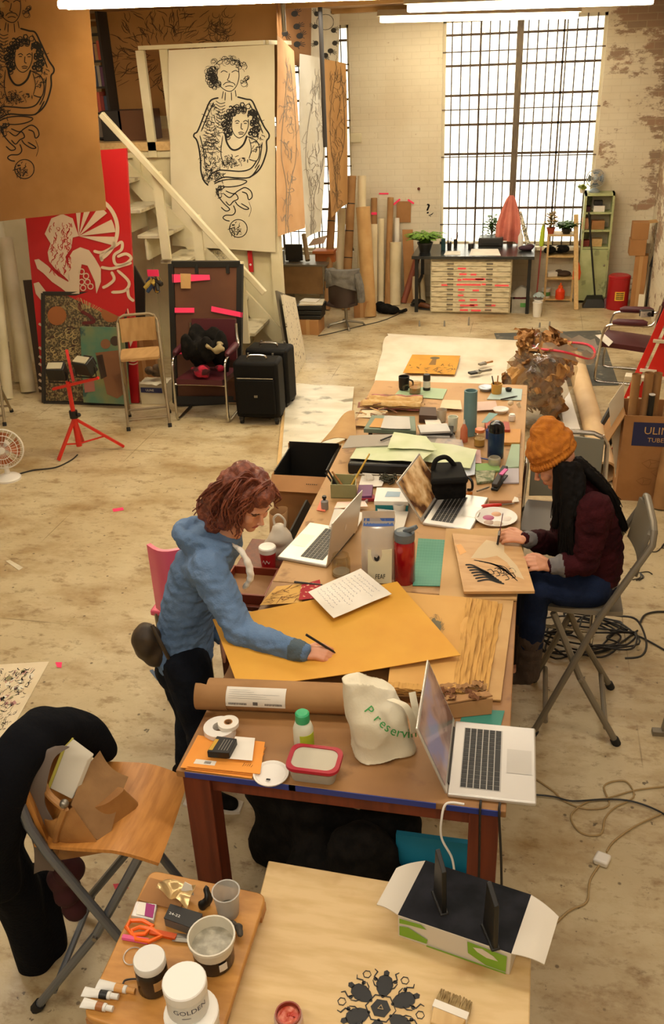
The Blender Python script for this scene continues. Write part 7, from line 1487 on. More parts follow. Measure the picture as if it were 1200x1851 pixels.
for c_,s_ in(((cx_,l_.y+.012,zt_/2),(w_-.02,.006,zt_-.01)),((cx_,l_.y+dpt-.012,zt_/2+.03),(w_-.02,.006,zt_+.05)),((l_.x+.012,cy_,zt_/2+.01),(.006,dpt-.02,zt_+.02)),((r_.x-.012,cy_,zt_/2+.02),(.006,dpt-.02,zt_+.04)),((cx_,cy_,.3),(w_-.02,dpt-.02,.01))):mb.box(c_,s_)
put('lining',mb,'black',t,smooth=0)
mb=MB();mb.grid(lambda u,v:V((lerp(l_.x,r_.x,u),l_.y-.004-.10*v,zt_-.05*v)),3,3,.006);put('flap',mb,'cardboard',t)
mb=MB();mp=lambda u,v:V((u,l_.y-.012-.10*v,zt_+.005-.05*v));
for k in range(6):mb.box((cx_+.05+k*.011,l_.y-.055,zt_-.02),(.004,.006,.003))
put('printed_mark',mb,'ink',t)
g=random.Random(8)
for k,(px,py,w0,h0,lb)in enumerate(((548,915,.13,.32,'crumpled kraft paper bag standing between the carton and the table'),(520,960,.12,.25,'kraft paper bag behind the standing woman, below the carton'))):
 c=Z(px,py,.45);c=V((min(c.x,tx0-.09),c.y-.16,0));t=thing('kraft_bag',lb,'bag',c);sd=k*7
 mb=MB();mb.tube([c+V((0,0,z))for z in(0,.2,.4,.55,.58+h0*.3)],[w0*.45,w0*.5,w0*.52,w0*.45,w0*.5],14,caps=False);me=None
 b_=put('bag',mb,'kraft',t);sol=b_.modifiers.new('s','SOLIDIFY');sol.thickness=.003
 for v_ in b_.data.vertices:v_.co+=V((mnoise.noise(v_.co*9+V((sd,0,0))),mnoise.noise(v_.co*9+V((0,sd,0))),mnoise.noise(v_.co*7)))*.022
a,e=Z(540,950,.8),Z(572,905,.8);mb=MB();mb.bar(V((a.x-.03,a.y,.70)),V((e.x-.03,e.y,.75)),.12,.012,up=(1,0,.4));mb.bar(V((a.x-.03,a.y,.004)),V((a.x-.03,a.y,.70)),.02,.012);solo('dark_board',mb,'black','narrow black panel standing along the left side of the table','panel')
sc0=Z(470,1060,.74);st_=thing('wooden_stool','wooden stool with a dark top between the standing woman and the table','stool',V((sc0.x,sc0.y,0)));sx0,sy0=min(sc0.x,tx0-.16),sc0.y+.02
mb=MB();mb.box((sx0,sy0+.10,.735),(.25,.60,.025));put('seat',mb,'wood_red',st_,bev=.004)
for ox,oy in((-.1,-.17),(.1,-.17),(-.1,.37),(.1,.37)):mb=MB();mb.box((sx0+ox,sy0+oy,.36),(.035,.035,.72));put('leg',mb,'wood_red',st_)
t=thing('wooden_case','open brown wooden drawer lying on the stool next to the woman','drawer',(sx0,sy0-.06,.748));mb=MB();mb.box((sx0,sy0-.06,.753),(.22,.24,.008));put('bottom_board',mb,mat('drawer_brown','#8a5f34',.6),t)
for c_,s_ in(((sx0+.106,sy0-.06,.772),(.012,.24,.045)),((sx0-.106,sy0-.06,.772),(.012,.24,.045)),((sx0,sy0-.175,.772),(.2,.012,.045)),((sx0,sy0+.055,.772),(.2,.012,.045))):mb=MB();mb.box(c_,s_);put('drawer_side',mb,mat('drawer_red','#7a2f18',.5),t,bev=.002)
c=Z(486,1029,.749);c.x=max(sx0-.09,min(c.x,sx0+.09));t=thing('paper_cup','red paper cup with white lettering on the wooden stool','cup',c);mb=MB();mb.lathe([(.030,0),(.037,.085),(.039,.095),(0,.095)],c,20);put('cup',mb,mat('cup_red','#b3161f',.5),t)
mb=MB();mb.lathe([(.0395,.095),(.041,.118),(.037,.123),(0,.125)],c,20);put('lid',mb,'white_plastic',t)
mb=MB();mp=lambda u,v:c+V((.0372*math.sin(u),-.0372*math.cos(u),.03+v));mb.text('Stay',-.55,.012,.026,lambda u,v:c+V((.0345*math.sin(u/.034*1.0-.0),-.0345*math.cos(u/.034),v)))if False else mb.stroke([(-.5,.02),(-.3,.035),(-.1,.018),(.1,.035),(.35,.02),(.5,.03)],.006,mp);put('lettering',mb,'white_plastic',t,smooth=0)
c=Z(517,1010,.75)-V((0,.05,0));c.x=min(c.x,tx0-.045);mb=MB();
for x_,z,r_ in((-.055,.055,.055),(.01,.055,.055),(-.02,.11,.06),(-.02,.15,.04)):mb.ell(c+V((x_,.05,z)),(r_,r_*.7,r_),14,10)
me=remesh('pb',mb,.01,3);t=thing('shopping_bag','white thin plastic shopping bag with tied handles on the stool','bag',c);putmesh('bag_body',me,[mat('bag_white','#d8cdb8',.4)],t,disp=lambda p,n:.010*nz(p,20))
mb=MB();p=c+V((-.02,.05,.17));mb.tube(spl([tuple(p+V((-.022,0,0))),tuple(p+V((-.026,0,.04))),tuple(p+V((.0,-.005,.065))),tuple(p+V((.026,0,.035))),tuple(p+V((.024,0,0)))]),.006,6);put('handle',mb,'bag_white',t)
heap('duffel_bag',V(((tx0+tx1)/2-.08,ty0+.42,0)),(.30,.16,.34),14,'black_cloth','big black duffel bag lying on the floor under the front table','bag',41,vox=.025)
heap('denim_bundle',V((tx0+.18,ty0+.16,0)),(.12,.10,.12),7,mat('navy_cloth','#141a2c',.9,bump=.3,bs=50),'dark navy cloth bundle on the floor inside the left table leg','cloth',42,vox=.02)
mb=MB();mb.box((tx1-.22,ty0+.34,.20),(.3,.02,.4));
t=thing('blue_board','bright blue panel standing under the front table by the right leg','panel',(tx1-.22,ty0+.34,0));put('panel',mb,mat('panel_blue','#1b7d9e',.5),t)
mb=MB();mb.box((tx1-.24,ty0+.29,.14),(.38,.02,.28));t=thing('grid_mat','dark teal gridded mat leaning on the blue panel under the table','cutting mat',(tx1-.24,ty0+.29,0));put('mat',mb,mat('mat_teal','#23565a',.6),t)
mb=MB()
for k in range(1,24):mb.box((tx1-.43+k*.0158,ty0+.279,.14),(.0016,.002,.27))
for k in range(1,17):mb.box((tx1-.24,ty0+.279,k*.0165),(.37,.002,.0016))
put('grid_print',mb,mat('grid_dark','#0f2c30',.7),t,smooth=0)
LT_=.69;TR=.745
def topslab(name,label,pix,z,th,m,legs,mleg,bev=.004,rnd_=.0,cat='table'):
 q=[Z(x,y,z)for x,y in pix];c=sum(q,V())/4;t=thing(name,label,cat,(c.x,c.y,0));pts=[]
 for i in range(4):
  p,a,b=q[i],q[i-1],q[(i+1)%4];da,db=(a-p).normalized(),(b-p).normalized()
  pts+=[p+da*rnd_*(1-s)**2+db*rnd_*s**2 for s in(0,.25,.5,.75,1)]if rnd_ else[p]
 mb=MB();loft(mb,[[p-V((0,0,th))for p in pts],pts]);put('table_top',mb,m,t,bev=bev)
 for i in legs:
  p=lerp(q[i],c,.14);mb=MB();b_=LT_+.001 if name=='side_table' and i in(1,2)else 0;mb.box((p.x,p.y,(z-th+b_)/2),(.045,.045,z-th-b_));put('leg',mb,mleg,t)
 return t
topslab('low_table','low table with a pale paint-spotted plywood top in the foreground',[(385,1950),(955,1950),(962,1637),(485,1555)],LT_,.018,'ply',(0,1,2,3),'wood_pale')
topslab('side_table','small wooden board table with rounded corners crowded with paint jars',[(148,1836),(385,1915),(482,1616),(272,1572)],TR,.022,mat('board_wood','#c18a44',.45,c2='#b07a38',ns=3,stretch=(4,12,4)),(0,1,2,3),'wood',rnd_=.03)
L=lambda x,y,h=0.0:Z(x,y,LT_+h)
R_=lambda x,y,h=0.0:Z(x,y,TR+h)
ch=.085;tq=[L(*p,ch)for p in((719,1654),(924,1724),(960,1618),(769,1556))]
t=thing('painted_carton','white and green carton with a black painted top and two open white flaps','box',L(820,1690));bq=[V((p.x,p.y,LT_+.001))for p in tq]
mb=MB();mb.hexa(bq,tq);b=put('carton',mb,mat('carton_white','#cfc6b4',.7),t,bev=.002)
mb=MB();q=quad(tq,.0015);mb.grid(lambda u,v:q(u,v),6,6,.001);put('black_paint',mb,mat('paint_black','#191a1c',.8,c2='#26262a',ns=14),t)
for(p0,p1,e0,e1)in((tq[0],tq[3],L(681,1640,ch+.0),L(716,1574,ch+.015)),(tq[1],tq[2],L(983,1748,ch-.02),L(1009,1662,ch-.01))):
 mb=MB();q=quad([p0,p1,e1,e0]);mb.grid(lambda u,v:q(u,v)+V((0,0,.012*math.sin(v*2.2))),6,6,.003);put('flap',mb,'carton_white',t)
fr=lambda u,v:lerp(lerp(bq[0],bq[1],u),lerp(tq[0],tq[1],u),v)+V((-.0015,-.0025,0))
mb=MB()
for s in([(.02,.55),(.10,.62),(.28,.35),(.27,.15),(.02,.12)],[(.02,.9),(.22,.95),(.27,.8),(.12,.75),(.02,.68)],[(.63,.92),(.97,.85),(.97,.12),(.80,.12),(.64,.40)],[(.27,.02),(.97,.02),(.97,.09),(.27,.09)]):mb.flat(s,fr,0)
mb.flat([(.68,.75),(.76,.82),(.86,.65),(.90,.5),(.80,.48),(.72,.60)],lambda u,v:fr(u,v)+V((0,-.0006,0)),1);put('green_print',mb,[mat('print_lime','#79a32c',.6),'carton_white'],t,smooth=0)
for x,y,x2,y2,lb in((795,1632,803,1545,'black upright drive on the painted carton, the rear left one'),(886,1694,889,1603,'black upright drive on the painted carton, the front right one')):
 p=L(x,y,ch+.002);e=Yp(x2,y2,p.y+.01);h_=max(.06,e.z-p.z);mb=MB();d=V((.016,-.036,0));n_=V((.006,.003,0));mb.hexa([p-d-n_,p+d-n_,p+d+n_,p-d+n_],[p-d*.75-n_+V((0,0,h_)),p+d*.75-n_+V((0,0,h_*.86)),p+d*.75+n_+V((0,0,h_*.86)),p-d*.75+n_+V((0,0,h_))]);mb.hexa([p-d*1.1-n_*2,p+d*1.1-n_*2,p+d*1.1+n_*2,p-d*1.1+n_*2],[q_+V((0,0,.006))for q_ in(p-d-n_*1.6,p+d-n_*1.6,p+d+n_*1.6,p-d+n_*1.6)]);solo('upright_drive',mb,'black_gloss' if 0 else 'black',lb,'drive','drives on the painted carton',bev=.002)
c=L(688,1822,.002);t=thing('papercut_rosette','round black papercut ornament with six figures on the low table','papercut',c);pr=(L(765,1820)-L(688,1820)).length
mb=MB();P=lambda u,v:c+V((u*pr,v*pr,0))
hexr=lambda r_,a0=0.0,k=6:[(r_*math.cos(a0+i*6.283/k),r_*math.sin(a0+i*6.283/k))for i in range(k)]
mb.flat(hexr(.24),P);
for k in range(6):
 a=k*math.pi/3+math.pi/6;ro_=lambda p:(p[0]*math.cos(a)-p[1]*math.sin(a),p[0]*math.sin(a)+p[1]*math.cos(a))
 for s in([(.33,-.09),(.45,-.17),(.62,-.21),(.80,-.15),(.86,-.05),(.86,.05),(.80,.15),(.62,.21),(.45,.17),(.33,.09)],[(.84,-.06),(.95,-.07),(1.0,0),(.95,.07),(.84,.06)]):mb.flat([ro_(p)for p in s],P)
 for sg in(-1,1):
  mb.stroke([ro_(p)for p in((.66,sg*.15),(.78,sg*.28),(.92,sg*.22),(.98,sg*.30))],.035,P);mb.flat([ro_((.72+.05*math.cos(q),sg*.24+.06*math.sin(q)))for q in(0,1,2,3,4,5)],P);mb.stroke([ro_(p)for p in((.5,sg*.14),(.56,sg*.24),(.68,sg*.30))],.03,P)
 h6=[ro_((.30+.04*math.cos(q),.04*math.sin(q)))for q in(0,1,2,3,4,5)];mb.flat(h6,P)
 a2=k*math.pi/3;cx_,cy_=.93*math.cos(a2),.93*math.sin(a2);H6=[(cx_+.10*math.cos(q*1.047),cy_+.10*math.sin(q*1.047))for q in range(7)];mb.stroke(H6,.022,P)
mb.stroke([(.36*math.cos(q*1.047),.36*math.sin(q*1.047))for q in range(7)],.03,P);o=put('cut_paper',mb,'black',t,smooth=0);sm_=o.modifiers.new('s','SOLIDIFY');sm_.thickness=.001
mb=MB();P2=lambda u,v:P(u,v)+V((0,0,.0022));mb.stroke([(.07*math.cos(q*2.094+1.57),.07*math.sin(q*2.094+1.57))for q in range(4)],.02,P2);put('centre_mark',mb,'ply',t,smooth=0)
a,e=L(802,1862,.012),L(826,1798,.012);d=(e-a).normalized();s=V((d.y,-d.x,0));t=thing('wide_brush','wide brush with a pale wooden block lying on the low table','brush',a)
mb=MB();w_=.045;mb.hexa([p+V((0,0,-.010))for p in(a-s*w_*.8,a+s*w_*.8,lerp(a,e,.55)+s*w_,lerp(a,e,.55)-s*w_)],[p+V((0,0,.010))for p in(a-s*w_*.8,a+s*w_*.8,lerp(a,e,.55)+s*w_,lerp(a,e,.55)-s*w_)]);put('block',mb,'wood_pale',t,bev=.003)
mb=MB();b0=lerp(a,e,.4);mb.hexa([p+V((0,0,-.011))for p in(b0-s*w_,b0+s*w_,lerp(a,e,.6)+s*w_,lerp(a,e,.6)-s*w_)],[p+V((0,0,.012))for p in(b0-s*w_,b0+s*w_,lerp(a,e,.6)+s*w_,lerp(a,e,.6)-s*w_)]);put('ferrule',mb,'paper',t)
mb=MB()
for k in range(22):q=lerp(lerp(a,e,.6)-s*w_*.95,lerp(a,e,.6)+s*w_*.95,k/21);mb.tube([q,q+(e-a)*.38+V((rnd.uniform(-.004,.004),0,rnd.uniform(-.004,.004)))],[.0035,.002],5)
put('bristles',mb,mat('bristle','#9b8456',.8,c2='#82693c',ns=60),t)
c=L(523,1858);rr=.036;t=thing('paint_jar','small open jar of coppery red paint at the bottom edge','jar',c);mb=MB();mb.lathe([(rr*.95,0),(rr,.004),(rr,.045),(rr*.9,.05),(rr*.9,.058),(rr*.8,.058),(rr*.8,.04),(0,.04)],c,26,ms=[0,0,0,1,1,1,1,1]);put('glass',mb,[mat('jar_pale','#c9a898',.3),mat('rim_rust','#8d3b28',.4)],t)
mb=MB();mb.grid(lambda u,v:c+V((rr*.78*(v)*math.cos(u*6.283),rr*.78*v*math.sin(u*6.283),.046+.006*mnoise.noise(V((u*4,v*3,2))))),20,6,.001);put('paint',mb,mat('copper_paint','#b8402c',.35,.1,c2='#d07a5e',ns=60),t)
def pot(px,py,r_,h_,lb,parts,name='jar',z=0.0):c=R_(px,py,z);t=thing(name,lb,'jar',c);[put(pn,(lambda m_:(m_.lathe(pf,c,28),m_)[1])(MB()),mm,t)for pn,mm,pf in parts];return t,c
pxm=lambda px,py:(R_(px,py)-EYE).dot(FW)/F
mat('medium_white','#d9d6cc',.4);r_=pxm(277,1800)*29
t,c=pot(279,1782,r_,.1,'dark brown paint jar with a chalky white lid on the side table',[('body',mat('jar_dark','#17110e',.25),[(r_*.92,0),(r_,.005),(r_,.080),(r_*.9,.09),(0,.09)]),('lid','medium_white',[(r_*1.0,.086),(r_*1.0,.104),(r_*.95,.108),(0,.108)])])
mb=MB();mb.grid(lambda u,v:c+V((r_*1.01*math.sin(lerp(.5,1.2,u)),-r_*1.01*math.cos(lerp(.5,1.2,u)),lerp(.03,.06,v))),5,2,.0006);put('label',mb,'kraft_light',t)
def golden(px,py,r_,h_,lb,z):
 t,c=pot(px,py,r_,h_,lb,[('body','medium_white',[(r_*.96,0),(r_,.004),(r_,h_*.72),(r_*.97,h_*.74),(0,h_*.74)]),('lid',mat('lid_white','#e8e4da',.35),[(r_*1.04,h_*.70),(r_*1.05,h_*.72),(r_*1.05,h_*.97),(r_*1.0,h_),(0,h_)])],z=z)
 mb=MB();cy_=lambda u,v:c+V((r_*1.012*math.sin(u/r_),-r_*1.012*math.cos(u/r_),v));mb.text('GOLDEN',-.3*r_,h_*.40,r_*.42,cy_);mb.stroke([(r_*.1+i*.002,h_*.26)for i in range(12)],.0018,cy_);put('brand_lettering',mb,mat('letter_navy','#23233a',.6),t,smooth=0);return t,c
r2=pxm(348,1850)*46;golden(352,1868,r2,.085,'large white medium jar standing at the bottom edge, under the smaller white jar',0)
cc_=R_(352,1868);r1_=r2*.80;p=cc_+V((-.010,.010,.086));pp=p
def golden_at(p):
 global R_
 old=R_;R_=lambda x,y,h=0:p;r=golden(0,0,r1_,.095,'smaller white medium jar stacked on the large white jar',0);R_=old;return r
golden_at(p)
r_=pxm(384,1740)*43;t,c=pot(388,1735,r_,.1,'milky tub half full of black paint, its rim smeared, on the side table',[('tub',mat('tub_milky','#cfc8b4',.4),[(r_*.86,.05),(r_*.93,.085),(r_*1.0,.086),(r_*1.0,.095),(r_*.93,.095),(r_*.82,.03),(0,.028)]),('dark_base','jar_dark',[(r_*.80,0),(r_*.84,.004),(r_*.865,.052),(0,.052)]),('paint_film',mat('grey_film','#8f8a78',.4,c2='#b3ac98',ns=40),[(r_*.88,.060),(0,.061)])],name='paint_tub')
mb=MB();mb.grid(lambda u,v:c+V((r_*.90*math.sin(lerp(.6,1.0,u)),-r_*.90*math.cos(lerp(.6,1.0,u)),lerp(.02,.045,v))),4,2,.0006);put('label',mb,'paper',t)
r_=pxm(413,1640)*24;pot(413,1650,r_,.1,'clear plastic measuring cup with dark dregs on the side table',[('cup',mat('cup_frost','#c7c4ba',.3,alpha=.55),[(r_*.78,0),(r_*1.0,.085),(r_*1.06,.087),(r_*.96,.087),(r_*.74,.004),(0,.004)]),('dregs',mat('dregs','#57503f',.5),[(r_*.76,.005),(r_*.82,.018),(0,.018)])],name='measuring_cup')
heap('black_sponge',R_(375,1645),(.028,.024,.05),5,'black','glossy black lump of sponge behind the milky tub','sponge',51,vox=.006)
heap('grey_stone',R_(420,1685),(.03,.022,.03),5,mat('stone_grey','#5d574c',.8,c2='#3a352e',ns=50),'dark grey stone beside the milky tub','stone',52,vox=.006)
t=thing('blade_box','small black box with white lettering in the middle of the side table','box',R_(328,1672));mb=MB();slab(mb,[(296,1660),(352,1680),(366,1652),(308,1634)],TR+.001,TR+.032);put('carton',mb,[mat('box_grey','#6b6256',.6)],t,bev=.002)
q=quad([Z(x,y,TR+.034)for x,y in((296,1660),(352,1680),(366,1652),(308,1634))]);mb=MB();mb.grid(lambda u,v:q(u,v),1,1,.002);mb.text('24-22',.08,.35,.22,lambda u,v:q(u,v,.0015),1,sx=.7);put('lid',mb,['black','medium_white'],t,smooth=0)
paper('cardboard_piece',[(250,1628),(325,1648),(340,1606),(272,1588)],.002,'cardboard','flat cardboard piece under the gold foil on the side table','cardboard',base=TR,th=.004,n=2)
paper('gold_foil',[(286,1622),(338,1646),(356,1612),(300,1592)],.022,mat('gold','#cdb07a',.3,.6),'crumpled gold foil on the cardboard piece','foil',base=TR,n=12,wave=.03,nscale=28)
mb=MB();q=quad([R_(326,1612,.03),R_(350,1618,.03),R_(346,1600,.06),R_(334,1594,.06)]);mb.grid(q,4,4,.002);solo('paper_scrap',mb,'paper','white paper scrap standing behind the gold foil','paper')
t=thing('blade_pack','clear packet with a white and purple label at the left of the side table','packet',R_(258,1650));mb=MB();slab(mb,[(236,1655),(278,1664),(284,1634),(246,1628)],TR+.001,TR+.014);put('packet',mb,'clear_milky',t,bev=.002)
for pix,mm in(([(246,1652),(261,1655),(264,1632),(251,1630)],'paper'),([(261,1655),(276,1659),(280,1636),(264,1632)],mat('label_purple','#9a2a6e',.6))):mb=MB();slab(mb,pix,TR+.0145,TR+.0155);put('label',mb,mm,t)
t=thing('scissors','orange handled scissors lying on the side table','scissors',R_(275,1690));mat('handle_orange','#ef6a1c',.4)
for lp in([(228,1676),(236,1664),(258,1664),(276,1674),(262,1688),(240,1690)],[(236,1682),(252,1676),(276,1680),(292,1692),(270,1702),(246,1698)]):
 mb=MB();mb.tube([R_(x,y,.012)for x,y in lp],.006,8,closed=True);mb.bar(R_(272,1684,.012),R_(318,1694,.010),.016,.008);put('handle',mb,'handle_orange',t)
for y in(1690,1698):mb=MB();mb.bar(R_(312,y,.008),R_(356,y+4,.008),.012,.003);put('blade',mb,'steel',t)
mb=MB();mb.tube([R_(222,1694,.008),R_(268,1702,.008)],.008,8);solo('pink_marker',mb,mat('marker_pink','#e05a8a',.5),'pink marker lying below the orange scissors','marker')
mb=MB();c=R_(240,1728,.003);mb.tube([c+V((.024*math.cos(q),.026*math.sin(q),0))for q in[k*.314 for k in range(20)]],.002,6,closed=True);solo('rubber_ring',mb,'clear_milky','thin clear ring lying on the side table left of the dark jar','ring')
for k,(p,q,mm,lb)in enumerate((((148,1812),(204,1824),mat('tube_brown','#9a6030',.5),'white paint tube with a brown band nearest the table corner'),((150,1792),(214,1802),'black','white paint tube with a black band, middle of the three'),((176,1778),(244,1792),mat('tube_tan2','#c9924e',.5),'white paint tube with a tan cap, farthest of the three'))):
 a,e=R_(*p,.012),R_(*q,.012);t=thing('paint_tube',lb,'paint tube',a,'paint tubes on the side table');s=(e-a).normalized();sd=V((-s.y,s.x,0))
 mb=MB();rg=[]
 for f_,w_,h_ in((0,.014,.0015),(.2,.013,.005),(.45,.011,.009),(.78,.010,.0095),(.80,.006,.006)):rg.append([lerp(a,e,f_)+sd*w_*math.cos(x)+V((0,0,h_*math.sin(x)))for x in[i*.524 for i in range(12)]])
 loft(mb,rg);put('tube',mb,'medium_white',t)
 mb=MB();loft(mb,[[lerp(a,e,f_)+sd*.0112*math.cos(x)+V((0,0,.0097*math.sin(x)))for x in[i*.524 for i in range(12)]]for f_ in(.48,.70)]);put('band',mb,mm,t)
 mb=MB();mb.cyl(lerp(a,e,.79),e,.0075,n=12);put('cap',mb,'medium_white' if k<2 else mm,t)
mb=MB();mb.tube(spl([tuple(R_(x,y,.006))for x,y in((222,1784),(226,1772),(250,1770),(262,1780))]),.0025,5);solo('dark_wire',mb,'dark','thin dark wire between the paint tubes and the dark jar','wire')
mat('grey_tube','#6f747a',.35,.5);mat('chair_ply','#c1843f',.4,c2='#a96f30',ns=4,stretch=(14,2,2),nd=5)
cc=V((-1.25,1.90,0));cy_=R(6)
folding_chair(V((-1.25,1.91,0)),cy_,.75,.98,.38,.52,'wooden seated folding chair holding a leather bag, a black coat over its back','grey_tube','chair_ply','chair_ply',wood=True,tr_=.015)
CM=rz(cc,cy_);cl_=lambda x,y,z:CM@V((x,y,z))
mb=MB()
def fx(px,py,Y,r_):mb.ell(Yp(px,py,Y),r_,12,8)
for path in(((186,1352,2.1,.05),(150,1326,2.05,.072),(100,1318,1.95,.078),(50,1345,1.83,.08),(5,1415,1.73,.085),(-15,1500,1.70,.088),(-5,1590,1.73,.08)),((0,1440,1.80,.1),(-20,1500,1.82,.12),(-10,1590,1.82,.08)),((0,1560,1.78,.09),(40,1640,1.84,.085),(62,1710,1.86,.08),(70,1768,1.86,.062)),((60,1600,1.9,.07),(95,1690,1.92,.06),(98,1755,1.92,.05))):
 limb(mb,[V(p)for p in spl([tuple(Yp(x,y,Y))for x,y,Y,_ in path],4)],[q[0]for q in spl([(r_,)for*_,r_ in path],4)])
me=remesh('coat',mb,.010,8);t=thing('coat','black wool coat draped over the back of the wooden folding chair','coat',Yp(60,1800,1.87));putmesh('shell',me,[mat('coat_black','#0d0e12',.95,bump=.3,bs=80)],t,disp=lambda p,n:.014*nz((p.x*2.2,p.y*2.2,p.z*.6),6)-.004)
mb=MB();ln=spl([(100,1352,1.83),(66,1372,1.80),(48,1420,1.77),(44,1455,1.765),(62,1490,1.765),(74,1530,1.77),(72,1575,1.775)],5);W_=[(.055+.03*math.sin(i/len(ln)*3.1))for i in range(len(ln))];P_=[Yp(x,y,Y)for x,y,Y in ln]
mb.grid(lambda u,v:(lambda i:P_[i]+V((W_[i]*(u-.25),.02*(u-.5)+.0*i,.01*math.sin(u*3))))(min(len(P_)-1,int(v*(len(P_)-1)+.5))),6,len(P_)-1,.006);put('lining',mb,mat('lining_grey','#6e6258',.9),t)
mb=MB();
for px,py,Y,r_ in((125,1570,1.84,.05),(120,1610,1.84,.05),(135,1640,1.85,.045),(110,1590,1.84,.05)):fx(px,py,Y,r_)
me=remesh('scarf',mb,.01,3);t=thing('maroon_garment','dark maroon garment hanging below the wooden chair seat','garment',Yp(125,1660,1.84));putmesh('cloth',me,[mat('garment_maroon','#3a0f12',.9)],t,disp=lambda p,n:.01*nz(p,14))
bz=.765;mat('leather_tan','#a3733c',.55,c2='#8a5c2b',ns=7,bump=.15,bs=60);mat('suede','#8f6b42',.95,c2='#7d5b36',ns=9,bump=.2,bs=90)
t=thing('leather_bag','tan leather satchel with a suede flap sitting on the wooden chair','bag',cl_(.0,0,bz))
bk=lambda x,y,Y:Yp(x,y,Y)
b0,b1=bk(82,1550,1.78),bk(190,1552,1.78);b2=V((.10,.20,0))
mb=MB();rg=[]
for z_,wf,df in((0,1.0,1),(.04,1.02,1.05),(.10,.9,.8),(.16,.75,.55)):
 c_=(b0+b1)/2+b2*.5;hx=(b1-b0)*.5*wf;hy=b2*.5*df;rg.append([c_+V((0,0,z_+.004))+hx*math.cos(q)*abs(math.cos(q))**-.4*.9+hy*math.sin(q)*abs(math.sin(q)+1e-9)**-.4*.9 for q in[i*.2618+.05 for i in range(24)]])
loft(mb,rg);put('body',mb,'leather_tan',t)
f0,f1,f2,f3=bk(128,1455,1.80),bk(195,1530,1.78),bk(232,1405,1.98),bk(180,1358,2.02);q=quad([f0,f1,f2,f3]);mb=MB();mb.grid(lambda u,v:q(u,v)+V((0,-.02*math.sin(u*3.1),.02*math.sin(v*3.1))),10,10,.006);put('flap',mb,'suede',t)
s0,s1,s2,s3=bk(80,1480,1.77),bk(132,1458,1.78),bk(188,1540,1.76),bk(100,1555,1.76);q=quad([s3,s2,s1,s0]);mb=MB();mb.grid(lambda u,v:q(u,v)+V((0,-.03*math.sin(u*3.1)*math.sin(v*2),0)),10,8,.006);put('front_panel',mb,'leather_tan',t)
mb=MB();mb.tube(spl([tuple(bk(66,1380,1.85)),tuple(bk(80,1420,1.80)),tuple(bk(92,1440,1.77)),tuple(bk(118,1462,1.755))]),.011,8);mb.tube(spl([tuple(bk(118,1462,1.755)),tuple(bk(104,1500,1.74)),tuple(bk(98,1545,1.75))]),.011,8);put('strap',mb,'leather_tan',t)
mb=MB();mb.ell(bk(116,1453,1.75),.014,10,8);put('buckle',mb,'steel',t)
q=quad([bk(90,1425,1.83),bk(130,1445,1.83),bk(158,1375,1.90),bk(120,1347,1.90)]);n_=V((.35,.7,.2));mb=MB();cs=[q(0,0),q(1,0),q(1,1),q(0,1)];mb.hexa(cs,[p+n_*.035 for p in cs]);t=thing('book','white paged book with a yellow spine standing in the leather bag','book',cs[0]);put('pages',mb,mat('book_pages','#cfc8b4',.7),t,bev=.002)
mb=MB();mb.hexa([cs[3],cs[0],cs[0]+n_*.037,cs[3]+n_*.037],[p+V((-.007,-.001,.004))for p in(cs[3],cs[0],cs[0]+n_*.037,cs[3]+n_*.037)]);put('spine',mb,mat('spine_lime','#c2b84a',.6),t)
mat('skin','#d59a78',.5,sss=.06,c2='#cb8c6a',ns=9);mat('lips','#a8544a',.45);mat('brow','#4a2a1c',.8);mat('eye','#2a1a14',.4)
def head_prims(mb,C,f,u,s=.93):
 f,u=V(f).normalized(),V(u);u=(u-f*u.dot(f)).normalized();r=f.cross(u);M=Matrix((r,f,u)).transposed();P=lambda x,y,z:C+(r*x+f*y+u*z)*s
 E_=lambda x,y,z,a,b,c:mb.ell(P(x,y,z),(a*s,b*s,c*s),16,12,rot=M)
 E_(0,-.01,.02,.074,.094,.092);E_(0,.03,-.045,.055,.055,.062);E_(0,.064,-.088,.024,.02,.018);E_(0,.072,.030,.05,.018,.014);E_(0,.078,-.056,.022,.014,.013)
 for q in(-1,1):E_(q*.036,.058,-.018,.026,.026,.024);E_(q*.075,-.01,-.005,.010,.02,.032);E_(q*.011,.097,-.024,.007,.009,.006)
 mb.tube([P(0,.084,.016),P(0,.096,-.006),P(0,.108,-.024)],[.007*s,.009*s,.011*s],10)
 return P,r,f,u
def face_mat(P):
 c=lambda*a:np.array(P(*a));br=[(c(q*.034,.085,.030),(.016,.004))for q in(-1,1)];ey=[c(q*.031,.083,.010)for q in(-1,1)];lp=c(0,.092,-.057);U=np.array(P(0,0,1)-P(0,0,0));U/=np.linalg.norm(U)
 def fn(ce):
  m=np.zeros(len(ce))
  def near(q,a,b):d=ce-q;v=d@U;h=np.sqrt(np.maximum(0,(d**2).sum(1)-v*v));return(h/a)**2+(v/b)**2<1
  m[near(lp,.021,.0085)]=1
  for q,_ in br:m[near(q,.020,.0045)]=2
  for q in ey:m[near(q,.014,.0045)]=3
  return m
 return fn
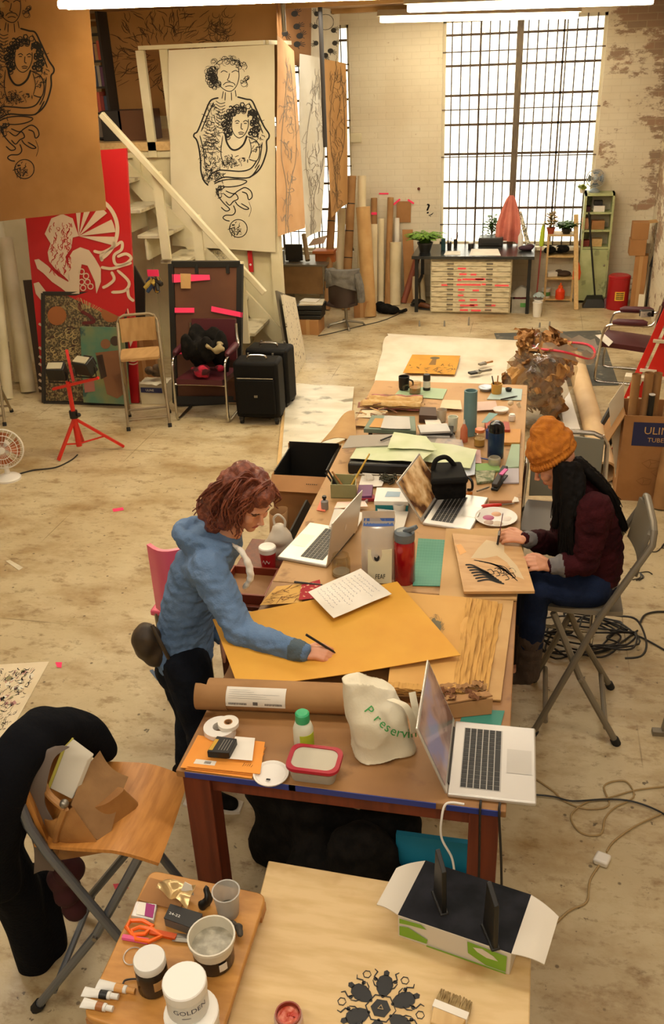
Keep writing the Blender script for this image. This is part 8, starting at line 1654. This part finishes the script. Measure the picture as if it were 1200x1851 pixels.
def hand(mb,w,d,n,side,s=.92,curl=(.5,.6,.4),th=(.5,.2)):
 """palm, four unequal fingers and a thumb; n = back of the hand, side = towards the thumb"""
 d,n,side=V(d).normalized(),V(n),V(side);n=(n-d*n.dot(d)).normalized();t_=d.cross(n);t_=t_ if t_.dot(side)>0 else-t_
 for off,kl,L_,r_ in((.030,.086,.068,.0088),(.010,.090,.077,.0090),(-.010,.086,.070,.0086),(-.029,.078,.054,.0076)):
  k=w+(d*kl+t_*off)*s;mb.tube([w+t_*off*.55*s,lerp(w,k,.6)+n*.002,k],[.0135*s,.0135*s,.0115*s],10);a=0;p=k;pts=[k];rs=[r_*1.12*s]
  for q,sg in enumerate((.44,.31,.25)):a+=curl[q];p=p+((d*math.cos(a)-n*math.sin(a))+t_*off*1.6)*L_*sg*s;pts.append(p);rs.append(r_*(1.02,.96,.8)[q]*s)
  mb.tube(pts,rs,10);[mb.ell(x,y,8,6)for x,y in zip(pts,rs)]
 b=w+(d*.02+t_*.022)*s;p1=b+(d*.032+t_*.026-n*.010)*s;p2=p1+(d*math.cos(th[0])*.030+t_*.008-n*math.sin(th[0])*.026)*s;p3=p2+(d*.022-t_*.006-n*.012)*s
 mb.tube([b,p1,p2,p3],[.015*s,.0125*s,.0105*s,.008*s],10);mb.ell(p3,.008*s,8,6);mb.ell(w+d*.045*s,(.026*s,.026*s,.013*s),12,8)
def torso(mb,spine,lat,W,Dp):
 sp=spl([tuple(p)for p in spine],4);k=len(sp)
 for i,p in enumerate(sp):
  d=(V(sp[min(i+1,k-1)])-V(sp[max(i-1,0)])).normalized();l=V(lat);l=(l-d*l.dot(d)).normalized();q=l.cross(d);t_=i/(k-1)*(len(W)-1);j=min(int(t_),len(W)-2);w_,e_=lerp(W[j],W[j+1],t_-j),lerp(Dp[j],Dp[j+1],t_-j)
  mb.ell(p,(w_,e_,.095),18,12,rot=Matrix((l,q,d)).transposed())
def strands(paths,r0,n,seed,spread,wav=.012,m=0,mb=None):
 g=random.Random(seed);mb=mb or MB()
 for _ in range(n):
  P_=g.choice(paths);o=V((g.uniform(-1,1),g.uniform(-1,1),g.uniform(-1,1)))*spread;ph=g.uniform(0,6.28);c=spl([tuple(p)for p in P_],5);k=len(c);cut=g.randint(int(k*.7),k)
  mb.tube([V(c[i])+o*(.25+.75*i/k)+V((math.sin(i*.9+ph),math.cos(i*.8+ph),math.sin(i*.7+ph)))*wav*(i/k)for i in range(cut)],[r0*(1-.5*i/k)for i in range(cut)],5)
 return mb
A=Yp
C1=A(447,908,2.86);f1_,u1_=V((.72,-.46,-.50)),V((.46,-.25,.85))
pel,wai,che,nkb=A(333,1180,2.83),A(338,1115,2.85),A(362,1030,2.87),A(408,972,2.88)
RS,RE,RW=A(378,1030,2.70),A(436,1146,2.58),Z(549,1180,TT+.088)
LS,LE,LW=A(392,985,3.03),A(372,1080,3.08),A(400,1150,2.98)
hpR,hpL=A(338,1205,2.74),A(326,1200,2.93);ftR,ftL=Z(378,1452),Z(352,1408);knR=lerp(hpR,V((ftR.x-.02,ftR.y,.06)),.5)+V((.03,0,0));knL=lerp(hpL,V((ftL.x-.02,ftL.y,.06)),.5)+V((.03,0,0))
anR,anL=V((ftR.x-.03,ftR.y,.075)),V((ftL.x-.03,ftL.y,.075))
w1=thing('person','standing woman in a blue hooded jacket leaning over the table, drawing with a pencil','person',V((-1.22,2.85,0)))
mb=MB();P1_,*_=head_prims(mb,C1,f1_,u1_)
limb(mb,[nkb,lerp(nkb,C1,.55)+V((-.012,0,-.01)),C1-u1_.normalized()*.04-f1_.normalized()*.02],[.052,.046,.05]);torso(mb,[pel,wai,che,nkb],(0,1,0),[.12,.105,.12,.055],[.085,.078,.088,.045])
for a,b_,c in((RS,RE,RW),(LS,LE,LW)):limb(mb,[a,lerp(a,b_,.5),b_,lerp(b_,c,.4),c],[.046,.042,.036,.034,.022])
limb(mb,[che,RS],[.07,.05]);limb(mb,[che,LS],[.07,.05])
hd=(Z(600,1182,TT+.075)-RW);hand(mb,RW,hd,(-.1,-.35,1),(-.1,1,.1),curl=(.55,.75,.45));hand(mb,LW,(.5,-.1,-.85),(1,.2,.5),(0,-1,0),curl=(.3,.3,.3))
for a,b_,c in((hpR,knR,anR),(hpL,knL,anL)):limb(mb,[a,b_,c],[.07,.048,.034]);limb(mb,[c,c+V((.10,-.01,-.04))],[.03,.026])
putmesh('body',remesh('b1',mb,.0032,3,.5),['skin','lips','brow','eye'],w1,matfn=face_mat(P1_))
mat('hoodie','#6580a2',.95,c2='#567090',ns=9,bump=.35,bs=160);mat('cuff_grey','#4c5a62',.95,bump=.3,bs=160)
mb=MB();torso(mb,[pel+V((.0,0,-.005)),wai,che,lerp(che,nkb,.8)],(0,1,0),[.155,.145,.155,.10],[.118,.11,.115,.08])
for a,b_,c in((RS,RE,RW),(LS,LE,LW)):limb(mb,[a,lerp(a,b_,.5),b_,lerp(b_,c,.5),lerp(b_,c,.97)],[.074,.066,.060,.051,.038])
limb(mb,[che,RS],[.1,.075]);limb(mb,[che,LS],[.1,.075])
hp=[A(x,y,Y)for x,y,Y in((408,992,2.77),(375,985,2.76),(340,975,2.78),(322,962,2.83),(334,950,2.89),(365,946,2.95),(395,952,2.98))];limb(mb,[V(p)for p in spl([tuple(q)for q in hp],4)],[.030]*25,12);limb(mb,[V(p)+V((.02,0,-.035))for p in spl([tuple(q)for q in hp[1:6]],4)],[.036]*17,12);mb.ell(A(362,968,2.87),(.07,.09,.035),14,10)
def fold(p,n):return .007*nz((p.x*1.2,p.y*1.2,p.z*2.4),15)+.004*nz((p.x*3,p.y,p.z*3),22,5)
me=remesh('h1',mb,.006,14);cw=np.array(RW);bwd=np.array((RE-RW).normalized())
putmesh('hoodie',me,['hoodie','cuff_grey'],w1,disp=fold,matfn=lambda ce:(np.abs((ce-cw)@bwd-.02)<.026)*(np.linalg.norm(ce-cw,axis=1)<.09))
mat('jeans_dark','#12151c',.9,c2='#1b1f28',ns=10,bump=.3,bs=120)
mb=MB();torso(mb,[pel+V((-.01,0,-.07)),pel+V((-.005,0,.03))],(0,1,0),[.145,.14],[.115,.105])
for a,b_,c in((hpR,knR,anR),(hpL,knL,anL)):limb(mb,[a,lerp(a,b_,.5),b_,c],[.102,.086,.068,.05])
putmesh('jeans',remesh('j1',mb,.007,3),['jeans_dark'],w1,disp=lambda p,n:.006*nz(p,16))
for a in(anR,anL):
 mb=MB();limb(mb,[a+V((-.035,0,-.035)),a+V((.06,-.008,-.035)),a+V((.14,-.015,-.045))],[.036,.038,.03]);limb(mb,[a+V((0,0,.03)),a+V((0,0,-.03))],[.045,.042]);putmesh('shoe',remesh('s1',mb,.006,3),['black_cloth'],w1)
 mb=MB();mb.grid(lambda u,v:a+V((lerp(-.075,.18,u),(v-.5)*.085*(1-.3*(2*u-1)**4)-.008,-.068)),10,4,.014);put('shoe_sole',mb,'paper',w1)
mb=MB();sc=spl([tuple(A(x,y,Y))for x,y,Y in((420,984,2.79),(438,998,2.74),(451,1025,2.72),(451,1048,2.72),(442,1062,2.73))],5);limb(mb,[V(p)for p in sc],[.007+.007*math.sin(i/len(sc)*3.1)for i in range(len(sc))],10);putmesh('scarf',remesh('sc',mb,.005,2),['paper'],w1,disp=lambda p,n:.006*nz(p,40))
mat('hair_auburn','#64301f',.5,c2='#8a4a30',ns=40,bump=.5,bs=120);mb=MB();ff,uu=f1_.normalized(),u1_.normalized();rr_=ff.cross(uu)
for q,r_ in((-ff*.030+uu*.045,.098),(-ff*.055-uu*.01,.085),(ff*.035+uu*.082,.052),(ff*.02+uu*.075-rr_*.03,.05),(-ff*.06+rr_*.03,.07)):mb.ell(C1+q,r_,16,10)
for px,py,Y,r_ in((396,900,2.86,.06),(380,925,2.86,.05),(405,938,2.83,.045),(388,945,2.86,.04),(440,862,2.86,.062),(420,872,2.86,.06),(368,920,2.88,.034),(425,925,2.80,.036)):mb.ell(A(px,py,Y),r_,12,8)
putmesh('hair',remesh('hr',mb,.005,3),['hair_auburn'],w1,disp=lambda p,n:.010*nz((p.x*1.6,p.y*1.6,p.z*.8),22)+.005*nz(p,60,3))
top=C1+uu*.12-ff*.0
paths=[[top+ff*.03,A(455,868,2.79),A(432,895,2.77),A(415,925,2.77),A(410,962,2.78)],[top,A(430,865,2.78),A(400,890,2.77),A(385,925,2.78),A(388,955,2.80)],[top,A(410,870,2.82),A(375,895,2.83),A(360,928,2.86)],[top+ff*.06,A(484,872,2.82),A(462,890,2.77),A(440,915,2.765),A(428,948,2.77),A(432,975,2.78)],[top,A(440,855,2.80),A(415,900,2.75),A(405,945,2.76)],[top+ff*.06,A(492,878,2.85),A(500,895,2.86),A(498,915,2.89)]]
put('hair_locks',strands(paths,.0042,130,3,.015,.012),'hair_auburn',w1)
p,q=Z(606,1180,TT+.070),A(553,1147,RW.y+.02);mb=MB();mb.tube([p,lerp(p,q,.08),q],[.0015,.0045,.0045],8);solo('pencil',mb,'black','black pencil held by the standing woman','pencil')
mb=MB()
mb.ell(A(266,1160,2.72),(.062,.065,.085),18,12);mb.ell(A(280,1182,2.72),(.05,.05,.06),14,10)
t=thing('hip_bag','small dark brown leather bag hanging at the back of the standing woman','bag',A(270,1200,2.72));putmesh('pouch',remesh('hb',mb,.006,9),[mat('bag_brown','#33281c',.6,c2='#4d3c24',ns=10)],t,disp=lambda p,n:.008*nz(p,20))
mb=MB();mb.tube(spl([tuple(A(x,y,Y))for x,y,Y in((275,1130,2.70),(292,1165,2.68),(305,1190,2.69))]),.008,6);put('strap',mb,'bag_brown',t)
c=V((A(295,1090,3.3).x,3.3,0));t=thing('pink_chair','chair with a glossy pink back standing behind the woman in blue','chair',c);zt_=A(298,985,3.3).z
mb=MB();mb.grid(lambda u,v:c+V((lerp(-.03,.15,u),-.05*math.sin(u*3.14),lerp(zt_-.34,zt_,v))),8,8,.02);put('backrest',mb,mat('pink_plastic','#e0607c',.25),t)
mb=MB();mb.box((c.x+.06,c.y+.2,zt_-.40),(.3,.34,.03));put('seat',mb,'pink_plastic',t,bev=.008)
for x,y in((-.06,.04),(.18,.04),(-.06,.36),(.18,.36)):mb=MB();mb.cyl((c.x+x,c.y+y,0),(c.x+x,c.y+y,zt_-.40),.013,n=8);put('leg',mb,'steel',t)
ch0=(Z(970,1330)+Z(1120,1345)+Z(1095,1243))/3;fA,fB,fC=Z(970,1330),Z(1120,1345),Z(1095,1243);cw_=(fA+fC)/2
folding_chair(V((cw_.x,cw_.y,0)),R(180),A(1000,1088,fA.y+.1).z,A(1140,945,fA.y+.1).z,(fC-fB).length,(fB-fA).length,'tall grey folding chair the woman in the mustard beanie sits on','grey_paint','grey_paint','grey_paint',tr_=.015,lean=.08)
sz=A(1000,1088,fA.y+.1).z
gc=folding_chair(V((.23,4.30,0)),R(-94),.66,1.04,.42,.40,'grey metal folding chair standing empty beyond the seated woman','chrome','grey_plastic',mat('chair_back_grey','#7e7a68',.5),lean=.1,back_h=.34)
C2=A(1002,838,3.60);f2_,u2_=V((-.80,-.12,-.55)),V((-.52,0,.85))
pel,wai,che,nkb=A(1068,1045,3.58),A(1080,1000,3.58),A(1070,940,3.58),A(1045,882,3.59);pel.z=max(pel.z,sz+.10)
RS,RE,RW=A(1030,915,3.74),A(1012,985,3.76),Z(948,974,TT+.075)
LS,LE,LW=A(1075,920,3.42),A(1056,1016,3.40),A(996,1024,3.38)
hpL,hpR,knL,knR=A(1066,1062,3.48),A(1064,1052,3.68),A(968,1062,3.40),A(966,1040,3.62)
anL,anR=A(954,1205,3.42),A(940,1180,3.60)
w2=thing('person','seated woman in a mustard beanie and maroon sweater painting a wooden panel','person',V((.38,3.58,0)))
mb=MB();P2_,*_=head_prims(mb,C2,f2_,u2_)
limb(mb,[nkb,lerp(nkb,C2,.5),C2-u2_.normalized()*.04-f2_.normalized()*.02],[.05,.045,.05]);torso(mb,[pel,wai,che,nkb],(0,1,0),[.115,.10,.115,.055],[.085,.075,.085,.045])
for a,b_,c in((RS,RE,RW),(LS,LE,LW)):limb(mb,[a,lerp(a,b_,.5),b_,lerp(b_,c,.4),c],[.044,.040,.035,.033,.022]);limb(mb,[che,a],[.07,.05])
hand(mb,RW,Z(915,968,TT+.08)-RW,(.1,-.5,.9),(-.1,.9,.5),curl=(.7,.85,.5));hand(mb,LW,A(955,1015,3.34)-LW,(.1,-.5,.8),(-.2,.6,.6),curl=(.5,.6,.4))
for a,b_,c in((hpR,knR,anR),(hpL,knL,anL)):limb(mb,[a,b_,c],[.075,.052,.035]);limb(mb,[c,c+V((-.09,0,-.05))],[.03,.026])
putmesh('body',remesh('b2',mb,.0032,3,.5),['skin','lips','brow','eye'],w2,matfn=face_mat(P2_))
mat('sweater','#3b1418',.95,c2='#2c0e12',ns=9,bump=.35,bs=140);mb=MB()
torso(mb,[pel+V((.01,0,.01)),wai,che,lerp(che,nkb,.75)],(0,1,0),[.15,.14,.15,.09],[.115,.11,.115,.075])
for a,b_,c in((RS,RE,RW),(LS,LE,LW)):limb(mb,[a,lerp(a,b_,.5),b_,lerp(b_,c,.6),lerp(b_,c,.95)],[.072,.066,.062,.054,.036]);limb(mb,[che,a],[.1,.072])
cs_=[(np.array(RW),np.array((RE-RW).normalized())),(np.array(LW),np.array((LE-LW).normalized()))];hz_=pel.z-.015
def cuffs(ce):
 m=(ce[:,2]<hz_)*1.0
 for c,d in cs_:m=np.maximum(m,(np.abs((ce-c)@d-.022)<.026)*(np.linalg.norm(ce-c,axis=1)<.08))
 return m
putmesh('sweater',remesh('sw',mb,.006,3),['sweater',mat('cuff_stone','#6e6a68',.95)],w2,disp=fold,matfn=cuffs)
mat('jeans_navy','#141d33',.9,c2='#1c2742',ns=10,bump=.3,bs=120);mb=MB();torso(mb,[pel+V((0,0,-.055)),pel+V((0,0,-.01))],(0,1,0),[.14,.13],[.115,.1])
for a,b_,c in((hpR,knR,anR),(hpL,knL,anL)):limb(mb,[a,lerp(a,b_,.5),b_,lerp(b_,c,.7)],[.095,.085,.07,.055])
putmesh('jeans',remesh('j2',mb,.007,3),['jeans_navy'],w2,disp=lambda p,n:.005*nz(p,16))
for a,b_ in((anL,knL),(anR,knR)):
 mb=MB();limb(mb,[lerp(a,b_,.38),a,a+V((0,0,-.03))],[.058,.056,.058]);limb(mb,[a+V((.0,0,-.045)),a+V((-.06,0,-.06)),a+V((-.12,0,-.068))],[.045,.042,.032]);putmesh('boot',remesh('bt',mb,.006,3),[mat('boot_brown','#3d2f24',.95,bump=.3,bs=90)],w2,disp=lambda p,n:.005*nz(p,30))
mat('beanie','#c0741d',.95,c2='#a86016',ns=30,bump=.5,bs=220);mb=MB();ff,uu=f2_.normalized(),u2_.normalized();rr_=ff.cross(uu);Mh=Matrix((rr_,ff,uu)).transposed()
mb.ell(C2+uu*.075-ff*.02,(.098,.105,.085),22,14,rot=Mh);mb.ell(C2+uu*.125-ff*.035,(.072,.075,.07),18,12,rot=Mh);mb.ell(C2+uu*.165-ff*.045,(.045,.045,.04),14,10,rot=Mh);mb.ell(C2+uu*.035-ff*.012,(.100,.110,.032),24,10,rot=Mh)
def knit(p,n):
 d=p-C2;h=d.dot(uu);a=math.atan2(d.dot(rr_),d.dot(ff));return(.005*abs(math.sin(a*7+.9*math.sin(h*90)))+.003*math.sin(h*150))if h>.062 else .003*math.sin(a*46)
putmesh('beanie',remesh('bn',mb,.0045,2),['beanie'],w2,disp=knit)
mat('hair_black','#0d0a08',.7);back=C2-ff*.10+uu*.02
paths=[[A(1020,845,3.50),A(1022,880,3.47),A(1020,940,3.44),A(1018,1005,3.42)],[A(1035,845,3.50),A(1034,890,3.46),A(1030,950,3.42),A(1035,1000,3.40)],[A(1010,850,3.52),A(1008,890,3.50),A(1005,950,3.48)],[A(1045,838,3.56),A(1075,865,3.54),A(1105,900,3.54),A(1128,955,3.56)],[A(1045,835,3.60),A(1085,868,3.60),A(1115,910,3.60)],[A(1040,845,3.52),A(1050,875,3.47),A(1042,930,3.42)]]
hb_=MB()
for P_ in paths:limb(hb_,[V(p)for p in spl([tuple(q)for q in P_],3)],[.027*(1-.5*i/(3*len(P_)))for i in range(3*(len(P_)-1)+1)],8)
put('hair_locks',strands(paths,.003,220,5,.024,.006),'hair_black',w2);putmesh('hair',remesh('hk',hb_,.006,3),['hair_black'],w2,disp=lambda p,n:.004*nz((p.x*3,p.y*3,p.z*.5),40))
p,q=Z(899,985,TT+.045),A(909,927,RW.y+.05);brush(p,q,.008,'dark',mat('brush_plum','#5d2436',.5),'thin dark red paint brush held by the seated woman')
SC.view_settings.view_transform='Standard';SC.view_settings.look='None';SC.view_settings.gamma=1;SC.view_settings.exposure=EXPO
SC.cycles.use_denoising=True;SC.cycles.max_bounces=7;SC.cycles.diffuse_bounces=4;SC.cycles.transparent_max_bounces=12;SC.cycles.caustics_reflective=False;SC.cycles.caustics_refractive=False;SC.cycles.sample_clamp_indirect=6
SC.cycles.use_adaptive_sampling=True;SC.cycles.adaptive_threshold=.02
for n_ in('hair_black','black_cloth','coat_black','jeans_dark','jeans_navy','sweater','case_black','black_pad','paint_black'):K(n_).node_tree.nodes['Principled BSDF'].inputs['Specular IOR Level'].default_value=.12
